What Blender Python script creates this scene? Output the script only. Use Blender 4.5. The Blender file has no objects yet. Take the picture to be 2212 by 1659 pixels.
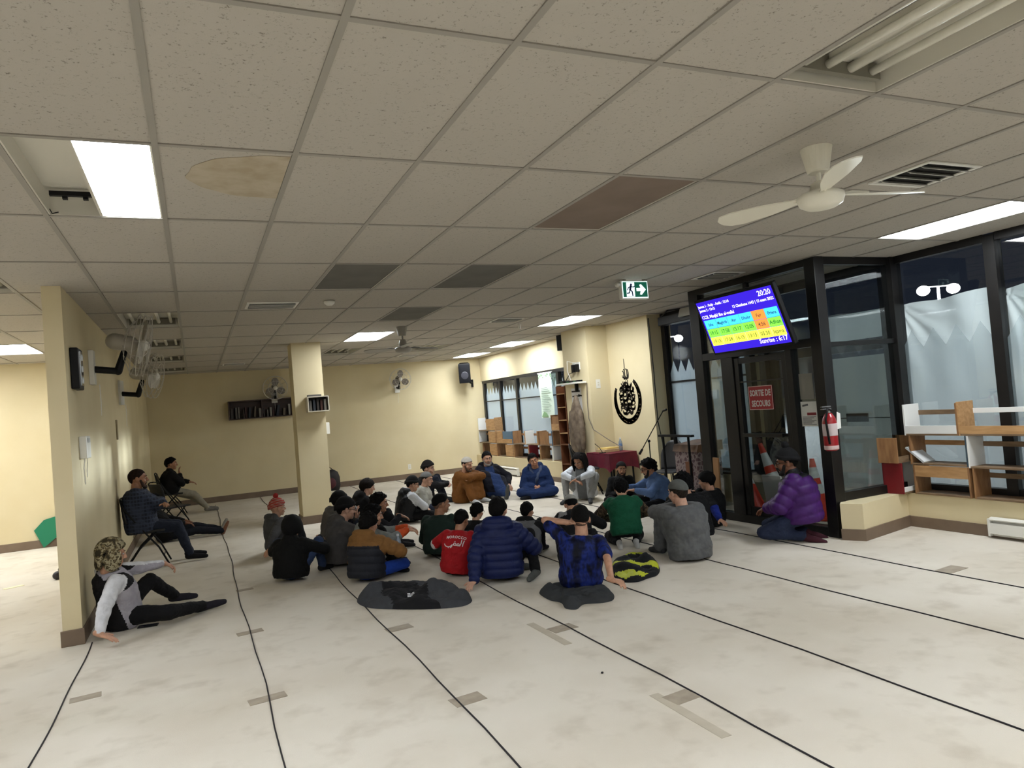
import bpy, bmesh, math, random
import numpy as np
from mathutils import Vector, Matrix, noise
random.seed(7)
scene = bpy.context.scene
col = scene.collection

# ------------------------------------------------------------------ camera
CAMZ, CEIL, FPX = 1.67, 2.96, 1543.1
_y, _p, _r = [math.radians(a) for a in (24.06, 1.617, -4.72)]
FWD = Vector((math.sin(_y)*math.cos(_p), math.cos(_y)*math.cos(_p), math.sin(_p)))
_rt = Vector((math.cos(_y), -math.sin(_y), 0)); _up = _rt.cross(FWD)
RGT = math.cos(_r)*_rt + math.sin(_r)*_up
UPV = -math.sin(_r)*_rt + math.cos(_r)*_up
cam_data = bpy.data.cameras.new('camera')
cam_data.sensor_fit = 'HORIZONTAL'; cam_data.sensor_width = 36
cam_data.lens = FPX/2212*36
cam_data.clip_start = .05; cam_data.clip_end = 200
cam = bpy.data.objects.new('camera', cam_data); col.objects.link(cam)
cam.matrix_world = Matrix(((RGT.x, UPV.x, -FWD.x, 0), (RGT.y, UPV.y, -FWD.y, 0), (RGT.z, UPV.z, -FWD.z, CAMZ), (0, 0, 0, 1)))
scene.camera = cam

# ------------------------------------------------------------------ world, exposure
world = bpy.data.worlds.new('night'); scene.world = world; world.use_nodes = True
bg = world.node_tree.nodes['Background']
bg.inputs[0].default_value = (.012, .015, .024, 1); bg.inputs[1].default_value = 0.6
vs = scene.view_settings
scene.display_settings.display_device = 'sRGB'
vs.view_transform = 'Standard'; vs.look = 'None'; vs.exposure = 1.24; vs.gamma = 1.0; vs.use_curve_mapping = False
TUBE = 12.0          # emission of a lit fluorescent lens (cool white)

# ------------------------------------------------------------------ pixels to directions (photo frame 2212 x 1659)
def ray(u, v): return RGT*((u-1106)/FPX) - UPV*((v-829.5)/FPX) + FWD
def on_z(u, v, z): d = ray(u, v); k = (z-CAMZ)/d.z; return Vector((d.x*k, d.y*k, z))
def on_y(u, v, y): d = ray(u, v); k = y/d.y; return Vector((d.x*k, y, CAMZ+d.z*k))
def on_x(u, v, x): d = ray(u, v); k = x/d.x; return Vector((x, d.y*k, CAMZ+d.z*k))
def to_px(w):
    d = Vector(w)-Vector((0, 0, CAMZ)); c = d.dot(FWD)
    return (1106+FPX*d.dot(RGT)/c, 829.5-FPX*d.dot(UPV)/c) if c > .05 else (-9999, -9999)
def view_angle(u): return 24.06+math.degrees(math.atan((u-1106)/FPX))

# ------------------------------------------------------------------ materials
def lin(c):
    return tuple(((x/255)/12.92 if x/255 <= .04045 else ((x/255+.055)/1.055)**2.4) for x in c[:3])+(1,)
MATS = {}
def M(name, c=(200, 200, 200), rough=.6, metal=0, c2=None, nscale=6, ndetail=4, nlo=.35, nhi=.65, bump=0, bscale=60, emit=0, emitc=None,
      trans=0, stretch=None, spec=.5, coat=0):
    if name in MATS: return MATS[name]
    m = bpy.data.materials.new(name); m.use_nodes = True
    nt = m.node_tree; N = nt.nodes; L = nt.links; b = N['Principled BSDF']
    b.inputs['Base Color'].default_value = lin(c); b.inputs['Roughness'].default_value = rough
    b.inputs['Metallic'].default_value = metal; b.inputs['Specular IOR Level'].default_value = spec
    b.inputs['Coat Weight'].default_value = coat
    tc = N.new('ShaderNodeTexCoord'); vec = tc.outputs['Object']
    if stretch:
        mp = N.new('ShaderNodeMapping'); mp.inputs['Scale'].default_value = stretch
        L.new(vec, mp.inputs['Vector']); vec = mp.outputs[0]
    if c2 is not None:
        n = N.new('ShaderNodeTexNoise'); n.inputs['Scale'].default_value = nscale; n.inputs['Detail'].default_value = ndetail
        r = N.new('ShaderNodeValToRGB'); r.color_ramp.elements[0].position = nlo; r.color_ramp.elements[1].position = nhi
        r.color_ramp.elements[0].color = lin(c); r.color_ramp.elements[1].color = lin(c2)
        L.new(vec, n.inputs['Vector']); L.new(n.outputs['Fac'], r.inputs['Fac']); L.new(r.outputs['Color'], b.inputs['Base Color'])
    if bump:
        n2 = N.new('ShaderNodeTexNoise'); n2.inputs['Scale'].default_value = bscale; n2.inputs['Detail'].default_value = 5
        bp = N.new('ShaderNodeBump'); bp.inputs['Strength'].default_value = bump; bp.inputs['Distance'].default_value = .01
        L.new(vec, n2.inputs['Vector']); L.new(n2.outputs['Fac'], bp.inputs['Height']); L.new(bp.outputs[0], b.inputs['Normal'])
    if emit:
        b.inputs['Emission Color'].default_value = lin(emitc or c); b.inputs['Emission Strength'].default_value = emit
    if trans:
        b.inputs['Transmission Weight'].default_value = trans
    MATS[name] = m; return m

def glass_mat(name, tint=(228, 232, 232), refl=.09):
    m = bpy.data.materials.new(name); m.use_nodes = True; nt = m.node_tree; N = nt.nodes; L = nt.links
    for n in list(N): N.remove(n)
    out = N.new('ShaderNodeOutputMaterial'); mx = N.new('ShaderNodeMixShader'); t = N.new('ShaderNodeBsdfTransparent'); g = N.new('ShaderNodeBsdfGlossy')
    t.inputs[0].default_value = lin(tint); g.inputs['Roughness'].default_value = .01; g.inputs[0].default_value = (1, 1, 1, 1)
    fr = N.new('ShaderNodeLayerWeight'); pw = N.new('ShaderNodeMath'); pw.operation = 'POWER'; pw.inputs[1].default_value = 5
    L.new(fr.outputs['Facing'], pw.inputs[0])
    ad = N.new('ShaderNodeMath'); ad.operation = 'MULTIPLY_ADD'; ad.inputs[1].default_value = .9; ad.inputs[2].default_value = refl-.04; ad.use_clamp = True
    L.new(pw.outputs[0], ad.inputs[0]); L.new(ad.outputs[0], mx.inputs[0]); L.new(t.outputs[0], mx.inputs[1]); L.new(g.outputs[0], mx.inputs[2]); L.new(mx.outputs[0], out.inputs[0])
    MATS[name] = m; return m

def film_mat(name, c, translucency=.5, thru=.0, bump=0, bscale=10, c2=None):
    m = bpy.data.materials.new(name); m.use_nodes = True; nt = m.node_tree; N = nt.nodes; L = nt.links
    for n in list(N): N.remove(n)
    out = N.new('ShaderNodeOutputMaterial'); mx = N.new('ShaderNodeMixShader'); d = N.new('ShaderNodeBsdfDiffuse'); t = N.new('ShaderNodeBsdfTranslucent')
    d.inputs[0].default_value = lin(c); t.inputs[0].default_value = lin(c); mx.inputs[0].default_value = translucency
    tc = N.new('ShaderNodeTexCoord'); n = N.new('ShaderNodeTexNoise'); n.inputs['Scale'].default_value = bscale
    L.new(tc.outputs['Object'], n.inputs['Vector'])
    if bump:
        bp = N.new('ShaderNodeBump'); bp.inputs['Strength'].default_value = bump; bp.inputs['Distance'].default_value = .02
        L.new(n.outputs['Fac'], bp.inputs['Height']); L.new(bp.outputs[0], d.inputs['Normal']); L.new(bp.outputs[0], t.inputs['Normal'])
    L.new(d.outputs[0], mx.inputs[1]); L.new(t.outputs[0], mx.inputs[2])
    last = mx
    if thru:
        m2 = N.new('ShaderNodeMixShader'); tr = N.new('ShaderNodeBsdfTransparent'); m2.inputs[0].default_value = thru
        L.new(mx.outputs[0], m2.inputs[1]); L.new(tr.outputs[0], m2.inputs[2]); last = m2
    L.new(last.outputs[0], out.inputs[0]); MATS[name] = m; return m

# ------------------------------------------------------------------ mesh builder
class MB:
    def __init__(s): s.v = []; s.f = []; s.m = []
    def add(s, vs, fs, mi=0):
        o = len(s.v); s.v += [tuple(x) for x in vs]; s.f += [tuple(i+o for i in f) for f in fs]; s.m += [mi]*len(fs); return s
    def box(s, lo, hi, mi=0, rot=None, piv=None):
        x0, y0, z0 = lo; x1, y1, z1 = hi
        vs = [Vector(p) for p in ((x0, y0, z0), (x1, y0, z0), (x1, y1, z0), (x0, y1, z0), (x0, y0, z1), (x1, y0, z1), (x1, y1, z1), (x0, y1, z1))]
        if rot is not None:
            c = Vector(piv) if piv is not None else (Vector(lo)+Vector(hi))/2
            vs = [rot @ (p-c)+c for p in vs]
        return s.add(vs, [(0, 3, 2, 1), (4, 5, 6, 7), (0, 1, 5, 4), (1, 2, 6, 5), (2, 3, 7, 6), (3, 0, 4, 7)], mi)
    def cbox(s, c, d, mi=0, rot=None):
        c = Vector(c); d = Vector(d)/2; return s.box(c-d, c+d, mi, rot)
    def cyl(s, p0, p1, r0, r1=None, n=16, mi=0, cap=True):
        r1 = r0 if r1 is None else r1; p0 = Vector(p0); p1 = Vector(p1); d = (p1-p0).normalized()
        a = d.orthogonal().normalized(); b = d.cross(a)
        vs = []
        for p, r in ((p0, r0), (p1, r1)):
            for i in range(n):
                t = 2*math.pi*i/n; vs.append(p+(a*math.cos(t)+b*math.sin(t))*r)
        fs = [(i, (i+1) % n, n+(i+1) % n, n+i) for i in range(n)]
        if cap: fs += [tuple(reversed(range(n))), tuple(range(n, 2*n))]
        return s.add(vs, fs, mi)
    def tube(s, pts, r, n=8, mi=0, closed=False):
        pts = [Vector(p) for p in pts]; k = len(pts); vs = []; a = None
        for i, p in enumerate(pts):
            if closed: d = pts[(i+1) % k]-pts[i-1]
            else: d = pts[min(i+1, k-1)]-pts[max(i-1, 0)]
            d = d.normalized() if d.length > 1e-9 else Vector((0, 0, 1))
            if a is None: a = d.orthogonal().normalized()
            a = (a-d*a.dot(d)); a = a.normalized() if a.length > 1e-6 else d.orthogonal().normalized()
            b = d.cross(a); rr = r[i] if isinstance(r, (list, tuple)) else r
            for j in range(n):
                t = 2*math.pi*j/n; vs.append(p+(a*math.cos(t)+b*math.sin(t))*rr)
        fs = []
        for i in range(k if closed else k-1):
            i2 = (i+1) % k
            for j in range(n): fs.append((i*n+j, i*n+(j+1) % n, i2*n+(j+1) % n, i2*n+j))
        if not closed: fs += [tuple(reversed(range(n))), tuple(range((k-1)*n, k*n))]
        return s.add(vs, fs, mi)
    def lathe(s, prof, c, n=24, mi=0, axis=None):
        c = Vector(c); vs = []; q = axis.to_track_quat('Z', 'Y').to_matrix() if axis is not None else Matrix.Identity(3)
        for r, z in prof:
            for i in range(n):
                t = 2*math.pi*i/n; vs.append(c+q @ Vector((r*math.cos(t), r*math.sin(t), z)))
        k = len(prof); fs = [(i*n+j, i*n+(j+1) % n, (i+1)*n+(j+1) % n, (i+1)*n+j) for i in range(k-1) for j in range(n)]
        fs += [tuple(reversed(range(n))), tuple(range((k-1)*n, k*n))]
        return s.add(vs, fs, mi)
    def ball(s, c, rad, mi=0, rot=None, n=12, m=8):
        c = Vector(c); rad = Vector((rad,)*3) if not hasattr(rad, '__len__') else Vector(rad); vs = []
        for i in range(m+1):
            th = math.pi*i/m
            for j in range(n):
                ph = 2*math.pi*j/n
                p = Vector((rad.x*math.sin(th)*math.cos(ph), rad.y*math.sin(th)*math.sin(ph), rad.z*math.cos(th)))
                vs.append(c+(rot @ p if rot is not None else p))
        fs = [(i*n+j, (i+1)*n+j, (i+1)*n+(j+1) % n, i*n+(j+1) % n) for i in range(m) for j in range(n)]
        return s.add(vs, fs, mi)
    def cap(s, p0, p1, r0, r1, n=12, mi=0, m=4):
        """tapered capsule"""
        p0 = Vector(p0); p1 = Vector(p1); d = p1-p0
        if d.length < 1e-5: return s.ball(p0, max(r0, r1), mi)
        d.normalize(); a = d.orthogonal().normalized(); b = d.cross(a); vs = []
        rings = [(p0-d*r0*math.cos(t), r0*math.sin(t)) for t in [math.pi/2*i/m for i in range(m+1)]]
        rings += [(p1+d*r1*math.sin(t), r1*math.cos(t)) for t in [math.pi/2*i/m for i in range(m+1)]]
        for c, r in rings:
            r = max(r, 1e-4)
            for j in range(n):
                t = 2*math.pi*j/n; vs.append(c+(a*math.cos(t)+b*math.sin(t))*r)
        k = len(rings)
        fs = [(i*n+j, i*n+(j+1) % n, (i+1)*n+(j+1) % n, (i+1)*n+j) for i in range(k-1) for j in range(n)]
        fs += [tuple(reversed(range(n))), tuple(range((k-1)*n, k*n))]
        return s.add(vs, fs, mi)
    def loft(s, rings, mi=0):
        n = len(rings[0]); k = len(rings); vs = [p for r in rings for p in r]
        fs = [(i*n+j, i*n+(j+1) % n, (i+1)*n+(j+1) % n, (i+1)*n+j) for i in range(k-1) for j in range(n)]
        fs += [tuple(reversed(range(n))), tuple(range((k-1)*n, k*n))]
        return s.add(vs, fs, mi)
    def prism(s, poly, fn, t0, t1, mi=0):
        """poly: 2-D outline; fn(a,b,t) -> point"""
        n = len(poly); vs = [fn(a, b, t0) for a, b in poly]+[fn(a, b, t1) for a, b in poly]
        fs = [tuple(reversed(range(n))), tuple(range(n, 2*n))]+[(i, (i+1) % n, n+(i+1) % n, n+i) for i in range(n)]
        return s.add(vs, fs, mi)
    def grid(s, nu, nv, fn, mi=0):
        vs = [fn(i/nu, j/nv) for j in range(nv+1) for i in range(nu+1)]
        fs = [(j*(nu+1)+i, j*(nu+1)+i+1, (j+1)*(nu+1)+i+1, (j+1)*(nu+1)+i) for j in range(nv) for i in range(nu)]
        return s.add(vs, fs, mi)
    def ribbon(s, pts, w, fn, t0, t1, mi=0):
        """flat stroke of a 2-D polyline with width w (number or list), given thickness t0..t1"""
        k = len(pts)
        for i in range(k-1):
            (x0, y0), (x1, y1) = pts[i], pts[i+1]; dx, dy = x1-x0, y1-y0; L = math.hypot(dx, dy) or 1e-9
            w0 = w[i] if hasattr(w, '__len__') else w; w1 = w[i+1] if hasattr(w, '__len__') else w
            nx, ny = -dy/L/2, dx/L/2; ex, ey = dx/L*w0*.25, dy/L*w0*.25
            s.prism([(x0-ex+nx*w0, y0-ey+ny*w0), (x0-ex-nx*w0, y0-ey-ny*w0), (x1+ex-nx*w1, y1+ey-ny*w1), (x1+ex+nx*w1, y1+ey+ny*w1)], fn, t0, t1, mi)
        return s
    def build(s, name, mats, parent=None, smooth=False, bevel=0, local=False):
        if not isinstance(mats, (list, tuple)): mats = [mats]
        me = bpy.data.meshes.new(name); vs = s.v
        o = None
        if parent is not None:
            W = WM[parent.name]
            if not local:
                Wi = W.inverted(); vs = [Wi @ Vector(p) for p in vs]
            me.from_pydata([tuple(v) for v in vs], [], s.f); o = bpy.data.objects.new(name, me); col.objects.link(o); o.parent = parent; WM[o.name] = W
        else:
            a = np.array([tuple(v) for v in vs]); lo = a.min(0); hi = a.max(0); c = Vector(((lo[0]+hi[0])/2, (lo[1]+hi[1])/2, lo[2]))
            me.from_pydata([tuple(Vector(v)-c) for v in vs], [], s.f); o = bpy.data.objects.new(name, me); col.objects.link(o); o.location = c
            WM[o.name] = Matrix.Translation(c)
        for m in mats: me.materials.append(m)
        if len(mats) > 1: me.polygons.foreach_set('material_index', s.m)
        if smooth: me.polygons.foreach_set('use_smooth', [True]*len(me.polygons))
        if bevel:
            b = o.modifiers.new('bevel', 'BEVEL'); b.width = bevel; b.segments = 2; b.limit_method = 'ANGLE'
        return o
WM = {}
def thing(name, label, cat, loc=(0, 0, 0), rotz=0, group=None):
    o = bpy.data.objects.new(name, None); col.objects.link(o); o.location = loc; o.rotation_euler = (0, 0, rotz); o.empty_display_size = .1
    WM[o.name] = Matrix.Translation(Vector(loc)) @ Matrix.Rotation(rotz, 4, 'Z')
    o['label'] = label; o['category'] = cat
    if group: o['group'] = group
    return o
def tag(o, label, cat, group=None):
    o['label'] = label; o['category'] = cat
    if group: o['group'] = group
    return o
def struct(o, label=None):
    o['kind'] = 'structure'
    if label: o['label'] = label
    return o
def sboot(name, loc=(0, 0, 0), label=None):
    o = bpy.data.objects.new(name, None); col.objects.link(o); o.location = loc; WM[o.name] = Matrix.Translation(Vector(loc)); o['kind'] = 'structure'
    if label: o['label'] = label
    return o
def RZ(a): return Matrix.Rotation(a, 3, 'Z')
def text_mesh(mb, s, size, fn, t0, t1, mi=0, bold=0, align='LEFT', sx=1.0):
    """append a string as extruded flat letters; fn(a,b,t) maps text plane to space"""
    cu = bpy.data.curves.new('t', 'FONT'); cu.body = s; cu.size = size; cu.align_x = align; cu.offset = bold; cu.resolution_u = 2
    ob = bpy.data.objects.new('t', cu); col.objects.link(ob)
    dg = bpy.context.evaluated_depsgraph_get(); me = bpy.data.meshes.new_from_object(ob.evaluated_get(dg))
    vs = [fn(v.co.x*sx, v.co.y, t1) for v in me.vertices]
    mb.add(vs, [tuple(p.vertices) for p in me.polygons], mi)
    bpy.data.objects.remove(ob); bpy.data.curves.remove(cu); bpy.data.meshes.remove(me)
    return mb
# ================================================================== structure
CX0, CXW, RY0, RYW = -.696, .6096, 2.256, 1.2375      # ceiling grid
def gx(i): return CX0+CXW*i
def gy(j): return RY0+RYW*j
XL, XF, YF, YB, XW = -9.0, 7.25, 17.7, -4.5, 7.0
m_wall = M('wall_yellow', (219, 205, 168), .75, c2=(214, 199, 160), nscale=1.5, bump=.05, bscale=180)
m_wall2 = M('wall_offwhite', (214, 208, 196), .8)
m_base = M('baseboard_brown', (122, 104, 86), .55, c2=(108, 90, 74), nscale=3)
m_carpet = bpy.data.materials.new('carpet')
def carpet():
    m = m_carpet; m.use_nodes = True; N = m.node_tree.nodes; L = m.node_tree.links; b = N['Principled BSDF']; b.inputs['Roughness'].default_value = .95
    b.inputs['Specular IOR Level'].default_value = .1
    tc = N.new('ShaderNodeTexCoord')
    def nz(s, d, lo, hi, c1, c2):
        n = N.new('ShaderNodeTexNoise'); n.inputs['Scale'].default_value = s; n.inputs['Detail'].default_value = d
        r = N.new('ShaderNodeValToRGB'); r.color_ramp.elements[0].position = lo; r.color_ramp.elements[1].position = hi
        r.color_ramp.elements[0].color = lin(c1); r.color_ramp.elements[1].color = lin(c2)
        L.new(tc.outputs['Object'], n.inputs['Vector']); L.new(n.outputs['Fac'], r.inputs['Fac']); return r
    a = nz(.9, 6, .32, .62, (216, 206, 189), (232, 224, 210)); c = nz(4.5, 8, .52, .74, (255, 255, 255), (205, 199, 190)); d = nz(900, 2, .2, .8, (222, 222, 222), (255, 255, 255))
    m1 = N.new('ShaderNodeMix'); m1.data_type = 'RGBA'; m1.blend_type = 'MULTIPLY'; m1.inputs[0].default_value = .4
    m2 = N.new('ShaderNodeMix'); m2.data_type = 'RGBA'; m2.blend_type = 'MULTIPLY'; m2.inputs[0].default_value = 1
    L.new(a.outputs[0], m1.inputs[6]); L.new(c.outputs[0], m1.inputs[7]); L.new(m1.outputs[2], m2.inputs[6]); L.new(d.outputs[0], m2.inputs[7]); L.new(m2.outputs[2], b.inputs['Base Color'])
    n3 = N.new('ShaderNodeTexNoise'); n3.inputs['Scale'].default_value = 260; bp = N.new('ShaderNodeBump'); bp.inputs['Strength'].default_value = .35; bp.inputs['Distance'].default_value = .004
    L.new(tc.outputs['Object'], n3.inputs['Vector']); L.new(n3.outputs['Fac'], bp.inputs['Height']); L.new(bp.outputs[0], b.inputs['Normal'])
carpet()
struct(MB().box((XL, YB, -.12), (XF+.12, YF+.1, 0)).build('floor', m_carpet), 'pale beige carpet floor')

# ---- ceiling: slab, T-bars, tiles
m_tile = bpy.data.materials.new('ceiling_tile')
def tilemat(m, c1, c2):
    m.use_nodes = True; N = m.node_tree.nodes; L = m.node_tree.links; b = N['Principled BSDF']; b.inputs['Roughness'].default_value = .9; b.inputs['Specular IOR Level'].default_value = .15
    tc = N.new('ShaderNodeTexCoord'); g = N.new('ShaderNodeNewGeometry')
    v = N.new('ShaderNodeTexNoise'); v.inputs['Scale'].default_value = 62; v.inputs['Detail'].default_value = 7; v.inputs['Roughness'].default_value = .72
    r = N.new('ShaderNodeValToRGB'); r.color_ramp.elements[0].position = .33; r.color_ramp.elements[1].position = .42
    r.color_ramp.elements[0].color = lin(c2); r.color_ramp.elements[1].color = lin(c1)
    L.new(g.outputs['Position'], v.inputs['Vector']); L.new(v.outputs['Fac'], r.inputs['Fac']); L.new(r.outputs[0], b.inputs['Base Color'])
    bp = N.new('ShaderNodeBump'); bp.inputs['Strength'].default_value = .3; bp.inputs['Distance'].default_value = .005
    L.new(v.outputs['Fac'], bp.inputs['Height']); L.new(bp.outputs[0], b.inputs['Normal'])
tilemat(m_tile, (180, 174, 164), (120, 114, 104))
m_bar = M('grid_bar', (150, 145, 136), .6)
m_slab = M('slab_dark', (90, 86, 80), .9)
ceil = struct(MB().box((XL, YB, 3.12), (XF+.12, YF+.1, 3.22)).build('ceiling', m_slab), 'suspended ceiling of pale mineral fibre tiles')
FIX = {}            # (col,row) -> state
for k in [(0, 1)]: FIX[k] = 'half'
for k in [(5, -1)]: FIX[k] = 'open'
for k in [(11, 1), (5, 7), (10, 6), (11, 9), (11, 11), (-3, 7)]: FIX[k] = 'lit'
for k in [(-5, 3), (-8, 5), (-4, -1), (-1, -2), (3, -2), (7, -2), (11, -2), (-6, 8), (-9, 8)]: FIX[k] = 'litback'  # unseen fixtures; left carpet and rear side room ones added to brighten them
for k in [(5, 1), (3, 3), (5, 3), (5, 5)]: FIX[k] = 'lens'
for k in [(0, 5), (0, 7), (0, 9), (0, 11), (5, 9), (8, 9), (-2, 3)]: FIX[k] = 'bare'
def cell_clip(i, j):
    x0, x1, y0, y1 = gx(i), gx(i+1), gy(j), gy(j+1)
    return max(x0, XL), min(x1, XF-.02), max(y0, YB), min(y1, YF)
tile_me = None; filler = MB(); ntile = 0
stain_cell = (1, 1)
tile_cache = {}
for i in range(-14, 13):
    for j in range(-6, 13):
        if (i, j) in FIX: continue
        x0, x1, y0, y1 = cell_clip(i, j)
        if x1-x0 < .05 or y1-y0 < .05: continue
        full = abs(x1-x0-CXW) < .01 and abs(y1-y0-RYW) < .01
        ps = [to_px((x, y, CEIL)) for x in (x0, x1) for y in (y0, y1)]
        vis = any(-200 < p[0] < 2400 and -250 < p[1] < 1000 for p in ps) and x1 > -7
        if x1 < -.95 and y1 < 6.5 and False: vis = False
        if vis:
            key = (round(x1-x0, 2), round(y1-y0, 2))
            w, d = x1-x0-.012, y1-y0-.012
            if key not in tile_cache:
                o = MB().box((-w/2, -d/2, 0), (w/2, d/2, .016)).build('ceiling_tile', m_tile, ceil, local=True); tile_cache[key] = o.data
            else:
                o = bpy.data.objects.new('ceiling_tile', tile_cache[key]); col.objects.link(o); o.parent = ceil
            c = ceil.location; o.location = ((x0+x1)/2-c.x, (y0+y1)/2-c.y, CEIL+random.uniform(-.001, .0015)-c.z); ntile += 1
        else:
            filler.box((x0+.006, y0+.006, CEIL), (x1-.006, y1-.006, CEIL+.016))
fo = filler.build('ceiling_tile_field', m_tile, ceil); fo['kind'] = 'stuff'
for i in range(-13, 13):
    if gx(i) < XF: MB().box((gx(i)-.014, YB, CEIL-.006), (gx(i)+.014, YF, CEIL+.03)).build('grid_bar', m_bar, ceil)
for j in range(-5, 13):
    MB().box((XL, gy(j)-.014, CEIL-.005), (XF, gy(j)+.014, CEIL+.028)).build('grid_bar', m_bar, ceil)
# water stain on one tile (its own brown ring shape)
m_stain = M('water_stain', (182, 171, 151), .95, c2=(168, 154, 130), nscale=9, bump=.2)
st = MB(); pts = []
sx1 = gx(2)-.016; sx0 = on_z(403, 384, CEIL).x; sy0, sy1 = on_z(560, 335, CEIL).y, on_z(560, 427, CEIL).y
for k in range(61):
    t = math.pi/2+math.pi*k/60; rr = 1+.012*math.sin(7*t)+.01*math.sin(13*t)
    ct = -abs(math.cos(t))**.9; pts.append((min(sx1, sx1+(sx1-sx0)*ct*rr), (sy0+sy1)/2+(sy1-sy0)/2*math.sin(t)*rr))
st.prism(pts, lambda a, b, t: (a, b, t), CEIL-.0015, CEIL+.002)
st.build('water_stain', m_stain, ceil)['label'] = 'brown water stain on the tile'

# ---- solid walls
def wall(name, lo, hi, label=None, m=m_wall): return struct(MB().box(lo, hi).build(name, m), label)
wall('wall_far', (-1.09, YF, 0), (XF+.1, YF+.12, 3.12))
wall('wall_left', (-1.09, 6.9, 0), (-.95, YF, 3.12), 'yellow partition wall ending near the seated boy')
wall('wall_side_room', (XL, 13.6, 0), (-1.09, 13.72, 3.12))
wall('wall_outer', (XL-.12, YB, 0), (XL, 13.72, 3.12), None, m_wall2)
wall('wall_back', (XL, YB-.12, 0), (XF+.1, YB, 3.12), None, m_wall2)
wall('wall_pillar', (1.5, 12.05, 0), (1.97, 12.51, 3.12), 'square yellow pillar in the middle of the room')
wall('wall_column', (6.47, 11.1, 0), (XF+.1, 12.02, 3.12), 'yellow column beside the tall bookcase')
wall('wall_niche', (6.9, 9.8, 0), (XF+.1, 11.1, 3.12), 'yellow wall with the black calligraphy')
# far window wall: pony wall, header
wall('wall_far_window', (6.72, 12.02, 0), (XF+.1, YF, .42))
wall('wall_far_header', (XW, 12.02, 2.34), (XF+.1, YF, 3.12))
# pony wall below right windows and beyond the vestibule
wall('wall_right_low', (7.0, YB, 0), (XF+.1, 5.5, .36))
pb = MB(); P4 = [(5.99, 5.42), (6.10, 5.24), (7.10, 5.44), (7.10, 5.6), (6.2, 5.58)]
pb.prism(P4, lambda a, b, t: (a, b, t), 0, .37)
struct(pb.build('wall_block', m_wall), 'low yellow block in front of the vestibule glass')
wall('wall_right_low_far', (7.0, 7.8, 0), (XF+.1, 9.8, .40))
# baseboards
def base(name, lo, hi): return struct(MB().box(lo, hi).build(name, m_base, bevel=.004))
base('baseboard_far', (-.95, YF-.015, 0), (6.72, YF, .13))
base('baseboard_left', (-.95, 6.9, 0), (-.935, YF-.015, .13))
base('baseboard_left_end', (-1.105, 6.885, 0), (-.935, 6.9, .13))
base('baseboard_side_room', (XL, 13.585, 0), (-1.09, 13.6, .13))
pm = MB()
for lo, hi in (((1.485, 12.035, 0), (1.985, 12.05, .13)), ((1.485, 12.05, 0), (1.5, 12.51, .13)), ((1.97, 12.05, 0), (1.985, 12.51, .13)), ((1.485, 12.51, 0), (1.985, 12.525, .13))): pm.box(lo, hi)
struct(pm.build('baseboard_pillar', m_base))
base('baseboard_right', (6.985, YB, 0), (7.0, 5.42, .115))
pb = MB(); off = [(5.976, 5.42), (6.095, 5.222), (7.10, 5.423), (7.10, 5.44), (6.102, 5.24), (5.991, 5.42)]
pb.prism(off, lambda a, b, t: (a, b, t), 0, .115); struct(pb.build('baseboard_block', m_base))
base('baseboard_far_window', (6.705, 12.02, 0), (6.72, YF, .1))
base('baseboard_niche', (6.885, 9.8, 0), (6.9, 11.1, .12))

# ---- glazing
m_alu = M('frame_black', (20, 19, 19), .38, metal=.25, c2=(30, 28, 27), nscale=4)
m_glass = glass_mat('window_glass')
m_film = film_mat('frosted_film', (226, 231, 236), .35)
m_sheet = film_mat('white_plastic_sheet', (230, 234, 234), .45, bump=.25, bscale=3)
# right windows (towards the camera)
ys = [5.56, 4.43, 3.25, 2.05, .8, -.5, -1.8, -3.1, -4.4]
for n in range(8):
    w = sboot('window_%d' % (n+1), (XF, ys[n+1], .36)); y1, y0 = ys[n], ys[n+1]
    MB().box((XF-.05, y0-.055, .36), (XF+.06, y0+.055, 2.95)).build('mullion', m_alu, w)
    MB().box((XF-.04, y0+.055, .36), (XF+.05, y1-.055, .44)).build('bottom_rail', m_alu, w)
    MB().box((XF-.04, y0+.055, 2.88), (XF+.05, y1-.055, 2.96)).build('top_rail', m_alu, w)
    MB().box((XF-.003, y0+.05, .44), (XF+.003, y1-.05, 2.88)).build('pane', m_glass, w)
    if n < 3:
        def sh(u, v, y0=y0, y1=y1, n=n):
            y = y0+.03+(y1-y0-.06)*u; top = 2.41+.035*(1-u)+.012*math.sin(9*u+n); z = .42+(top-.42)*v
            wr = .018*math.sin(11*(u-.1)+7*v+3*math.sin(3*v+n))*v*v+.014*math.sin(26*u*(1.2-v)+9*v*u)*max(0, v-.45)*2
            # creases fanning from the far top corner
            a = math.atan2((1-v)*1.7, 1.02-u); wr += .016*math.sin(a*17+n)*max(0, v-.35)*(.3+u)
            return (XF+.075+wr, y, z)
        so = MB().grid(70, 70, sh).build('white_sheet', m_sheet, w, smooth=True); so['label'] = 'wrinkled white plastic sheet behind the glass'
# spear-topped film on the far windows
def spear_film(mb, x, y0, y1, z0, zt, pitch, amp):
    n = max(1, round((y1-y0)/pitch)); p = (y1-y0)/n; poly = [(y0, z0)]
    poly = [(y1, z0), (y0, z0)]
    for k in range(n):
        a = y0+k*p; poly += [(a, zt-amp), (a+p*.2, zt-amp*.62), (a+p*.5, zt), (a+p*.8, zt-amp*.62)]
    poly.append((y1, zt-amp)); mb.prism(poly, lambda a, b, t: (t, a, b), x, x+.003)
m_film2 = film_mat('thin_film', (226, 232, 236), .5, thru=.7)
for n in range(3):
    w = bpy.data.objects['window_%d' % (n+1)]; f = MB(); spear_film(f, XF+.006, ys[n+1]+.06, ys[n]-.06, .45, 2.12, .26, .2); f.build('frosted_film', m_film2, w)
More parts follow.
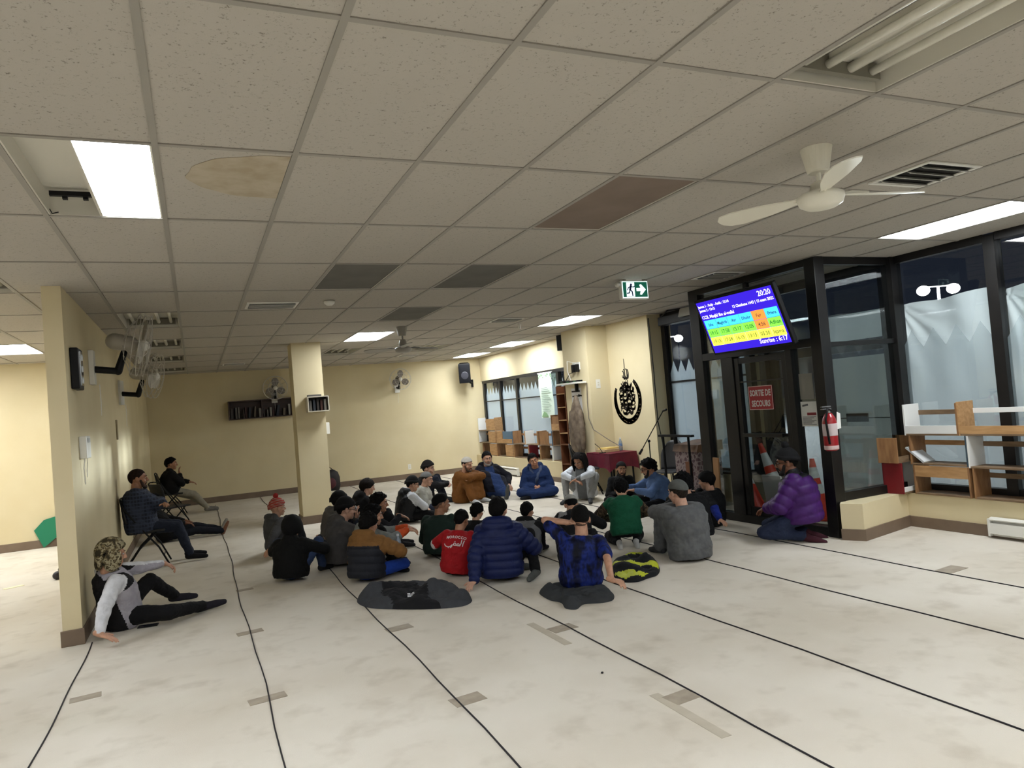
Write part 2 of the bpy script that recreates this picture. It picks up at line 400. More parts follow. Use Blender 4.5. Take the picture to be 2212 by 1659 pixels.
# window beyond the vestibule
w = sboot('window_9', (7.2, 7.8, .4))
for (y0, y1) in ((7.8, 7.9), (9.7, 9.8)): MB().box((7.16, y0, .4), (7.26, y1, 2.96)).build('mullion', m_alu, w)
MB().box((7.16, 7.9, .4), (7.26, 9.7, .46)).build('bottom_rail', m_alu, w); MB().box((7.16, 7.9, 2.84), (7.26, 9.7, 2.96)).build('top_rail', m_alu, w)
MB().box((7.18, 7.9, 1.80), (7.24, 9.7, 1.83)).build('muntin', m_alu, w)
MB().box((7.197, 7.9, .46), (7.203, 9.7, 2.84)).build('pane', m_glass, w)
f = MB(); spear_film(f, 7.206, 7.9, 9.7, .46, 2.16, .19, .2); f.build('frosted_film', m_film, w)['label'] = 'frosted film with a row of spear points'
MB().box((7.0, 7.85, .40), (7.16, 9.78, .425)).build('sill_board', M('sill_dark', (38, 34, 32), .5), w)
# far window
w = sboot('window_10', (XW, 12.1, 1.0))
yy = [12.02, 13.3, 15.42, 16.42, 17.5]
for y in yy: MB().box((XW-.02, y-.05, .42), (XW+.06, y+.05, 2.34)).build('mullion', m_alu, w)
MB().box((XW-.03, 12.02, 2.27), (XW+.06, 17.55, 2.34)).build('top_rail', m_alu, w)
MB().box((XW-.03, 12.02, .42), (XW+.06, 17.55, .5)).build('bottom_rail', m_alu, w)
MB().box((XW-.01, 12.02, 1.78), (XW+.05, 17.5, 1.805)).build('muntin', m_alu, w)
MB().box((XW+.02, 12.02, .5), (XW+.026, 17.5, 2.27)).build('pane', m_glass, w)
for k in range(4):
    f = MB(); spear_film(f, XW+.03, yy[k]+.05, yy[k+1]-.05, .5, 2.14, .2, .19); f.build('frosted_film', m_film, w)

# ---- vestibule: door wall at X=6.08, side pane at Y=5.53
XD = 6.08
v = sboot('wall_vestibule', (XD, 5.5, 0), 'black framed glass entrance vestibule')
def fr(name, lo, hi): return MB().box(lo, hi).build(name, m_alu, v, bevel=.004)
fr('corner_post', (XD-.06, 5.49, 0), (XD+.08, 5.63, 2.96))
fr('wall_post', (XF-.10, 5.47, .3), (XF+.06, 5.60, 2.96))
fr('far_post', (XD-.05, 7.42, 0), (XD+.07, 7.60, 2.96))
fr('header', (XD-.05, 5.63, 2.88), (XD+.06, 7.42, 2.96))
fr('transom', (XD-.05, 5.63, 2.02), (XD+.06, 7.42, 2.11))
fr('mullion', (XD-.05, 5.93, .1), (XD+.06, 6.02, 2.02))
fr('mullion', (XD-.05, 6.87, .1), (XD+.06, 7.08, 2.02))
fr('mullion', (XD-.02, 6.55, 2.11), (XD+.03, 6.61, 2.88))
fr('sill_rail', (XD-.05, 5.63, 0), (XD+.06, 7.42, .1))
fr('side_header', (XD+.08, 5.50, 2.88), (XF-.10, 5.57, 2.96))
fr('side_transom', (XD+.08, 5.505, 2.0), (XF-.10, 5.565, 2.05))
fr('side_rail', (XD+.08, 5.50, .37), (XF-.10, 5.60, .46))
fr('far_side_post', (XF-.10, 7.5, 0), (XF+.06, 7.62, 2.96))
def pane(lo, hi): MB().box(lo, hi).build('pane', m_glass, v)
pane((XD, 5.63, .1), (XD+.006, 5.93, 2.02)); pane((XD, 7.08, .1), (XD+.006, 7.42, 2.02)); pane((XD, 5.63, 2.11), (XD+.006, 6.55, 2.88)); pane((XD, 6.61, 2.11), (XD+.006, 7.42, 2.88))
pane((XD+.08, 5.532, .46), (XF-.10, 5.538, 2.0)); pane((XD+.08, 5.532, 2.05), (XF-.10, 5.538, 2.88)); pane((XD+.07, 7.55, .1), (XF-.1, 7.556, 2.9))
MB().box((XD-.05, 5.49, 2.965), (XF+.1, 7.62, 3.1)).build('vestibule_ceiling', M('vestibule_grey', (120, 122, 118), .8), v)
# the inner emergency door
d = sboot('door_1', (XD, 6.03, 0), 'black framed glass emergency exit door')
for lo, hi in (((XD-.035, 6.03, .02), (XD+.025, 6.09, 2.0)), ((XD-.035, 6.79, .02), (XD+.025, 6.86, 2.0))): MB().box(lo, hi).build('stile', m_alu, d)
for z0, z1 in ((.02, .2), (1.93, 2.0), (1.055, 1.085), (1.70, 1.715)): MB().box((XD-.03, 6.09, z0), (XD+.02, 6.79, z1)).build('rail', m_alu, d)
MB().box((XD-.004, 6.09, .2), (XD+.002, 6.79, 1.93)).build('pane', m_glass, d)
MB().box((XD-.09, 6.12, 1.05), (XD-.06, 6.76, 1.09)).box((XD-.06, 6.14, 1.055), (XD-.03, 6.18, 1.085)).box((XD-.06, 6.7, 1.055), (XD-.03, 6.74, 1.085)).build('push_bar', M('bar_grey', (60, 60, 60), .3, metal=.8), d)
# outer facade of the vestibule with its street door
d = sboot('door_2', (XF, 5.6, 0), 'frosted outer street door of the vestibule')
for y in (5.66, 6.62, 7.44): MB().box((XF-.03, y-.05, 0), (XF+.05, y+.05, 2.95)).build('stile', m_alu, d)
for z in (.06, 2.02, 2.9): MB().box((XF-.03, 5.71, z-.06), (XF+.05, 7.4, z+.06)).build('rail', m_alu, d)
MB().box((XF+.0, 5.7, .1), (XF+.006, 7.4, 2.9)).build('pane', m_glass, d)
MB().box((XF+.01, 5.72, .12), (XF+.013, 6.57, 1.9)).build('frosted_film', film_mat('grey_film', (206, 208, 204), .5), d)
MB().box((XF+.01, 5.72, 2.10), (XF+.013, 6.57, 2.42)).build('white_sheet', m_sheet, d)
MB().box((XF-.02, 6.02, 1.12), (XF+.0, 6.32, 1.22)).box((XF-.012, 5.72, 1.16), (XF-.002, 6.57, 1.17)).build('slot_and_reflection', M('slot_line_dark', (40, 44, 44), .4), d)  # slot plate, with a thin bar standing in for a reflected line
wall('wall_street', (XF+.02, 7.6, .4), (XF+.1, 7.85, 3.12))
# ---- outside: ground and two double-headed street lamps
struct(MB().box((XF+.12, -20, -.2), (60, 60, -.1)).build('floor_outside', M('asphalt', (38, 38, 40), .9, c2=(28, 28, 30), nscale=2)))
def street_lamp(u, v, dist, label, pw):
    p = ray(u, v).normalized()*dist+Vector((0, 0, CAMZ))
    t = thing('street_lamp', label, 'street lamp', (p.x, p.y, -.1), 0)
    side = RGT.copy(); side.z = 0; side.normalize()
    MB().cyl((p.x, p.y, -.1), (p.x, p.y, p.z), .06, .035, 12).build('pole', M('pole_grey', (170, 172, 175), .5), t)
    for s in (-1, 1):
        q = p+side*(s*.018*dist/1)
        MB().cyl(p, q, .02, .02, 8).build('arm', MATS['pole_grey'], t)
        MB().ball(q-Vector((0, 0, .1)), (.17, .17, .14), 0).build('lamp_head', M('lamp_glow', (255, 244, 225), emit=60), t, smooth=True)
        l = bpy.data.lights.new('lamp_light', 'POINT'); l.energy = pw; l.shadow_soft_size = .3; l.color = (.94, .97, 1)
        lo = bpy.data.objects.new('lamp_light', l); col.objects.link(lo); lo.parent = t; lo.location = Vector(q)-Vector((p.x, p.y, -.1))-Vector((0, 0, .7))
street_lamp(2026, 618, 24, 'double street lamp glowing above the white window sheet', 700)
street_lamp(1437, 728, 30, 'double street lamp on a tall pole seen through the spear film window', 9000)
# ================================================================== ceiling fittings
m_white = M('white_metal', (226, 224, 216), .45)
m_tray = M('tray_white', (212, 208, 196), .35)
m_lit = M('lit_lens', (255, 255, 255), .5, emit=TUBE, emitc=(244, 250, 255))
m_lens_off = M('unlit_lens', (116, 114, 108), .85, c2=(108, 106, 100), nscale=3, spec=.1); m_lens_br = M('unlit_lens_brown', (132, 118, 107), .85, c2=(124, 110, 99), nscale=3, spec=.1)
m_tube = M('tube_off', (225, 222, 208), .25)
m_dark = M('dark_gap', (24, 22, 20), .8)
m_black = M('black_plastic', (14, 14, 15), .5, spec=.25)
FIXLAB = {(0, 1): 'half open fluorescent ceiling light, lit on one side, beside the water stain', (5, -1): 'unlit four tube fluorescent ceiling light without lens, nearest the camera',
 (11, 1): 'long lit fluorescent ceiling light beside the right hand windows', (5, 7): 'lit fluorescent ceiling light behind the top of the square pillar',
 (10, 6): 'lit fluorescent ceiling light in front of the calligraphy wall', (11, 9): 'lit fluorescent ceiling light above the middle of the far bookshelf window',
 (11, 11): 'lit fluorescent ceiling light in the far corner above the loudspeaker', (-3, 7): 'lit fluorescent ceiling light in the side room beyond the partition',
 (5, 1): 'unlit ceiling light with a brownish flat lens, largest of the dark panels', (3, 3): 'unlit ceiling light with grey lens, leftmost of the dark panels',
 (5, 3): 'unlit ceiling light with grey lens between the brownish panel and the pillar', (5, 5): 'unlit ceiling light with grey lens just in front of the far ceiling fan',
 (0, 5): 'unlit bare tube ceiling light beside the wall fans, nearest of the row', (0, 7): 'unlit bare tube ceiling light beside the wall fans, second of the row',
 (0, 9): 'unlit bare tube ceiling light beside the wall fans, third of the row', (0, 11): 'unlit bare tube ceiling light at the far end of the partition wall',
 (5, 9): 'unlit bare tube ceiling light just behind the square pillar', (8, 9): 'unlit bare tube ceiling light between the far ceiling fan and the loudspeaker',
 (-2, 3): 'unlit bare tube ceiling light left of the partition end',
 (-5, 3): 'lit ceiling light at the front of the side room beside the partition end', (-8, 5): 'lit ceiling light deep in the middle of the side room', (-4, -1): 'unseen ceiling light added to brighten the open carpet left of the camera', (-1, -2): 'lit ceiling light over the row string of the partition corner',
 (3, -2): 'lit ceiling light straight above the camera place', (7, -2): 'lit ceiling light between the camera place and the windows', (11, -2): 'lit ceiling light beside the nearest window panes', (-6, 8): 'unseen ceiling light added to brighten the back wall of the side room', (-9, 8): 'unseen ceiling light added to brighten the far left corner of the side room'}
for (i, j), st in FIX.items():
    x0, x1, y0, y1 = gx(i)+.014, gx(i+1)-.014, gy(j)+.014, gy(j+1)-.014; xm = (x0+x1)/2
    lab = FIXLAB[(i, j)]
    t = thing('ceiling_light', lab, 'ceiling light', (xm, (y0+y1)/2, CEIL), 0, 'fluorescent ceiling lights')
    zt = 3.07
    h = MB(); h.box((x0, y0, zt), (x1, y1, zt+.01)); h.box((x0, y0, CEIL), (x0+.008, y1, zt)); h.box((x1-.008, y0, CEIL), (x1, y1, zt)); h.box((x0, y0, CEIL), (x1, y0+.008, zt)); h.box((x0, y1-.008, CEIL), (x1, y1, zt))
    h.build('housing', m_tray, t)
    if st in ('lit', 'litback'):
        MB().box((x0+.01, y0+.01, CEIL+.004), (x1-.01, y1-.01, CEIL+.008)).build('lens', m_lit, t)
    elif st == 'lens':
        MB().box((x0+.01, y0+.01, CEIL+.004), (x1-.01, y1-.01, CEIL+.01)).build('lens', m_lens_br if (i, j) == (5, 1) else m_lens_off, t)
    else:
        if st == 'half':
            MB().box((xm-.02, y0+.01, CEIL+.004), (x1-.01, y1-.01, CEIL+.008)).build('lens', m_lit, t)
            MB().box((xm-.035, y0+.01, CEIL+.0), (xm-.02, y1-.01, zt)).build('divider', m_tray, t)  # added panel, keeps the lens glow out of the open half
            MB().box((x0+.03, y1-.17, zt-.045), (xm-.05, y1-.14, zt-.02)).box((x0+.09, y1-.16, zt-.06), (x0+.115, y1-.13, zt-.02)).box((x0+.19, y1-.16, zt-.06), (x0+.215, y1-.13, zt-.02)).build('socket_strip', m_black, t)
            MB().tube([(x0+.012, y1-.05, CEIL+.02), (x0+.02, y1-.03, CEIL+.0), (x0+.05, y1-.02, CEIL+.012)], .003, 6).build('hook', m_black, t)
        else:
            n = 4
            for k in range(n):
                xx = x0+.09+(x1-x0-.18)*k/(n-1)
                MB().cyl((xx, y0+.06, 3.02), (xx, y1-.06, 3.02), .019 if k % 2 else .022, n=12).build('tube', m_tube, t, smooth=True)
            for yy_ in (y0+.03, y1-.06): MB().box((x0+.04, yy_, 2.99), (x1-.04, yy_+.03, 3.06)).build('socket_strip', M('socket_grey', (120, 116, 104), .5), t)
            MB().box((xm-.06, y0+.06, 3.045), (xm+.06, y1-.06, 3.068)).build('ballast_cover', m_tray, t)

def vent(i0, i1, j0, j1, lab):
    x0, x1, y0, y1 = gx(i0), gx(i1), gy(j0), gy(j1)
    t = thing('ceiling_vent', lab, 'vent', ((x0+x1)/2, (y0+y1)/2, CEIL-.02), 0, 'ceiling air vents')
    MB().box((x0+.03, y0+.03, CEIL-.004), (x1-.03, y1-.03, CEIL-.002)).build('duct_shade_sheet', m_dark, t)  # dark sheet stands in for the shade inside the duct
    f = MB(); w = .03
    for lo, hi in (((x0, y0), (x1, y0+w)), ((x0, y1-w), (x1, y1)), ((x0, y0+w), (x0+w, y1-w)), ((x1-w, y0+w), (x1, y1-w))): f.box((lo[0], lo[1], CEIL-.014), (hi[0], hi[1], CEIL-.001))
    f.build('frame', m_white, t, bevel=.004)
    n = 4; R = Matrix.Rotation(math.radians(40), 3, 'X')
    for k in range(n):
        y = y0+w+(y1-y0-2*w)*(k+.5)/n; MB().box((x0+w, y-.022, CEIL-.016), (x1-w, y+.022, CEIL-.013), 0, R).build('louver', m_white, t)
vent(2.08, 2.95, 4.55, 4.86, 'white ceiling air vent between the striped beanie and the wall shelf')
vent(8.08, 8.92, .52, .88, 'ceiling air vent right beside the near ceiling fan blades')
vent(8.0, 8.75, 6.02, 6.32, 'ceiling air vent just left of the light at the calligraphy wall')
vent(2.1, 2.8, 10.62, 10.9, 'ceiling air vent near the far wall above the book shelf')
vent(8.1, 8.8, 10.6, 10.9, 'ceiling air vent near the far wall by the loudspeaker')
vent(9.98, 10.7, 3.25, 3.6, 'ceiling air vent above the wall mounted screen')

def ceiling_fan(x, y, zh, angs, lab, dark=False):
    t = thing('ceiling_fan', lab, 'ceiling fan', (x, y, zh-.06), 0)
    mw = M('fan_white', (228, 224, 208), .4) if not dark else M('fan_grey', (150, 146, 138), .5)
    MB().lathe([(.052, CEIL-.14), (.058, CEIL-.135), (.085, CEIL-.004), (.085, CEIL)], (x, y, 0), 28).build('canopy', mw, t, smooth=False)
    MB().lathe([(.013, CEIL-.2), (.013, CEIL-.13)], (x, y, 0), 12).build('rod', mw, t)
    MB().lathe([(.05, zh+.03), (.058, zh+.05), (.056, CEIL-.24), (.045, CEIL-.2), (.03, CEIL-.19)], (x, y, 0), 28).build('motor', mw, t, smooth=True)
    MB().lathe([(.03, zh-.055), (.08, zh-.05), (.115, zh-.03), (.125, zh), (.125, zh+.02), (.1, zh+.035), (.04, zh+.035)], (x, y, 0), 36).build('hub', mw, t, smooth=True)
    for a in angs:
        a = math.radians(a); ca, sa = math.cos(a), math.sin(a)
        b = MB(); out = [(.1, .03), (.16, .03), (.24, .05), (.34, .07), (.52, .085), (.6, .07), (.635, .03), (.64, 0), (.635, -.035), (.6, -.07), (.52, -.085), (.34, -.07), (.24, -.05), (.16, -.03), (.1, -.03)]
        tl = math.tan(math.radians(13))
        b.prism(out, lambda p, q, tt: (x+p*ca-q*sa, y+p*sa+q*ca, zh+.02+q*tl+tt), -.003, .004)
        bo = b.build('blade', mw, t)
        MB().tube([(x+.1*ca, y+.1*sa, zh+.015), (x+.2*ca, y+.2*sa, zh+.035), (x+.3*ca, y+.3*sa, zh+.03)], .01, 8).build('bracket', mw, bo)
zfan = on_x(1772, 428, 3.25).z
ceiling_fan(3.27, 2.89, zfan, (-14, -126, 108), 'white three blade ceiling fan close to the camera')
ceiling_fan(2.9, 10.36, 2.62, (20, 140, 260), 'grey ceiling fan hanging beside the lit panel near the pillar', True)
# smoke detector and sprinklers
tag(MB().lathe([(.03, CEIL-.05), (.055, CEIL-.03), (.06, CEIL-.004)], (1.42, 7.88, 0), 20).build('smoke_detector', m_white, smooth=True), 'small white smoke detector on the ceiling before the pillar', 'smoke detector')
p = on_z(1122, 705, CEIL-.05)
tag(MB().cyl((p.x, p.y, CEIL-.09), (p.x, p.y, CEIL-.002), .02, .028, 12).build('sprinkler_head', m_white), 'small white sprinkler head near the calligraphy wall light', 'sprinkler')

# exit sign
t = thing('exit_sign', 'green and white running man exit sign hanging from the ceiling', 'exit sign', (4.6, 6.74, 2.73))
MB().box((4.425, 6.715, 2.735), (4.785, 6.775, 2.945)).build('housing', m_white, t, bevel=.006)
MB().box((4.5, 6.72, 2.945), (4.71, 6.77, 2.96)).build('canopy', m_white, t)
m_eg = M('exit_green', (8, 70, 54), emit=.25, emitc=(10, 100, 76)); m_ew = M('exit_white', (210, 230, 228), emit=.75); m_eb = M('exit_figure', (26, 40, 110))
MB().box((4.437, 6.711, 2.747), (4.773, 6.715, 2.934)).build('light_border', m_ew, t)
MB().box((4.444, 6.709, 2.756), (4.766, 6.712, 2.926)).build('green_panel', m_eg, t)
fn = lambda a, b, tt: (4.6+a, 6.709-tt, 2.84+b)
MB().prism([(-.115, -.08), (-.005, -.08), (-.005, .082), (-.11, .082)], fn, 0, .002).build('doorway', m_ew, t)
g = MB(); g.prism([(.02, -.018), (.075, -.018), (.062, -.055), (.085, -.06), (.145, 0), (.085, .06), (.062, .055), (.075, .018), (.02, .018)], fn, 0, .002); g.build('arrow', m_ew, t)
g = MB(); g.prism([(-.05+.014*math.cos(k*.524), .055+.014*math.sin(k*.524)) for k in range(12)], fn, .002, .004)
for pts, w in (([(-.056, .038), (-.066, 0)], .026), ([(-.056, .034), (-.02, .03), (-.002, .04)], .011), ([(-.06, .034), (-.088, .022), (-.1, -.004)], .011), ([(-.064, 0), (-.04, -.025), (-.036, -.068)], .014), ([(-.068, .0), (-.078, -.036), (-.108, -.042)], .014)): g.ribbon(pts, w, fn, .002, .004)
g.build('running_figure', m_eb, t)
MB().ball((4.39, 6.73, 2.90), (.03, .04, .03)).build('spot_head', m_white, t, smooth=True)

# ================================================================== wall fittings
def wall_fan(x, y, z, ang, s, lab, mcol, tilt=10):
    """fan bolted to a wall; ang = world heading of its blow direction (deg, 0 = +X)"""
    t = thing('wall_fan', lab, 'wall fan', (x, y, z-.25*s), math.radians(ang))
    R = Matrix.Rotation(math.radians(tilt), 3, 'Y')
    b = MB(); b.box((0, -.05*s, 0), (.03*s, .05*s, .22*s)); b.build('bracket', m_white, t, local=True, bevel=.006)
    MB().cap((.02*s, 0, .1*s), (.16*s, 0, .08*s), .022*s, .022*s).cap((.16*s, 0, .08*s), (.2*s, 0, .2*s), .025*s, .02*s).build('arm', m_black, t, local=True, smooth=True)
    c = Vector((.22*s, 0, .26*s))
    MB().cap(c-R @ Vector((.07*s, 0, 0)), c+R @ Vector((.02*s, 0, 0)), .055*s, .05*s).build('motor', mcol, t, local=True, smooth=True)
    MB().ball(c+R @ Vector((.1*s, 0, 0)), .036*s).build('hub', m_white, t, local=True, smooth=True)
    for k in range(3):
        a = k*2*math.pi/3+math.pi/2; bl = MB(); n = 16
        q = Matrix.Rotation(a, 3, 'X')
        ring = []
        for i in range(n):
            th = 2*math.pi*i/n; ring.append((.105*s+.07*s*math.cos(th), .062*s*math.sin(th)))
        bl.prism(ring, lambda p_, q_, tt: c+R @ (q @ Vector((.09*s+tt+q_*.25, p_, q_))), -.002, .003)
        bl.build('blade', mcol, t, local=True)
    cg = MB(); mm = M('cage_wire', (196, 192, 184), .4, metal=.4)
    for rr, xo in ((.205, .085), (.2, .12), (.12, .135), (.2, .05), (.11, .0)):
        cg.tube([c+R @ Vector((xo*s, rr*s*math.cos(2*math.pi*i/28), rr*s*math.sin(2*math.pi*i/28))) for i in range(28)], .0028*s, 5, closed=True)
    for i in range(14):
        a = 2*math.pi*i/14; e = lambda xo, rr: c+R @ Vector((xo*s, rr*s*math.cos(a), rr*s*math.sin(a)))
        cg.tube([e(.14, .03), e(.135, .12), e(.12, .2), e(.085, .205), e(.05, .2), e(0, .11), e(-.02, .05)], .0016*s, 4)
    cg.build('cage', mm, t, local=True)
    MB().tube([(.05*s, 0, .0), (.052*s, .0, -.12*s), (.05*s, 0, -.2*s)], .003*s, 6).build('pull_cord', m_white, t, local=True)
m_fg = M('fan_blade_grey', (120, 112, 104), .4); m_fw = M('fan_blade_pale', (170, 164, 152), .4)
wall_fan(-.95, 8.42, 2.62, 0, 1.6, 'large pale wall fan on the partition, nearer of the two', m_fw, 12)
wall_fan(-.95, 11.4, 2.5, -12, 1.55, 'large pale wall fan on the partition, farther of the two', m_fw, 12)
wall_fan(1.74, YF, 2.5, -90, 1.35, 'grey wall fan above the wall shelf on the far wall', m_fg, 8)
wall_fan(4.71, YF, 2.52, -90, 1.3, 'grey wall fan on the far wall right of the pillar', m_fg, 8)

# black emergency lamp unit on partition
t = thing('emergency_lamp', 'black wall box with silver strip on the partition wall', 'emergency light', (-.95, 7.26, 2.11))
MB().box((-.95, 7.13, 2.11), (-.885, 7.4, 2.47)).build('housing', m_black, t, bevel=.01)
MB().box((-.885, 7.20, 2.14), (-.875, 7.33, 2.44)).build('reflector', M('chrome', (200, 200, 200), .15, metal=1), t)
for z in (2.19, 2.29, 2.39): MB().ball((-.873, 7.265, z), (.008, .03, .03)).build('bulb', M('bulb_clear', (220, 225, 228), .1), t, smooth=True)
# white control box with cords
t = thing('control_box', 'white control box with hanging cords on the partition wall', 'control box', (-.95, 7.5, 1.5))
MB().box((-.95, 7.36, 1.5), (-.89, 7.62, 1.7)).build('case', m_white, t, bevel=.008)
MB().box((-.888, 7.42, 1.64), (-.884, 7.56, 1.68)).build('display', M('pale_grey', (180, 184, 186), .4), t)
MB().tube([(-.92, 7.42, 1.5), (-.93, 7.41, 1.42), (-.93, 7.43, 1.33), (-.93, 7.43, 1.27)], .006, 6).build('cord', m_white, t)
MB().tube([(-.92, 7.58, 1.5), (-.93, 7.66, 1.47), (-.94, 7.68, 1.38), (-.94, 7.66, 1.32)], .004, 6).build('cord', m_white, t)
p0 = on_x(250, 907, -.95); p1 = on_x(252, 950, -.95)
tag(MB().box((-.95, p0.y-.06, p1.z), (-.935, p0.y+.06, p0.z)).build('wall_plate', M('plate_tan', (150, 134, 100), .6), bevel=.004), 'narrow tan plate on the partition wall above the plaid man', 'plate')
# green sheet and a shoe in the side room
gp = on_y(108, 1150, 13.4)
def gs(u, v): return (gp.x-.18+.36*u, 13.5-.12*v-.05*math.sin(3*u), .02+.5*v+.12*u*v)
gm = MB(); gm.prism([(-.1, .28), (-.24, .13), (-.12, -.16), (.1, .02), (.16, .34)], lambda a, b, tt: (gp.x+a, 13.56+tt, .162+b), 0, .012)
tag(gm.build('green_flag', M('green_cloth', (34, 126, 92), .8)), 'green cloth hanging low in the side room beside the partition', 'cloth')
sp = on_z(124, 1252, 0)
tag(MB().cap((sp.x, sp.y, .05), (sp.x+.03, sp.y+.2, .045), .05, .045).cap((sp.x+.03, sp.y+.16, .09), (sp.x+.03, sp.y+.2, .1), .045, .04).build('shoe', M('shoe_black', (30, 22, 26), .5), smooth=True), 'dark shoe on the carpet behind the partition end', 'shoe')
pp = on_z(30, 1268, 0); tag(MB().box((pp.x-.1, pp.y-.06, .001), (pp.x+.1, pp.y+.02, .004), 0, RZ(.5)).build('paper_scrap', M('paper_cream', (235, 226, 190), .8)), 'pale paper scrap on the side room carpet', 'paper')

# outlets, switches
def plate(name, lo, hi, lab, cat, ax):
    t = thing(name, lab, cat, tuple((Vector(lo)+Vector(hi))/2-Vector((0, 0, (hi[2]-lo[2])/2))))
    MB().box(lo, hi).build('cover', m_white, t, bevel=.003); c = (Vector(lo)+Vector(hi))/2
    for dz in (-.02, .02):
        d = Vector((.006 if ax == 'x' else .014, .014 if ax == 'x' else .006, .011)); q = c+Vector((0, 0, dz))-(Vector((.004, 0, 0)) if ax == 'x' else Vector((0, .004, 0)))
        MB().box(q-d, q+d).build('socket', M('socket_ivory', (206, 200, 186), .4), t)
plate('wall_outlet', (4.84, YF-.008, .24), (4.92, YF, .37), 'white wall outlet low on the far wall', 'outlet', 'y')
sy = on_y(1292, 829, 11.1)
plate('light_switch', (sy.x-.045, 11.092, sy.z-.08), (sy.x+.045, 11.1, sy.z+.08), 'white light switch on the column left of the calligraphy', 'switch', 'y')
plate('pillar_box', (1.97, 12.1, 1.43), (2.03, 12.28, 1.62), 'white box on the right side of the square pillar', 'box', 'x')

# far wall shelf with books
m_shelf = M('dark_wood', (70, 46, 34), .5, c2=(52, 34, 26), nscale=5, stretch=(1, 8, 8))
m_pale = M('pale_wood', (196, 158, 112), .55, c2=(172, 132, 88), nscale=4, stretch=(1, 6, 6)); m_wood = M('mid_wood', (170, 122, 80), .55, c2=(146, 100, 62), nscale=4, stretch=(1, 6, 6))
t = thing('wall_shelf', 'long dark wooden wall shelf on the far wall left of the pillar', 'shelf', (1.45, YF-.14, 1.83))
MB().box((.71, YF-.02, 1.84), (2.2, YF, 2.26)).build('back_panel', m_shelf, t)
MB().box((.71, YF-.28, 1.83), (2.2, YF-.02, 1.85)).build('shelf_board', m_shelf, t); MB().box((.71, YF-.28, 2.24), (2.2, YF-.02, 2.26)).build('top_board', m_shelf, t)
for x in (.71, 1.02, 1.42, 2.18): MB().box((x, YF-.28, 1.85), (x+.02, YF-.02, 2.24 if x != 1.02 else 2.05)).build('divider', m_shelf, t)
bcol = [(60, 54, 50), (92, 88, 84), (128, 124, 116), (70, 40, 32), (46, 50, 58), (108, 96, 80), (150, 146, 140)]
bm = [M('book_%d' % k, c, .6) for k, c in enumerate(bcol)]
ORD = ['leftmost', 'second', 'third', 'fourth', 'fifth', 'sixth', 'seventh', 'eighth', 'ninth', 'tenth', 'eleventh', 'twelfth', 'thirteenth', 'fourteenth', 'fifteenth', 'sixteenth', 'seventeenth', 'eighteenth']
def book(x0, x1, y0, y1, z0, h, m, lab, grp, lean=0, base_=None):
    t_ = thing('book', lab, 'book', ((x0+x1)/2, (y0+y1)/2, z0), 0, grp)
    R = Matrix.Rotation(lean, 3, 'Y'); pv = ((x0+x1)/2, (y0+y1)/2, z0)
    MB().box((x0, y0, z0), (x0+.003, y1, z0+h), 0, R, pv).box((x1-.003, y0, z0), (x1, y1, z0+h), 0, R, pv).box((x0, y0, z0), (x1, y0+.003, z0+h), 0, R, pv).build('cover', m, t_)
    MB().box((x0+.003, y0+.004, z0+.004), (x1-.003, y1-.005, z0+h-.004), 0, R, pv).build('pages', M('pages', (222, 212, 190), .8), t_)
x = .75; k = 0; gl = 'books on the far wall shelf'
while x < 2.12:
    if .98 < x < 1.05: x = 1.06; continue
    if 1.38 < x < 1.45: x = 1.47; continue
    w_ = random.uniform(.03, .06); h_ = random.uniform(.14, .26); ln = random.choice((0, 0, .12, .2)) if x < 2.0 else 0
    book(x, x+w_, YF-.2-random.uniform(0, .04), YF-.03, 1.858 if not ln else 1.862, h_, bm[k % 7], ORD[k]+' small worn book from the left on the dark far wall shelf', gl, ln); x += w_+.012+(.04 if ln else 0)+(random.uniform(0, .05)); k += 1
# pillar shelf
t = thing('pillar_shelf', 'small white framed book box on the square pillar', 'shelf', (1.84, 11.93, 1.8))
X0, X1, Z0, Z1 = 1.67, 2.01, 1.81, 2.06
MB().box((X0, 12.03, Z0), (X1, 12.045, Z1)).build('back_panel', M('back_dark_wood', (60, 54, 48), .7), t)  # dark grey-brown back panel
for nm, lo, hi in (('top_board', (X0, 11.83, Z1-.015), (X1, 12.03, Z1)), ('bottom_board', (X0, 11.83, Z0), (X1, 12.03, Z0+.015)), ('side_board', (X0, 11.83, Z0+.015), (X0+.015, 12.03, Z1-.015)), ('side_board', (X1-.015, 11.83, Z0+.015), (X1, 12.03, Z1-.015))): MB().box(lo, hi).build(nm, M('white_board', (214, 206, 188), .5), t)
for k in range(5): book(X0+.03+k*.058, X0+.07+k*.058, 11.88, 12.02, Z0+.016, .17+.012*(k % 3), bm[(k*3+1) % 7], ORD[k]+' dark book from the left in the white pillar box', 'books in the pillar box')
tag(MB().box((1.69, 11.88, 2.062), (1.9, 12.02, 2.09)).build('flat_book', bm[1], bevel=.003), 'grey book lying on top of the pillar box', 'book')

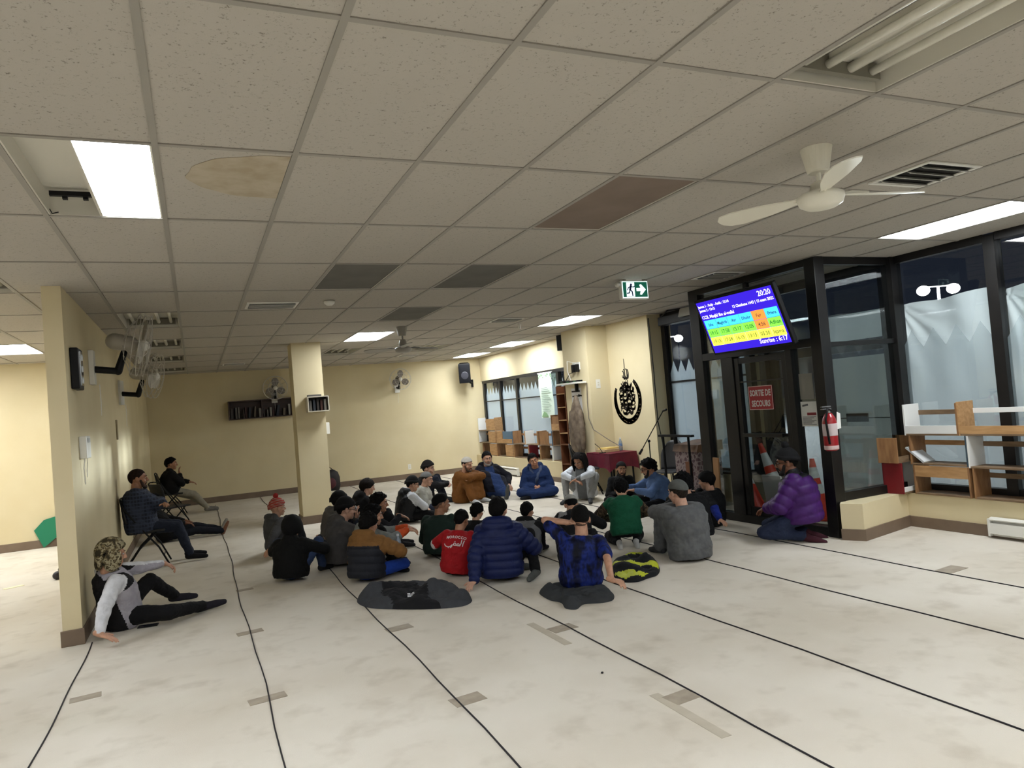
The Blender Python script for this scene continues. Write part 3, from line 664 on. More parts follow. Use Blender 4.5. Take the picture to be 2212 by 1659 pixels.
# loudspeakers
def speaker(c, d, rz, lab, br=True, tilt=.2):
    t = thing('loudspeaker', lab, 'speaker', (c[0], c[1], c[2]-d[2]/2), 0)
    R = RZ(rz) @ Matrix.Rotation(tilt, 3, 'X'); C = Vector(c); dx, dy, dz = [q/2 for q in d]
    MB().prism([(-dx, -dy), (dx, -dy), (dx*.7, dy), (-dx*.7, dy)], lambda a, b, tt: C+R @ Vector((a, b, tt)), -dz, dz).build('cabinet', m_black, t, bevel=.008)
    mg = M('speaker_grille', (22, 22, 25), .8, bump=.5, bscale=300, spec=.1)
    MB().box(C+Vector((-dx*.85, -dy-.006, -dz*.9)), C+Vector((dx*.85, -dy, dz*.9)), 0, R, C).build('grille', mg, t)
    MB().cyl(C+R @ Vector((0, -dy-.012, -dz*.2)), C+R @ Vector((0, -dy, -dz*.2)), dx*.6, dx*.7, 20).build('cone', M('speaker_cone', (50, 50, 56), .4), t)
    if br: MB().tube([C+R @ Vector((dx*.3, dy*.6, -dz*.7)), C+Vector((.22, .22, -dz*1.0)), C+Vector((.3, .3, -dz*1.1))], .03, 8).cbox(C+Vector((.31, .32, -dz*1.1)), (.05, .04, .2)).build('bracket', m_black, t)
speaker((6.42, 17.32, 2.58), (.3, .28, .5), -.35, 'black loudspeaker on a bracket high on the far wall')
speaker((6.6, 12.2, 2.78), (.2, .22, .3), .3, 'black loudspeaker under the ceiling behind the column', False, 0)

# ================================================================== screen
TW, TH, TT = 1.26, 1.26*9/16, math.radians(20.8)
k_ = (1.26-1.0)/.3; TC = Vector((4.508+(5.86-4.508)*k_, 4.975+(6.467-4.975)*k_, 2.238+(2.4089-2.238)*k_))
ax_w = Vector((.015, -1, 0)).normalized(); ax_n = Vector((-1, -.015, 0)); ax_u = Vector((0, 0, math.cos(TT)))+ax_n*math.sin(TT); ax_f = ax_w.cross(ax_u).normalized()
if ax_f.x > 0: ax_f = -ax_f
sc = lambda a, b, tt: TC+ax_w*a+ax_u*b+ax_f*tt
t = thing('wall_screen', 'large wall screen showing a coloured prayer timetable above the exit door', 'screen', (TC.x, TC.y, TC.z-TH/2))
MB().prism([(-TW/2, -TH/2), (TW/2, -TH/2), (TW/2, TH/2), (-TW/2, TH/2)], sc, -.06, 0).build('casing', m_black, t, bevel=.01)
def scol(n, c, e=1.0): return M('screen_'+n, (0, 0, 0), .9, emit=e, emitc=c, spec=0)
iw, ih = TW/2-.03, TH/2-.03
def rect(a0, a1, b0, b1, tt, m, nm, par=t): return MB().prism([(a0, b0), (a1, b0), (a1, b1), (a0, b1)], sc, tt, tt+.0008).build(nm, m, par)
scr = rect(-iw, iw, -ih, ih, .0005, scol('blue', (44, 26, 164)), 'display')
ta0, ta1 = -iw+.02, iw-.02; cw = (ta1-ta0)/6; zb = [-.235, -.125, -.018, .095]
rows = [['19:15', '17:58', '16:15', '13:15', '05:30', 'Iqama'], ['19:15', '17:58', '15:17', '12:05', '4:56', 'Adhan'], ['Isha', 'Maghrib', 'Asr', 'Dhohr', 'Fajr', 'Priere']]
rc = [(244, 242, 70), (112, 214, 62), (62, 176, 246)]
mt = scol('ink', (26, 60, 40)); mtw = scol('white', (226, 222, 255))
for r in range(3):
    for c in range(6):
        m = scol('orange', (246, 122, 52)) if (c == 4 and r > 0) else scol('row%d' % r, rc[r])
        cell = rect(ta0+c*cw+.002, ta0+(c+1)*cw-.002, zb[r]+.002, zb[r+1]-.002, .0015, m, 'table_cell')
        tm = MB(); text_mesh(tm, rows[r][c], .062 if r < 2 else .05, lambda a, b, tt, c=c, r=r: sc(ta0+(c+.5)*cw+a, (zb[r]+zb[r+1])/2-.02+b, tt), 0, .0035, 0, .0012, 'CENTER'); tm.build('cell_text', mt, cell)
for s_, a_, b_, z_, al in (('20:20', iw-.03, ih-.085, .085, 'RIGHT'), ('12 Chaabane 1443 | 15 mars 2022', iw-.02, ih-.15, .045, 'RIGHT'), ('Jumua 1 - Fadjr - Asafa : 12:10', -iw+.015, ih-.07, .043, 'LEFT'), ('Jumua 2 : 13:15', -iw+.015, ih-.12, .043, 'LEFT'), ('CCIL Masjid Ibn al-walid', -iw+.015, .115, .055, 'LEFT'), ('Sunrise : 6:17', iw-.03, -ih+.035, .075, 'RIGHT')):
    tm = MB(); text_mesh(tm, s_, z_, lambda a, b, tt, a_=a_, b_=b_: sc(a_+a, b_+b, tt), 0, .002, 0, .0012, al); tm.build('screen_text', mtw, scr)
MB().cyl(TC-ax_f*.06, Vector((XD-.05, TC.y, TC.z+.15)), .04, .04, 10).box((XD-.07, TC.y-.2, TC.z-.05), (XD-.05, TC.y+.2, TC.z+.35)).build('wall_mount', m_black, t)
# ================================================================== calligraphy on the niche wall
m_ink = M('calligraphy_black', (34, 26, 24), .55)
t = thing('wall_calligraphy', 'black circular arabic calligraphy with open ring on the yellow wall', 'wall art', (6.895, 10.58, 1.2))
cf = lambda a, b, tt: (6.9-tt, 10.58-a, 1.6+b)
g = MB(); pts = []; ws = []
for k in range(41):
    th = math.radians(150+(412-150)*k/40); pts.append((.385*math.cos(th), .385*math.sin(th)-.01)); ws.append(.098*min(1, .65+2.2*min(k, 40-k)/40))
g.ribbon(pts, ws, cf, 0, .006); g.build('ring', m_ink, t)
dots = MB()                                     # worn pale flecks inside the ring
rnd = random.Random(3)
for k in range(26):
    th = math.radians(rnd.uniform(165, 400)); r_ = .385+rnd.uniform(-.02, .02); dots.ribbon([(r_*math.cos(th), r_*math.sin(th)-.01), ((r_+.005)*math.cos(th+.05), (r_+.005)*math.sin(th+.05)-.01)], .007, cf, .006, .0075)
dots.build('fleck', M('fleck_tan', (150, 130, 100), .7), t)
g = MB()
def arc(cx, cy, rx, ry, a0, a1, n=10): return [(cx+rx*math.cos(math.radians(a0+(a1-a0)*k/n)), cy+ry*math.sin(math.radians(a0+(a1-a0)*k/n))) for k in range(n+1)]
def taper(n, w): return [w*(.35+.65*math.sin(math.pi*(k+.3)/(n+.6))) for k in range(n+1)]
for row in range(7):                            # interlaced script filling the oval
    b0 = -.235+row*.078; hw = .25*math.sqrt(max(.05, 1-(b0/.3)**2))
    nn = max(2, int(hw*2/.1)); 
    for q in range(nn):
        a0 = -hw+hw*2*(q+.5)/nn; ty = (q+row) % 4
        if ty == 0: s_ = arc(a0, b0+.02, .058, .05, 170, 380)
        elif ty == 1: s_ = arc(a0, b0, .05, .045, -20, 210)+[(a0-.06, b0-.05)]
        elif ty == 2: s_ = [(a0-.05, b0+.04), (a0-.01, b0-.01), (a0+.03, b0+.0), (a0+.055, b0+.06)]
        else: s_ = arc(a0, b0+.015, .04, .035, 0, 330)
        g.ribbon(s_, taper(len(s_)-1, .042), cf, 0, .005)
    if True: s_ = [(-hw*.95+hw*1.9*k/12, b0-.02+.018*math.sin(k*1.1)) for k in range(13)]; g.ribbon(s_, taper(12, .03), cf, 0, .005)
for a0, l_ in ((-.16, .12), (-.1, .2), (-.02, .16), (.05, .22), (.12, .15), (.18, .1)): g.ribbon([(a0, .12), (a0+.012, .12+l_*.5), (a0+.004, .10+l_)], [.026, .032, .014], cf, 0, .005)
for k in range(14):
    a0, b0 = rnd.uniform(-.17, .17), rnd.uniform(-.2, .2); g.prism([(a0, b0-.012), (a0+.012, b0), (a0, b0+.012), (a0-.012, b0)], cf, 0, .0055)
g.build('script_oval', m_ink, t)
g = MB()                                        # the word above with its long upright stroke
g.ribbon([(-.02, .70), (-.012, .6), (-.016, .45), (0, .30)], [.006, .018, .016, .006], cf, 0, .005)
for cx_, h_ in ((-.075, .11), (-.04, .16), (.03, .17), (.07, .14)):
    s_ = arc(cx_, .43, .025, h_*.55, 200, 480); g.ribbon(s_, taper(len(s_)-1, .024), cf, 0, .005)
s_ = arc(-.01, .42, .09, .06, 180, 360); g.ribbon(s_, taper(len(s_)-1, .022), cf, 0, .005)
g.build('top_word', m_ink, t)

# ================================================================== column side: bookcase, router shelf, poster, jacket, cables
m_bk = M('bookcase_wood', (112, 66, 40), .5, c2=(92, 52, 30), nscale=4, stretch=(6, 6, 1))
t = thing('tall_bookcase', 'tall narrow brown bookcase beside the column', 'bookcase', (6.6, 12.2, 0))
X0, X1, Y0, Y1, Z1 = 6.46, 6.71, 12.04, 12.40, 1.94
for nm, lo, hi in (('side_board', (X0, Y0, 0), (X1, Y0+.02, Z1)), ('side_board', (X0, Y1-.02, 0), (X1, Y1, Z1)), ('back_board', (X1-.01, Y0+.02, 0), (X1, Y1-.02, Z1))): MB().box(lo, hi).build(nm, m_bk, t)
for z in (.05, .42, .8, 1.02, 1.27, 1.52, 1.78): MB().box((X0, Y0+.02, z), (X1-.01, Y1-.02, z+.018)).build('shelf_board', m_pale if z > .9 else m_bk, t)
t = thing('router_shelf', 'white top shelf holding black network boxes above the bookcase', 'shelf', (6.4, 12.0, 1.945))
sh_ = on_x(1200, 832, 6.3)
MB().box((6.27, 11.2, 1.945), (6.465, 12.0, 1.975)).build('board', m_white, t, bevel=.004)
MB().box((6.40, 11.5, 1.80), (6.46, 11.53, 1.945)).build('bracket', m_black, t)
for k, (y, h_, lab) in enumerate(((11.84, .05, 'flat black network box with antennas on the white shelf'), (11.6, .035, 'small black network box on the white shelf'), (11.34, .03, 'small black adapter on the near end of the white shelf'))):
    t2 = thing('network_box', lab, 'router', (6.36, y, 1.977), 0, 'network boxes on the white shelf')
    MB().box((6.3, y-.09, 1.977), (6.42, y+.09, 1.977+h_)).build('case', m_black, t2, bevel=.006)
    if k == 0:
        for q in range(4): MB().cyl((6.33, y-.07+q*.045, 2.02), (6.32, y-.07+q*.045, 2.12), .006, .004, 8).build('antenna', m_black, t2)
    MB().box((6.298, y-.04, 1.985), (6.3, y+.04, 1.992)).build('status_light', M('led_green', (60, 140, 80), .4), t2)
t = thing('power_bar', 'white outlet with black plugs and cords high on the column', 'outlet', (6.45, 11.5, 2.2))
MB().box((6.45, 11.38, 2.2), (6.47, 11.64, 2.34)).build('cover', m_white, t, bevel=.003)
for y in (11.42, 11.57): MB().box((6.40, y-.03, 2.16), (6.45, y+.03, 2.30)).build('plug', m_black, t)
for k, pts in enumerate(([(6.42, 11.6, 2.16), (6.40, 11.7, 2.14), (6.42, 11.78, 2.1), (6.4, 11.84, 2.03)], [(6.42, 11.45, 2.32), (6.38, 11.7, 2.38), (6.38, 11.72, 2.2), (6.38, 11.62, 2.02)])): MB().tube(pts, .007, 6).build('cord', m_black if k == 0 else m_white, t)
# poster on the column side
t = thing('event_poster', 'tall white poster with black print on the column side behind the brown jacket', 'poster', (6.465, 11.6, 1.05))
pfn = lambda a, b, tt: (6.468-tt, 11.62-a, 1.45+b)
MB().prism([(-.17, -.4), (.2, -.4), (.2, .42), (-.17, .42)], pfn, 0, .002).build('sheet', M('poster_white', (226, 224, 222), .7), t)
g = MB()
for b0, w_ in ((.36, .3), (.27, .28), (-.06, .26), (-.11, .22), (-.15, .24)): g.ribbon([(-w_/2, b0), (w_/2, b0)], .028 if b0 > 0 else .018, pfn, .002, .003)
g.ribbon(arc(.02, .1, .09, .11, 0, 360, 20), .022, pfn, .002, .003); g.ribbon(arc(.02, .12, .04, .04, 0, 300), .02, pfn, .002, .003); g.ribbon(arc(.02, .07, .04, .04, 90, 400), .02, pfn, .002, .003)
g.build('print', m_ink, t)
# brown jacket hanging
t = thing('hanging_jacket', 'brown jacket hanging from a hook on the column', 'jacket', (6.36, 11.45, .66))
MB().cyl((6.47, 11.42, 1.72), (6.40, 11.42, 1.74), .012, .012, 8).build('hook', m_black, t)
def jr(z, wx, wy, cy_, ph):
    return [(6.345+wx*math.cos(a)*(1+.28*math.sin(5*a+ph)), cy_+wy*math.sin(a)*(1+.2*math.sin(7*a+ph*1.7)), z+.01*math.sin(3*a+ph)) for a in [2*math.pi*k/40 for k in range(40)]]
m_jk = M('jacket_brown', (128, 112, 94), .8, c2=(92, 78, 64), nscale=9, bump=.6, bscale=14)
MB().loft([jr(z, wx, wy, cy_, z*9) for z, wx, wy, cy_ in ((.66, .08, .17, 11.5), (.8, .09, .19, 11.5), (1.0, .1, .2, 11.48), (1.2, .095, .2, 11.47), (1.4, .085, .16, 11.45), (1.55, .06, .11, 11.43), (1.66, .04, .06, 11.42), (1.73, .02, .03, 11.42))]).build('body', m_jk, t, smooth=True)
MB().cap((6.34, 11.32, 1.42), (6.33, 11.25, 1.1), .055, .05).cap((6.33, 11.25, 1.1), (6.35, 11.3, .78), .05, .045).build('sleeve', m_jk, t, smooth=True)
MB().cap((6.34, 11.62, 1.42), (6.34, 11.7, 1.15), .05, .045).build('sleeve', m_jk, t, smooth=True)
tag(MB().tube([(6.45, 11.16, 1.94), (6.45, 11.2, 1.6), (6.44, 11.18, 1.3), (6.46, 11.08, 1.1), (6.55, 10.7, .9), (6.6, 10.4, .78)], .008, 6).build('power_cable', M('cable_grey', (110, 100, 88), .6)), 'grey cable drooping from the shelf past the jacket to the table', 'cable')
tag(MB().tube([(6.915, 9.78, 2.9), (6.93, 9.775, 2.0), (6.92, 9.77, 1.2), (6.95, 9.7, .7), (6.97, 9.62, .45), (6.98, 9.6, .05)], .008, 6).build('wall_cable', m_black), 'thin black cable running down the wall end by the microphone', 'cable')
# banner on the far window
t = thing('window_banner', 'long pale banner with green trees and text lines hanging on the far window', 'banner', (6.94, 13.8, 1.3))
bfn = lambda a, b, tt: (6.95-tt, 13.8-a, 1.8+b)
MB().grid(8, 16, lambda u, v: (6.95+.012*math.sin(v*6), 13.8+.31-.62*u, 1.31+.98*v)).build('cloth', M('banner_pale', (206, 222, 206), .8), t, smooth=True)
g = MB()
for k in range(16):
    w_ = .22-.05*((k*7) % 4)*.5; g.ribbon([(-.22, .2-k*.036), (-.22+2*w_, .2-k*.036)], .01, bfn, .008, .01)
g.build('text_line', M('banner_ink', (140, 158, 140), .8), t)
g = MB(); rnd = random.Random(5)
for k in range(40):
    a0, b0 = rnd.uniform(-.3, .3), rnd.uniform(.3, .46); r_ = rnd.uniform(.012, .03); g.prism([(a0+r_*math.cos(q), b0+r_*math.sin(q)) for q in (0, 1, 2, 3, 4, 5)], bfn, .008, .01)
g.prism([(-.28, -.46), (.05, -.46), (-.05, -.37), (-.16, -.35)], bfn, .008, .01)
g.build('tree_print', M('banner_green', (128, 164, 118), .8), t)
MB().cyl((6.95, 13.45, 2.29), (6.95, 14.15, 2.29), .01, .01, 8).build('rod', m_white, t)

# ================================================================== open wooden book racks
m_red = M('rack_red', (112, 14, 22), .5); m_blue = M('rack_blue', (82, 110, 132), .6); m_wht = M('rack_white', (222, 222, 218), .5); m_dkblue = M('rack_slate', (58, 74, 84), .6)
m_w2 = M('rack_wood', (152, 112, 72), .6, c2=(128, 90, 56), nscale=5, stretch=(5, 5, 1)); m_w3 = M('rack_wood_pale', (186, 146, 100), .6, c2=(164, 124, 80), nscale=5, stretch=(1, 6, 6)); m_w4 = M('rack_wood_grey', (128, 104, 78), .65, c2=(108, 86, 62), nscale=5, stretch=(1, 6, 6))
def rack(lab, c, rz, L, D, H, ms, grp, front=.06, back=True, shelfm=None):
    """open rack: length along local x, front toward local -y. ms = (far side, near side, front rail, back rail)"""
    t = thing('book_rack', lab, 'rack', c, rz, grp); th = .018
    b = lambda nm, lo, hi, m: MB().box(lo, hi).build(nm, m, t, local=True, bevel=.002)
    b('side_panel', (-L/2, -D/2, 0), (-L/2+th, D/2, H), ms[0]); b('side_panel', (L/2-th, -D/2, 0), (L/2, D/2, H), ms[1])
    b('shelf_board', (-L/2+th, -D/2, .0), (L/2-th, D/2, th), shelfm or m_w4)
    if front: b('front_rail', (-L/2+th, -D/2, th), (L/2-th, -D/2+.014, th+front), ms[2])
    if back: b('back_rail', (-L/2+th, D/2-.014, H*.62), (L/2-th, D/2, H*.62+.05), ms[3])
    return t
G1 = 'open wooden racks on the right window ledge'
Rw = -math.pi/2      # local x -> world -Y (towards image right), local -y -> world -X (room)
# right ledge: local x from far (left) to near (right)
def wrack(lab, ya, yb, z, H, ms, grp, x=7.09, D=.24, **k): return rack(lab, (x, (ya+yb)/2, z), Rw, ya-yb, D, H, ms, grp, **k)
rack('low wooden rack with dark red side panel on the corner ledge', (6.98, 5.45, .372), 0.12, .34, .22, .33, (m_red, m_wht, m_wht, m_w4), G1, front=.05)
rack('wooden rack with grey brown sides stacked on the red sided rack', (6.95, 5.45, .705), 0.12, .38, .22, .27, (m_w2, m_w2, m_w4, m_w3), G1, front=.05)
bench = wrack('wooden bench shaped rack at the bottom below the tilted white book', 5.30, 4.69, .362, .31, (m_w2, m_w2, m_w3, m_w4), G1, front=0, back=False)
MB().box((6.972, 4.71, .55), (6.986, 5.28, .668)).build('front_board', m_w3, bench)
wrack('middle wooden rack holding the tilted white book, slate end panel', 5.32, 4.69, .674, .31, (m_w2, m_dkblue, m_w3, m_w3), G1, front=.0)
wrack('top rack with white end panel and white front rail', 5.36, 4.76, .986, .33, (m_wht, m_w2, m_wht, m_w4), G1, front=.085)
wrack('bottom wooden rack at the right picture edge above the heater', 4.66, 3.95, .362, .3, (m_w2, m_w2, m_w3, m_w4), G1, front=0)
wrack('middle rack with white end panel at the right picture edge', 4.69, 3.95, .664, .32, (m_wht, m_w2, m_w4, m_w4), G1, front=0)
wrack('top wooden rack with pale end blocks and a white rod', 4.76, 3.95, .986, .34, (m_w3, m_w2, m_w3, m_wht), G1, front=.08)
wrack('racks further along the ledge outside the picture edge', 3.9, 3.3, .362, .3, (m_w2, m_w2, m_w3, m_w4), G1, front=0)
book(5.05, 5.07, 7.0, 7.18, .70, .25, M('book_white', (214, 216, 216), .5), 'white book leaning in the middle window rack', None)
bpy.data.objects['book' if False else [o.name for o in bpy.data.objects if o.get('label') == 'white book leaning in the middle window rack'][0]].matrix_basis = Matrix.Translation((7.06, 5.17, .70)) @ Matrix.Rotation(Rw, 4, 'Z') @ Matrix.Rotation(math.radians(-52), 4, 'Y')
# far ledge cubbies: (px left, px right, tier, materials)
G2 = 'open wooden racks on the far window ledge'
FR = {}
def frack(lab, u0, u1, z, H, ms, **k):
    ya, yb = on_x(u0, 960, 6.76).y, on_x(u1, 960, 6.76).y
    t = wrack(lab, ya, yb+.01, z, H, ms, G2, x=6.87, D=.22, **k); FR[(u0, round(z, 3))] = t; return t
Z1_, Z2_, Z3_ = .422, .735, 1.045
frack('leftmost lower rack on the far ledge, dark inside', 1042, 1073, Z1_, .305, (m_w2, m_w3, m_w3, m_w2), front=0)
frack('second lower rack on the far ledge with pale end', 1074, 1109, Z1_, .305, (m_w2, m_w3, m_w3, m_w2), front=0)
frack('third lower rack on the far ledge', 1110, 1141, Z1_, .305, (m_w2, m_w3, m_w2, m_w2), front=0)
frack('lower rack with dark red inside on the far ledge', 1142, 1166, Z1_, .305, (m_red, m_w3, m_red, m_red), front=0)
frack('lower rack behind the blue robed man on the far ledge', 1167, 1192, Z1_, .305, (m_w2, m_wht, m_w3, m_w2), front=0)
frack('lower rack with white inside panel next to the bookcase', 1193, 1224, Z1_, .305, (m_wht, m_w2, m_w3, m_w2), front=0)
frack('upper rack with white end at the far corner of the ledge', 1036, 1072, Z2_, .305, (m_wht, m_w3, m_w3, m_w3), front=0)
frack('upper rack with slate blue panel on the far ledge', 1073, 1108, Z2_, .305, (m_w3, m_blue, m_w3, m_blue), front=.1)
frack('upper rack with pale top board right of the blue panel', 1109, 1135, Z2_, .305, (m_w2, m_w3, m_w3, m_w2), front=0)
frack('upper rack with white inside panel on the far ledge', 1136, 1162, Z2_, .305, (m_wht, m_w3, m_w3, m_w2), front=0)
frack('upper rack with brown inside panel on the far ledge', 1163, 1194, Z2_, .305, (m_w2, m_blue, m_w3, m_w2), front=0)
frack('upper dark rack next to the tall bookcase', 1195, 1222, Z2_, .305, (m_w2, m_w3, m_w3, m_w2), front=0)
frack('topmost rack with white and brown panels in the far corner', 1036, 1072, Z3_, .33, (m_wht, m_w3, m_w3, m_w3), front=0)
frack('topmost rack with pale front rail beside the bookcase', 1194, 1218, Z3_, .33, (m_w2, m_w2, m_w3, m_w2), front=.13)
for key, u0, u1, dz, m_ in (((1036, Z3_), 1053, 1071, 0, m_w3), ((1073, Z2_), 1075, 1086, 0, m_w3), ((1073, Z2_), 1087, 1106, 0, m_blue), ((1036, Z2_), 1056, 1071, 0, m_w3), ((1042, Z1_), 1057, 1072, 0, m_w3), ((1074, Z1_), 1091, 1107, 0, m_w3), ((1163, Z2_), 1166, 1186, 0, m_w2), ((1194, Z3_), 1196, 1216, .12, m_w2)):
    ya, yb = on_x(u0, 960, 6.76).y, on_x(u1, 960, 6.76).y
    MB().box((6.762, yb+.01, key[1]+.02+dz), (6.775, ya-.01, key[1]+.30)).build('front_panel', m_, FR[(key[0], round(key[1], 3))])

# ================================================================== heaters
def heater(y0, y1, x, lab):
    t = thing('baseboard_heater', lab, 'heater', (x, (y0+y1)/2, .02))
    MB().box((x-.015, y0, .02), (x, y1, .19)).build('back_plate', m_white, t)
    MB().prism([(x-.065, .05), (x-.06, .045), (x-.05, .145), (x-.062, .15)], lambda a, b, tt: (a, tt, b), y0+.02, y1-.02).build('front_panel', m_white, t)
    MB().box((x-.045, y0+.02, .07), (x-.02, y1-.02, .12)).build('fins', m_dark, t)
    MB().prism([(x-.06, .175), (x-.0, .19), (x, .2), (x-.062, .185)], lambda a, b, tt: (a, tt, b), y0, y1).build('top_lip', m_white, t)
    for yy_ in (y0, y1-.02): MB().box((x-.066, yy_, .02), (x-.015, yy_+.02, .19)).build('end_cap', m_white, t)
heater(2.9, 4.53, 6.985, 'white baseboard heater under the right window racks')
heater(15.0, 16.4, 6.705, 'white baseboard heater under the far window racks')

# ================================================================== door sign, paper, extinguisher
t = thing('exit_door_sign', 'red sign reading SORTIE DE SECOURS on the glass door', 'sign', (XD-.04, 6.49, 1.36))
dfn = lambda a, b, tt: (XD-.006-tt, 6.49-a, 1.506+b)
MB().prism([(-.195, -.142), (.195, -.142), (.195, .142), (-.195, .142)], dfn, 0, .004).build('plate', M('sign_red', (150, 26, 34), .45), t)
g = MB(); g.ribbon([(-.19, -.137), (.19, -.137), (.19, .137), (-.19, .137), (-.19, -.137)], .006, dfn, .004, .005); g.build('border', M('sign_white', (206, 196, 192), .5), t)
g = MB(); text_mesh(g, 'SORTIE DE', .098, lambda a, b, tt: dfn(a, b+.025, tt), 0, .0055, 0, .0035, 'CENTER', .72); text_mesh(g, 'SECOURS', .098, lambda a, b, tt: dfn(a, b-.1, tt), 0, .0055, 0, .0035, 'CENTER', .72); g.build('lettering', MATS['sign_white'], t)
t = thing('notice_paper', 'white notice with red stripe taped to the glass beside the door', 'notice', (XD-.01, 5.79, 1.16))
nfn = lambda a, b, tt: (XD-.003-tt, 5.79-a, 1.3+b)
MB().prism([(-.11, -.135), (.108, -.135), (.11, .135), (-.108, .135)], nfn, 0, .002).build('sheet', M('paper_white', (212, 212, 206), .7), t)
g = MB(); g.ribbon([(-.02, .0), (.09, .0)], .03, nfn, .002, .003); g.build('red_stripe', M('stripe_red', (130, 40, 44), .6), t)
g = MB()
for k in range(7): g.ribbon([(-.09, -.03-.014*k), (.09-.03*(k % 3), -.03-.014*k)], .006, nfn, .002, .003)
g.ribbon([(-.08, .09), (-.01, .1)], .02, nfn, .002, .003); g.build('print', M('print_grey', (90, 90, 92), .7), t)
tag(MB().box((XD-.004, 5.70, 1.46), (XD-.001, 5.89, 1.74)).build('blank_paper', M('paper_grey', (126, 124, 116), .7)), 'greyish blank paper above the notice on the door sidelight', 'paper')
# extinguisher
ex = Vector((5.93, 5.40, 0))
t = thing('fire_extinguisher', 'red fire extinguisher hanging on the black corner post', 'extinguisher', (ex.x, ex.y, .92))
mred = M('extinguisher_red', (150, 22, 30), .3, coat=.3)
MB().lathe([(.05, .925), (.068, .94), (.07, .96), (.07, 1.22), (.062, 1.26), (.04, 1.3), (.025, 1.315)], (ex.x, ex.y, 0), 28).build('cylinder', mred, t, smooth=True)
MB().lathe([(.0705, .94), (.0712, .95), (.0712, .975), (.0705, .98)], (ex.x, ex.y, 0), 28).build('base_band', M('band_pale', (206, 180, 176), .5), t, smooth=True)
MB().lathe([(.0708, 1.08), (.0714, 1.085), (.0714, 1.2), (.0708, 1.205)], (ex.x, ex.y, 0), 28).build('label_band', M('label_white', (196, 180, 180), .5), t, smooth=True)
MB().cyl((ex.x, ex.y, 1.31), (ex.x, ex.y, 1.35), .022, .02, 12).build('valve', M('chrome', (200, 200, 200), .15, metal=1), t)
MB().box((ex.x-.09, ex.y-.015, 1.35), (ex.x+.03, ex.y+.015, 1.362)).box((ex.x-.09, ex.y-.012, 1.375), (ex.x+.03, ex.y+.012, 1.385)).build('handle', M('handle_grey', (150, 150, 152), .3, metal=.7), t)
MB().tube([(ex.x+.02, ex.y-.02, 1.34), (ex.x-.06, ex.y-.05, 1.36), (ex.x-.09, ex.y-.04, 1.25), (ex.x-.075, ex.y-.05, 1.0)], .011, 8).build('hose', m_black, t, smooth=True)
MB().prism([(-.03, -.16), (.03, -.15), (.035, 0), (-.01, .02)], lambda a, b, tt: (ex.x+.07+a, ex.y-.05-tt, 1.3+b), 0, .003).build('inspection_tag', m_wht, t)
MB().box((ex.x-.03, ex.y+.06, 1.25), (ex.x+.12, ex.y+.09, 1.29)).build('wall_hook', m_black, t)

# ================================================================== vestibule contents
m_or = M('cone_orange', (206, 62, 38), .5); m_rf = M('cone_white', (206, 206, 202), .4)
def cone(base_c, apex, lab):
    b = Vector(base_c); a = Vector(apex); ax = (a-b).normalized(); h = (a-b).length
    t = thing('traffic_cone', lab, 'traffic cone', tuple(b), 0, 'traffic cones in the vestibule')
    q = ax.to_track_quat('Z', 'Y').to_matrix()
    MB().box(b+Vector((-.17, -.17, .0)), b+Vector((.17, .17, .03)), 0, q, b).build('base_plate', m_or, t)
    r = lambda z: .135*(1-z/h)+.026*(z/h)
    for z0, z1, m_ in ((.03, h*.42, m_or), (h*.42, h*.58, m_rf), (h*.58, h*.68, m_or), (h*.68, h*.86, m_rf), (h*.86, h, m_or)):
        MB().cyl(b+ax*z0, b+ax*z1, r(z0), r(z1), 24).build('cone_body' if m_ is m_or else 'reflective_band', m_, t, smooth=False)
cone((6.62, 6.80, .02), (6.56, 7.10, .91), 'leaning orange cone behind the middle of the glass door')
cone((6.33, 6.98, .02), (6.36, 7.36, .90), 'leaning orange cone behind the narrow left door pane')
cone((6.75, 6.42, .0), (6.74, 6.45, .72), 'upright orange cone behind the right door sidelight')
tag(MB().box((6.34, 6.55, .15), (6.36, 6.86, .55), 0, Matrix.Rotation(-.12, 3, 'Y')).build('white_board_sheet', m_wht), 'white board leaning behind the glass exit door', 'board')
tag(MB().box((6.2, 7.12, .1), (6.215, 7.25, .52), 0, Matrix.Rotation(-.1, 3, 'Y')).build('white_board_sheet', m_wht), 'narrow white sheet behind the left door pane', 'board')
t = thing('mounted_device', 'black device with white panel mounted above the spear film window', 'device', (7.0, 8.8, 2.7))
MB().box((6.98, 8.3, 2.74), (7.15, 9.62, 2.88)).build('casing', m_black, t, bevel=.01)
MB().box((6.94, 8.45, 2.80), (6.965, 9.0, 2.93), 0, Matrix.Rotation(.35, 3, 'Y')).build('panel', M('panel_grey', (176, 174, 166), .5), t)
MB().tube([(7.0, 9.6, 2.86), (6.95, 9.3, 2.95), (6.97, 9.0, 2.93)], .012, 6).build('cord', m_black, t)
# patterned stuffed bags / fabric behind the door
def sack(c, r, lab, m_):
    o = MB().ball(c, r, n=24, m=16).build('cloth_sack', m_, smooth=True)
    d = o.modifiers.new('lump', 'DISPLACE'); tx = bpy.data.textures.new('lump', 'CLOUDS'); tx.noise_scale = .16; d.texture = tx; d.strength = .09
    tag(o, lab, 'sack')
m_sk = M('sack_pattern', (52, 50, 50), .8, c2=(104, 102, 98), nscale=14, nlo=.48, nhi=.56); m_sk2 = M('sack_dark', (26, 26, 28), .8)
sack((6.95, 7.1, .5), (.2, .2, .5), 'tall mottled grey sack at the back of the vestibule', m_sk)
# plank against the vestibule post
tag(MB().box((5.99, 7.26, .01), (6.012, 7.36, .78), 0, Matrix.Rotation(.03, 3, 'X')).build('wooden_plank', M('plank', (176, 134, 92), .6, c2=(160, 118, 78), nscale=4, stretch=(8, 8, 1))), 'narrow pale wooden plank leaning on the vestibule frame', 'plank')
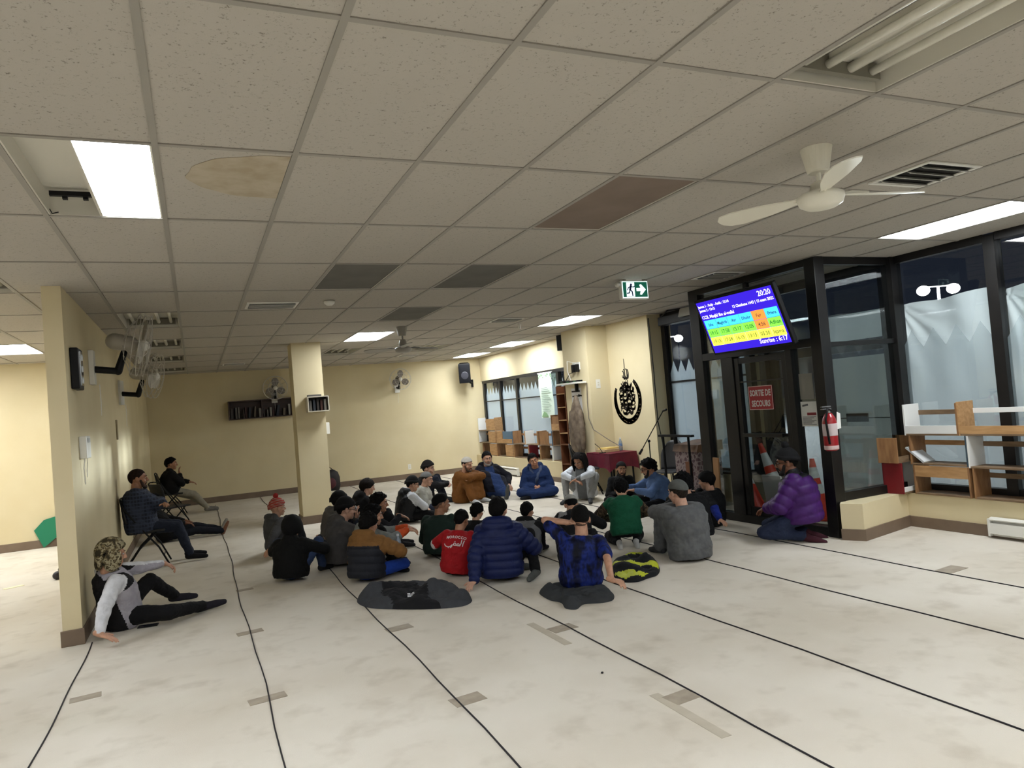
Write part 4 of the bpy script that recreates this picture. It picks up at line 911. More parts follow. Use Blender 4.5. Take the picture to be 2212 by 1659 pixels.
# carved seat and black rail
t = thing('carved_podium', 'patterned podium with wooden top beside the vestibule', 'podium', (6.6, 8.45, 0))
m_pat = bpy.data.materials.new('podium_pattern'); m_pat.use_nodes = True
N_ = m_pat.node_tree.nodes; L_ = m_pat.node_tree.links; vo = N_.new('ShaderNodeTexVoronoi'); vo.inputs['Scale'].default_value = 17; vo.feature = 'DISTANCE_TO_EDGE'; rp = N_.new('ShaderNodeValToRGB')
rp.color_ramp.elements[0].position = .06; rp.color_ramp.elements[1].position = .22; rp.color_ramp.elements[0].color = lin((150, 134, 130)); rp.color_ramp.elements[1].color = lin((98, 74, 76))
tc_ = N_.new('ShaderNodeTexCoord'); L_.new(tc_.outputs['Object'], vo.inputs['Vector']); L_.new(vo.outputs['Distance'], rp.inputs['Fac']); L_.new(rp.outputs[0], N_['Principled BSDF'].inputs['Base Color']); N_['Principled BSDF'].inputs['Roughness'].default_value = .8
MB().box((6.42, 8.2, 0), (6.85, 8.72, .78)).build('body', m_pat, t, bevel=.01)
MB().prism([(6.4, .78), (6.87, .78), (6.87, .92), (6.44, .88)], lambda a, b, tt: (a, tt, b), 8.18, 8.74).build('wooden_top', M('podium_wood', (120, 88, 62), .5, c2=(84, 60, 44), nscale=6), t)
MB().box((6.412, 8.33, .35), (6.42, 8.47, .64)).build('inlay_panel', M('inlay', (120, 74, 44), .6), t)
t = thing('metal_rail', 'black metal rail stand around the patterned podium', 'rail', (6.6, 8.6, 0))
MB().box((6.34, 8.2, 1.0), (6.40, 8.98, 1.03)).build('top_bar', m_black, t)
for y in (8.9, 8.3): MB().cyl((6.37, y, 0), (6.37, y, 1.0), .018, .018, 10).build('upright', m_black, t)
MB().cyl((6.37, 8.6, .9), (6.37, 8.6, 1.0), .03, .03, 8).build('stub', m_black, t)

# ================================================================== table corner
tz = .70
c0 = on_z(1315, 981, tz); tx0, ty0 = c0.x, c0.y
if ty0 < 9.6:                                   # slide the corner back along its ray until it clears the seated men
    c0 = on_y(1315, 981, 9.75); tx0, ty0, tz = c0.x, c0.y, c0.z
tx1, ty1 = tx0+.62, ty0+.75
tx1 = min(tx1, 6.86)
t = thing('small_table', 'small table under the burgundy cloth by the calligraphy wall', 'table', ((tx0+tx1)/2, (ty0+ty1)/2, 0))
MB().box((tx0+.02, ty0+.02, tz-.03), (tx1-.02, ty1-.02, tz-.006)).build('tabletop', m_w2, t)
for x in (tx0+.06, tx1-.06):
    for y in (ty0+.06, ty1-.06): MB().cyl((x, y, 0), (x, y, tz-.03), .018, .015, 10).build('leg', m_black, t)
m_burg = M('burgundy_cloth', (112, 14, 42), .75, c2=(90, 10, 34), nscale=5)
def cl(u, v):       # perimeter walk u, drop v
    per = [(tx0, ty0), (tx1, ty0), (tx1, ty1), (tx0, ty1)]; s_ = u*4; k = int(s_) % 4; f_ = s_-int(s_)
    a = Vector((*per[k], 0)); b = Vector((*per[(k+1) % 4], 0)); p = a.lerp(b, f_); cc = Vector(((tx0+tx1)/2, (ty0+ty1)/2, 0)); o_ = (p-cc).normalized()
    corner = 1-min(f_, 1-f_)*2
    return (p.x+o_.x*(.015*v*math.sin(f_*14)+.03*v*corner**3), p.y+o_.y*(.015*v*math.sin(f_*14)+.03*v*corner**3), tz-.004+.002-v*(.24+.07*corner**4))
g = MB(); g.grid(64, 6, cl); g.box((tx0-.004, ty0-.004, tz-.004), (tx1+.004, ty1+.004, tz)); tag(g.build('tablecloth', m_burg, smooth=False), 'burgundy cloth draped over the small table', 'tablecloth')
tag(MB().box((tx0+.12, ty0+.32, tz+.001), (tx0+.42, ty0+.62, tz+.05)).build('cardboard_box', M('box_tan', (196, 172, 132), .7), bevel=.003), 'flat tan box on the burgundy table', 'box')
tag(MB().box((tx0+.16, ty0+.36, tz+.051), (tx0+.44, ty0+.6, tz+.075), 0, RZ(.2)).build('yellow_folder', M('folder_yellow', (226, 196, 120), .7), bevel=.006), 'pale yellow folder lying on the tan box', 'folder')
def bottle(x, y, z, lab, s=1, cap=(220, 224, 230)):
    t = thing('water_bottle', lab, 'bottle', (x, y, z))
    MB().lathe([(.02*s, z), (.032*s, z+.006*s), (.033*s, z+.06*s), (.03*s, z+.09*s), (.033*s, z+.12*s), (.032*s, z+.15*s), (.014*s, z+.19*s), (.013*s, z+.205*s)], (x, y, 0), 20).build('body', M('bottle_plastic', (180, 196, 210), .1, trans=.5), t, smooth=True)
    MB().lathe([(.034*s, z+.075*s), (.0345*s, z+.08*s), (.0345*s, z+.12*s), (.034*s, z+.125*s)], (x, y, 0), 20).build('label', M('bottle_label', (90, 120, 170), .5), t, smooth=True)
    MB().cyl((x, y, z+.205*s), (x, y, z+.225*s), .015*s, .014*s, 14).build('cap', M('bottle_cap', cap, .4), t)
bottle(tx0+.5, ty0+.4, tz+.001, 'clear water bottle standing on the burgundy table')
t = thing('table_microphone', 'thin black gooseneck microphone on the burgundy table', 'microphone', (tx0+.05, ty0+.3, tz))
MB().box((tx0+.02, ty0+.25, tz+.001), (tx0+.1, ty0+.35, tz+.015)).build('base', m_black, t); MB().tube([(tx0+.06, ty0+.3, tz+.015), (tx0+.03, ty0+.34, tz+.1), (tx0-.02, ty0+.4, tz+.17)], .006, 6).build('neck', m_black, t)
# grey plastic chair behind the table
def shell_chair(x, y, rz, lab):
    t = thing('plastic_chair', lab, 'chair', (x, y, 0), rz); m_ = M('chair_grey', (54, 54, 56), .5)
    def bk(u, v):
        a = (u-.5)*2; w_ = .23*(1-.55*max(0, v-.55)**2*3); r = abs(a)
        return (a*w_, -.2-.05*v+.06*r*r, .45+.45*v-.07*r**4*v)
    g = MB(); g.grid(12, 10, bk); o = g.build('backrest', m_, t, local=True, smooth=True); s_ = o.modifiers.new('s', 'SOLIDIFY'); s_.thickness = .02
    MB().box((-.23, -.2, .43), (.23, .22, .455)).build('seat', m_, t, local=True, bevel=.01)
    for sx in (-.2, .2):
        for sy_ in (-.19, .19): MB().cyl((sx, sy_, .43), (sx*1.1, sy_*1.1, 0), .014, .012, 8).build('leg', m_black, t, local=True)
shell_chair(6.62, 9.18, math.radians(110), 'dark grey chair with rounded back beside the burgundy table')
# microphone stand
t = thing('microphone_stand', 'black boom microphone stand in front of the wall end', 'microphone stand', (6.6, 9.66, 0))
pv = on_x(1402, 953, 6.6); MB().cyl((6.6, pv.y, .05), pv, .011, .009, 10).build('pole', m_black, t)
e0 = on_x(1432, 888, 6.6); e1 = on_x(1387, 971, 6.6); MB().cyl(e0, e1, .008, .008, 8).build('boom', m_black, t)
MB().cyl(e1, e1+(e1-e0)*.12, .018, .02, 10).build('counterweight', m_black, t); MB().ball(pv, .024).build('clutch', m_black, t); MB().cap(e0, e0+Vector((0, -.08, .02)), .014, .02).build('microphone', m_black, t)
for a in (0, 120, 240): MB().cyl((6.6, pv.y, .1), (6.6+.22*math.cos(math.radians(a)), pv.y+.22*math.sin(math.radians(a)), .012), .008, .008, 8).build('leg', m_black, t)

# ================================================================== folding chairs
m_seat = M('seat_black', (24, 24, 26), .6, c2=(32, 32, 34), nscale=20)
def folding_chair(x, y, hd, lab, fold=0):
    """hd = heading the sitter faces (0 = +Y, clockwise)"""
    t = thing('folding_chair', lab, 'chair', (x, y, 0), -math.radians(hd), 'black folding chairs')
    MB().box((-.2, -.2, .44), (.2, .2, .47)).build('seat', m_seat, t, local=True, bevel=.012)
    def bk(u, v):
        a = (u-.5)*2; return (a*.2*(1-.25*max(0, v-.6)**2*4), -.235-.045*v+.02*(1-a*a)*-1, .58+.27*v)
    o = MB().grid(10, 6, bk).build('backrest', m_seat, t, local=True, smooth=True); s_ = o.modifiers.new('s', 'SOLIDIFY'); s_.thickness = .025
    for s in (-1, 1):
        MB().tube([(s*.215, .23, .01), (s*.215, .12, .25), (s*.215, -.1, .55), (s*.215, -.25, .78), (s*.2, -.275, .86), (s*.12, -.285, .885), (0, -.287, .89)], .011, 8).build('leg', m_black, t, local=True, smooth=True)
        MB().tube([(s*.19, -.27, .01), (s*.19, -.1, .25), (s*.19, .1, .44)], .011, 8).build('leg', m_black, t, local=True, smooth=True)
    MB().cyl((-.215, .17, .13), (.215, .17, .13), .008, .008, 8).build('crossbar', m_black, t, local=True); MB().cyl((-.19, -.19, .13), (.19, -.19, .13), .008, .008, 8).build('crossbar', m_black, t, local=True)
folding_chair(-.63, 10.3, 90, 'black folding chair under the man in the plaid shirt')
folding_chair(-.42, 13.1, 60, 'empty black folding chair behind the man in the plaid shirt')
folding_chair(-.5, 15.85, 92, 'black folding chair of the man with beige trousers')
folding_chair(6.17, 10.9, 120, 'black folding chair behind the long haired man')

# ================================================================== floor strings, tape, clothes, bags
m_str = M('floor_string', (28, 24, 28), .8)
for k, (x, y0, y1, lab) in enumerate(((-.892, 3.2, 6.88, 'black row string from the partition corner towards the camera'), (.295, 2.4, 17.1, 'black row string passing the outstretched feet'), (1.262, 2.0, 17.6, 'black row string running under the dark grey jacket'), (2.40, 1.6, 17.6, 'black row string running under the blue puffer boy'), (3.33, 1.4, 17.6, 'black row string running under the yellow black jacket'), (4.475, 1.5, 17.6, 'black row string running under the grey robe'), (5.52, 1.8, 17.6, 'black row string ending at the purple jacket'))):
    g = MB(); n = 40
    pts = [(x+.012*math.sin(y*1.3+k)+.006*math.sin(y*4.1), y, .0035) for y in [y0+(y1-y0)*q/n for q in range(n+1)]]
    tag(g.tube(pts, .0048, 6).build('row_string', m_str), lab, 'string', 'black row strings on the carpet')
m_tp = M('tape_grey', (168, 156, 138), .7, c2=(152, 140, 124), nscale=12); m_tp2 = M('tape_faint', (180, 170, 152), .8, c2=(188, 178, 160), nscale=9)
tp = [((185, 1507), .18, .1, 'grey tape patch near the partition corner string'), ((578, 1509), .22, .1, 'nearest grey tape patch crossing the second string'), ((540, 1366), .2, .1, 'middle grey tape patch crossing the second string'), ((529, 1274), .16, .09, 'farthest grey tape patch by the second string'), ((862, 1357), .2, .12, 'grey tape patch in front of the dark grey jacket'), ((1010, 1511), .19, .13, 'grey tape patch right of the third string'), ((1215, 1357), .2, .13, 'dark grey tape patch left of the fourth string'), ((1472, 1506), .17, .13, 'nearest dark tape patch at the fourth string'), ((2055, 1230), .25, .14, 'grey tape patch in front of the right heater')]
for (u, v_), w_, d_, lab in tp:
    c_ = on_z(u, v_, 0); tag(MB().box((c_.x-w_/2, c_.y-d_/2, 0), (c_.x+w_/2, c_.y+d_/2, .0025), 0, RZ(.1)).build('tape_patch', m_tp), lab, 'tape', 'tape patches on the carpet')
for (a, b, lab) in (((1145, 1347), (1228, 1392), 'long faint tape strip left of the fourth string'), ((1412, 1500), (1570, 1592), 'long faint tape strip nearest the camera')):
    p0, p1 = on_z(*a, 0), on_z(*b, 0); d_ = (p1-p0).normalized(); nrm = Vector((-d_.y, d_.x, 0))*.03
    tag(MB().prism([(p0.x+nrm.x, p0.y+nrm.y), (p0.x-nrm.x, p0.y-nrm.y), (p1.x-nrm.x, p1.y-nrm.y), (p1.x+nrm.x, p1.y+nrm.y)], lambda a_, b_, tt: (a_, b_, tt), 0, .002).build('tape_strip', m_tp2), lab, 'tape')
c_ = on_z(1301, 1455, 0); tag(MB().ball((c_.x, c_.y, .006), (.009, .007, .006)).build('black_crumb', m_black), 'tiny black crumb on the bare carpet near the camera', 'crumb')
p0 = on_z(300, 1356, 0); p1 = on_z(340, 1350, 0); a_ = math.atan2(p1.y-p0.y, p1.x-p0.x); mid = (p0+p1)/2
t = thing('mobile_phone', 'black mobile phone lying beside the boy in the camouflage hat', 'phone', tuple(mid), a_)
MB().box((-.08, -.038, .001), (.08, .038, .01)).build('case', m_black, t, local=True, bevel=.003); MB().box((-.073, -.033, .01), (.073, .033, .011)).build('screen', M('phone_glass', (12, 12, 16), .08), t, local=True)
# backpack behind the pillar
bp_ = Vector((2.82, 17.2, 0))
t = thing('backpack', 'black backpack on the floor right of the square pillar', 'backpack', tuple(bp_))
MB().loft([[(bp_.x+.22*sx_*math.cos(a), bp_.y+.16*sx_*math.sin(a), z) for a in [2*math.pi*k/20 for k in range(20)]] for z, sx_ in ((0, .85), (.1, 1), (.3, .98), (.42, .8), (.48, .4))]).build('bag', M('bag_black', (22, 18, 22), .7), t, smooth=True)
MB().ball((bp_.x-.03, bp_.y-.15, .18), (.13, .06, .13)).build('pocket', M('bag_red', (72, 18, 26), .7), t, smooth=True); MB().tube([(bp_.x-.08, bp_.y, .46), (bp_.x, bp_.y, .54), (bp_.x+.08, bp_.y, .46)], .012, 6).build('handle', m_black, t)

def heap(name, label, cat, outline, hmax, mats, bumps, region=None, seed=0, nring=26, nseg=120):
    pts = [on_z(u, v, 0) for u, v in outline]; n = len(pts); c = sum(pts, Vector())/n
    t = thing(name, label, cat, (c.x, c.y, 0))
    def out(f):
        k = f*n; i = int(k) % n; q = k-int(k); p0, p1, p2, p3 = pts[i-1], pts[i], pts[(i+1) % n], pts[(i+2) % n]
        return .5*((2*p1)+(p2-p0)*q+(2*p0-5*p1+4*p2-p3)*q*q+(3*p1-p0-3*p2+p3)*q**3)
    vs = []
    for r in range(nring+1):
        tt = r/nring
        for j in range(nseg):
            p = c.lerp(out(j/nseg), tt); q = Vector((p.x*7+seed, p.y*7, 0))
            n1, n2, n3 = noise.noise(q*.8), noise.noise(q*1.1+Vector((5, 0, 0))), noise.noise(Vector((p.x*4+seed, p.y*11, 3)))
            crease = max(0, 1-abs(n2)/.16)+.7*max(0, 1-abs(n3)/.14)
            z = hmax*((1-tt**7)**.55)*(.72+.45*n1)-.017*crease*(1-tt**4)
            for (bu, bv, bh, bw) in bumps:
                b0 = on_z(bu, bv, 0); z += bh*math.exp(-((p.x-b0.x)**2+(p.y-b0.y)**2)/(bw*bw))*(1-tt**6)
            z = max(.006, z)
            bulge = 1+.05*noise.noise(q*3)
            vs.append((p.x, p.y, z if r < nring else .002))
    m = MB(); fs = [(r*nseg+j, (r+1)*nseg+j, (r+1)*nseg+(j+1) % nseg, r*nseg+(j+1) % nseg) for r in range(nring) for j in range(nseg)]
    m.add(vs, fs)
    if region:
        for k, f in enumerate(fs):
            x, y, z = [sum(vs[i][a] for i in f)/4 for a in range(3)]; m.m[k] = region(x, y, z)
    o = m.build('cloth', mats, t, smooth=True); return t, o
# ================================================================== people
JOBS = []      # (mesh builder, voxel, smooth iterations, callback)
def V(*a): return Vector(a)
def ik(a, b, l1, l2, pole):
    """two-bone chain a->joint->b ; returns joint and (possibly clamped) end"""
    d = b-a; L = d.length
    if L > (l1+l2)*.995: b = a+d*((l1+l2)*.995/L); d = b-a; L = d.length
    if L < abs(l1-l2)*1.05+1e-4: L = abs(l1-l2)*1.05+1e-3
    x = (l1*l1-l2*l2+L*L)/(2*L); h = math.sqrt(max(l1*l1-x*x, 0)); u = d.normalized()
    p = Vector(pole); p = p-u*p.dot(u); p = p.normalized() if p.length > 1e-5 else u.orthogonal().normalized()
    return a+u*x+p*h, b
SKIN = {'fair': (206, 160, 136), 'light': (196, 148, 120), 'tan': (176, 126, 96), 'brown': (128, 84, 62), 'olive': (186, 138, 106)}
def skin(k):
    c = SKIN[k]; return M('skin_'+k, c, .5, c2=tuple(int(x*.9) for x in c), nscale=30, bump=.05, bscale=200)
def fab(c, key=None, rough=.85, c2=None, bump=.35, bs=70, ns=14):
    k = key or 'fabric_%d_%d_%d' % tuple(c)
    return M(k, c, rough, c2=c2 or tuple(int(x*.92) for x in c), nscale=ns, bump=bump, bscale=bs, spec=.25)
BLK = (17, 17, 19)

class Person:
    pass

def cap_shell(mb, C, R, rad, lim, mi=0, thick=.012, nf=28, nl=9, lump=0, seed=0, top=1.0, tip=None):
    """dome on the head: lim(phi) gives the polar angle reached (phi=0 front, +x = right)"""
    vs = []; n = nf
    for shell in (0, 1):
        for i in range(nl+1):
            for j in range(n):
                ph = 2*math.pi*j/n; th = math.radians(lim(math.degrees(ph)))*(i/nl if shell == 0 else 1-i/nl)
                k = 1 if shell == 0 else 1-thick/.09
                p = V(math.sin(th)*math.sin(ph)*rad[0], math.sin(th)*math.cos(ph)*rad[1], math.cos(th)*rad[2]*(top if math.cos(th) > 0 else 1))*k
                if lump and shell == 0:
                    q = p*34+V(seed, seed*2, 0); p = p*(1+lump*(noise.noise(q)+.6*noise.noise(q*2.3)))
                vs.append(C+R @ p)
    fs = []; rows = 2*(nl+1)
    for i in range(rows-1):
        for j in range(n): fs.append((i*n+j, (i+1)*n+j, (i+1)*n+(j+1) % n, i*n+(j+1) % n))
    mb.add(vs, fs, mi)

def smoothlim(front, side, back):
    def f(ph):
        ph = abs(((ph+180) % 360)-180)
        if ph < 90: t = ph/90; t = t*t*(3-2*t); return front+(side-front)*t
        t = (ph-90)/90; t = t*t*(3-2*t); return side+(back-side)*t
    return f
def hairlim(front, temple, ear, back):
    def f(ph):
        ph = abs(((ph+180) % 360)-180)
        pts = [(0, front), (35, front+2), (55, temple), (80, ear), (110, ear+6), (140, back), (180, back)]
        for (a, x), (b, y) in zip(pts, pts[1:]):
            if ph <= b: t = (ph-a)/(b-a); t = t*t*(3-2*t); return x+(y-x)*t
        return back
    return f

def hand_mesh(mb, w, d, n, s, curl=.5, side=1, spread=.12):
    """w wrist, d finger direction, n palm normal (towards the back of hand), side: +1 thumb toward d x n"""
    d = d.normalized(); n = (n-d*n.dot(d)); n = n.normalized() if n.length > 1e-4 else d.orthogonal().normalized(); x = d.cross(n)*side
    R3 = Matrix((x, d, n)).transposed()
    mb.ball(w+d*.045*s, (.04*s, .052*s, .016*s), 0, R3, 12, 8); mb.cap(w-d*.03*s, w+d*.02*s, .025*s, .026*s, 10, 0)
    for k, (off, ln, r) in enumerate(((.03, .07, .0092), (.0105, .08, .0095), (-.0105, .074, .0092), (-.03, .058, .0082))):
        b = w+d*(.085-abs(off)*.3)*s+x*off*s; a1 = off*spread*6; dd = (d+x*a1).normalized()
        ang = 0; p = b
        for seg, (f_, cu) in enumerate(((.45, .55), (.32, .9), (.26, .6))):
            ang += curl*cu; q = p+(dd*math.cos(ang)-n*math.sin(ang))*ln*f_*s; mb.cap(p, q, r*s*(1-.08*seg), r*s*(1-.08*(seg+1)), 8, 0, 3); p = q
    b = w+d*.025*s+x*.03*s; q = b+(x*.72+d*.62-n*.25*curl).normalized()*.042*s; mb.cap(b, q, .013*s, .011*s, 8, 0, 3); mb.cap(q, q+(x*.35+d*.85-n*.5*curl).normalized()*.03*s, .0108*s, .009*s, 8, 0, 3)

def elli(c, ax, ay, rx, ry, n=22, sq=2.3):
    out = []
    for k in range(n):
        a = 2*math.pi*k/n; ca, sa = math.cos(a), math.sin(a)
        out.append(c+ax*(rx*math.copysign(abs(ca)**(2/sq), ca))+ay*(ry*math.copysign(abs(sa)**(2/sq), sa)))
    return out

LEGS = {   # (right ankle, right knee pole, right toe dir), (left ...)   x = own right, y = forward
 'cross': (((-.10, .30, .07), (1, .35, .12), (-1, .35, -.1)), ((.12, .38, .06), (-1, .35, .12), (1, .25, -.1))),
 'hug':   (((.11, .36, .065), (.12, .3, 1), (.1, 1, -.12)), ((-.11, .36, .065), (-.12, .3, 1), (-.1, 1, -.12))),
 'hugwide': (((.2, .42, .065), (.45, .3, 1), (.25, 1, -.12)), ((-.2, .42, .065), (-.45, .3, 1), (-.25, 1, -.12))),
 'out':   (((.11, .82, .06), (.1, .1, 1), (.2, .5, 1)), ((-.11, .8, .06), (-.1, .1, 1), (-.2, .5, 1))),
 'kneel': (((.11, -.02, .06), (.25, 1, .0), (0, -1, -.25)), ((-.11, -.02, .06), (-.25, 1, .0), (0, -1, -.25))),
 'chair': (((.12, .52, .075), (.1, 1, .6), (.15, 1, -.1)), ((-.12, .52, .075), (-.1, 1, .6), (-.15, 1, -.1))),
}
ARMS = {   # (hand target, elbow pole, finger dir)
 'lap': ((.05, .26, .2), (.8, -.5, -.2), (-.7, .6, -.2)), 'hugk': ((.04, .44, .33), (1, -.1, -.3), (-1, .2, -.1)), 'knee': ((.2, .38, .44), (.8, -.2, -.6), (.0, 1, -.35)),
 'kneefold': ((-.08, .34, .47), (1, .35, -.1), (-1, .15, -.05)), 'side': ((.3, .2, .2), (.8, -.6, 0), (.1, .8, -.5)), 'back': ((.26, -.3, .045), (.3, -1, .3), (.3, -.8, -.1)),
 'chin': ((.05, .26, .58), (.7, .2, -.7), (-.35, -.2, 1)), 'fold': ((-.13, .2, .36), (1, .3, -.4), (-1, .1, .1)), 'thigh': ((.14, .26, .27), (.8, -.6, 0), (-.1, 1, -.25)), 'fwd': ((.16, .48, .3), (.8, -.3, -.4), (-.2, 1, -.1)),
 'nape': ((.05, -.07, .63), (1, .15, .45), (-1, -.25, .1)), 'crossknee': ((.03, .36, .2), (.9, -.3, .1), (-.9, .4, -.2)),
}
def person(label, pos, hd, s=1.0, legs='cross', lean=6, lean2=14, tilt=0, arms=('lap', 'lap'), head=(0, 10, 0), sk='light', top=None, bottom=(24, 24, 28), sock=(40, 40, 42), hair=(24, 18, 16), hat=None, beard=None,
           glasses=False, pelz=None, legs_ov=None, curl=(.5, .5), style='short', vox=1.0, face=True, lap=False):
    """top = dict(c=, thick=, sleeve=frac, hood=None/'down'/'up', quilt=bool, name=, region=fn)"""
    P = thing('person', label, 'person', pos, -math.radians(hd))
    top = dict(dict(c=(60, 60, 62), thick=.012, sleeve=1.0, hood=None, quilt=0, name='jacket', region=None, mats=None, collar=False), **(top or {}))
    LG = legs_ov or LEGS[legs]
    pz = pelz if pelz is not None else {'kneel': .27, 'chair': .52}.get(legs, .115)
    S = lambda t: V(*t)*s
    pel = V(0, 0, pz*s) if legs != 'chair' else V(0, -.02*s, pz*s)
    tl, tl2, ti = math.radians(lean), math.radians(lean2), math.radians(tilt)
    d1 = V(math.sin(ti), math.sin(tl)*math.cos(ti), math.cos(tl)*math.cos(ti)); d2 = V(math.sin(ti)*.8, math.sin(tl2), math.cos(tl2)).normalized()
    X = V(1, 0, 0); X1 = (X-d1*X.dot(d1)).normalized(); X2 = (X-d2*X.dot(d2)).normalized(); F1 = d1.cross(X1); F2 = d2.cross(X2)
    hy, hp, hr = [math.radians(a) for a in head]
    HR = Matrix.Rotation(-hy, 3, 'Z') @ Matrix.Rotation(-hp, 3, 'X') @ Matrix.Rotation(hr, 3, 'Y')
    neck_dir = (d2*.6+HR @ V(0, .12, .75)).normalized(); HS = s*1.07
    q_ = 1.0                                    # how upright or slumped the back is, from the head height in the photograph
    for _ in range(6):
        mid = pel+d1*.218*s*q_; nk = mid+d2*.205*s*q_
        hb = nk+neck_dir*.068*s; HC = hb+HR @ V(0, .022, .086)*s
        if KEY in HEADS:
            pv = to_px(WM[P.name] @ HC)[1]; q_ = min(1.06, max(.84, q_-(HEADS[KEY][1]-3-pv)*Vector(pos[:2]).length/FPX/(.40*s)))
    sh = {1: nk-d2*.045*s+X2*.165*s-F2*0, -1: nk-d2*.045*s-X2*.165*s}
    # arms
    A = {}
    for i, sd in ((0, 1), (1, -1)):
        a = arms[i]
        if isinstance(a, str): tg, po, fd = ARMS[a]; tg, po, fd = V(tg[0]*sd, tg[1], tg[2])*s, V(po[0]*sd, po[1], po[2]), V(fd[0]*sd, fd[1], fd[2])
        else:
            tg, po, fd = a[:3]
            tg = V(*tg)*s if len(a) < 4 else WM[P.name].inverted() @ Vector(tg)
            po = V(*po); fd = V(*fd)
        el, wr = ik(sh[sd], tg, .275*s, .245*s, po); A[sd] = (sh[sd], el, wr, fd)
    G = {}
    for i, sd in ((0, 1), (1, -1)):
        an, po, td = LG[i]; hip = pel+V(.09*sd, 0, -.005)*s
        kn, an = ik(hip, V(*an)*s, .415*s, .405*s, V(*po)); kn.z = max(kn.z, .07*s); G[sd] = (hip, kn, an, V(*td).normalized())
    # ---------------- body (one continuous skin surface)
    parts = []
    b = MB(); k = .82
    b.loft([elli(c, ax, fy, rx*s*k, ry*s*k) for c, ax, fy, rx, ry in ((pel-d1*.07*s, X1, F1, .14, .11), (pel, X1, F1, .165, .125), (pel.lerp(mid, .5), X1, F1, .15, .11), (mid, X2, F2, .16, .115), (mid.lerp(nk, .55), X2, F2, .17, .115), (nk-d2*.035*s, X2, F2, .13, .085), (nk+d2*.01*s, X2, F2, .06, .06))])
    b.cap(nk-d2*.03*s, hb+HR @ V(0, 0, .03)*s, .064*s, .058*s)
    for sd in (1, -1):
        a0, el, wr, fd = A[sd]; b.cap(a0, el, .045*s, .037*s); b.cap(el, wr, .038*s, .026*s)
        hip, kn, an, td = G[sd]; b.cap(hip, kn, .075*s, .05*s); b.cap(kn, an, .05*s, .034*s)
        fl = td; b.cap(an-V(0, 0, .012*s)-fl*.03*s, an+fl*.13*s-V(0, 0, .012)*s, .034*s, .028*s); b.cap(an+fl*.1*s-V(0, 0, .014)*s, an+fl*.175*s-V(0, 0, .016)*s, .03*s, .022*s)
    parts.append((b, .013*s*vox, 3))
    h = MB(); H = lambda x, y, z: HC+HR @ V(x, y, z)*HS
    h.ball(H(0, -.012, .025), V(.075, .095, .092)*HS, 0, HR, 18, 12); h.ball(H(0, .022, -.038), V(.058, .066, .074)*HS, 0, HR, 16, 10); h.ball(H(0, .064, -.088), V(.024, .02, .02)*HS, 0, HR)
    h.cap(H(0, .086, .02), H(0, .108, -.024), .008*s, .0125*s, 8); h.ball(H(.013, .096, -.028), .0085*HS); h.ball(H(-.013, .096, -.028), .0085*HS)
    h.cap(H(-.034, .079, .03), H(.034, .079, .03), .012*s, .012*s, 8); h.cap(H(-.018, .083, -.058), H(.018, .083, -.058), .0075*s, .0075*s, 8); h.cap(H(-.013, .081, -.069), H(.013, .081, -.069), .008*s, .008*s, 8)
    for sd in (1, -1): h.ball(H(.036*sd, .056, -.028), .027*HS); h.ball(H(.078*sd, -.008, -.008), V(.01, .021, .032)*HS, 0, HR @ Matrix.Rotation(.3*sd, 3, 'Z'))
    h.cap(H(0, -.02, -.06), hb-neck_dir*.05*s, .058*s, .062*s)
    parts.append((h, .0068*s*max(1, vox*.9), 2))
    for sd, cu in ((1, curl[0]), (-1, curl[1])):
        a0, el, wr, fd = A[sd]; g = MB(); fdir = fd.normalized() if fd.length > .01 else (wr-el).normalized()
        nb = V(0, 0, 1) if abs(fdir.z) < .75 else V(0, -1, 0)*(1 if fdir.z > 0 else -1)
        hand_mesh(g, wr+(wr-el).normalized()*.005*s, fdir, nb, s*.98, cu, -sd); parts.append((g, .0055*s*max(1, vox*.85), 1))
    JOBS.append(('body', P, parts, [skin(sk)], None, 0, None))
    m_h = M('hair_%d_%d_%d' % tuple(hair), tuple(int(x*.75) for x in hair), .75, c2=tuple(int(x*.4) for x in hair), nscale=60, bump=.6, bscale=150, spec=.15)
    if face:
        e = MB()
        for sd in (1, -1): e.ball(H(.031*sd, .080, .006), V(.0125, .008, .0075)*s, 0, HR, 10, 6); e.ball(H(.031*sd, .0855, .006), V(.0058, .0035, .0058)*s, 1, HR, 8, 5)
        e.build('eyes', [M('eye_white', (196, 188, 180), .3), M('eye_dark', (30, 20, 16), .2)], P, local=True, smooth=True)
        e = MB()
        for sd in (1, -1): e.cap(H(.015*sd, .092, .029), H(.048*sd, .080, .031), .0052*s, .0035*s, 8)
        e.build('eyebrows', m_h, P, local=True, smooth=True)
        e = MB(); e.cap(H(-.02, .0875, -.0625), H(.02, .0875, -.0625), .0042*s, .0042*s, 8); e.build('lips', M('lips_'+sk, tuple(int(x*y) for x, y in zip(SKIN[sk], (.78, .6, .6))), .45), P, local=True, smooth=True)
    # ---------------- hair / hats
    C0 = H(0, -.012, .022)
    sd_ = random.random()*50
    def dome(nm, rad, lim, m_, **kk):
        o = MB(); cap_shell(o, kk.pop('C', C0), HR, V(*rad)*HS, lim, **kk); return o.build(nm, m_, P, local=True, smooth=True)
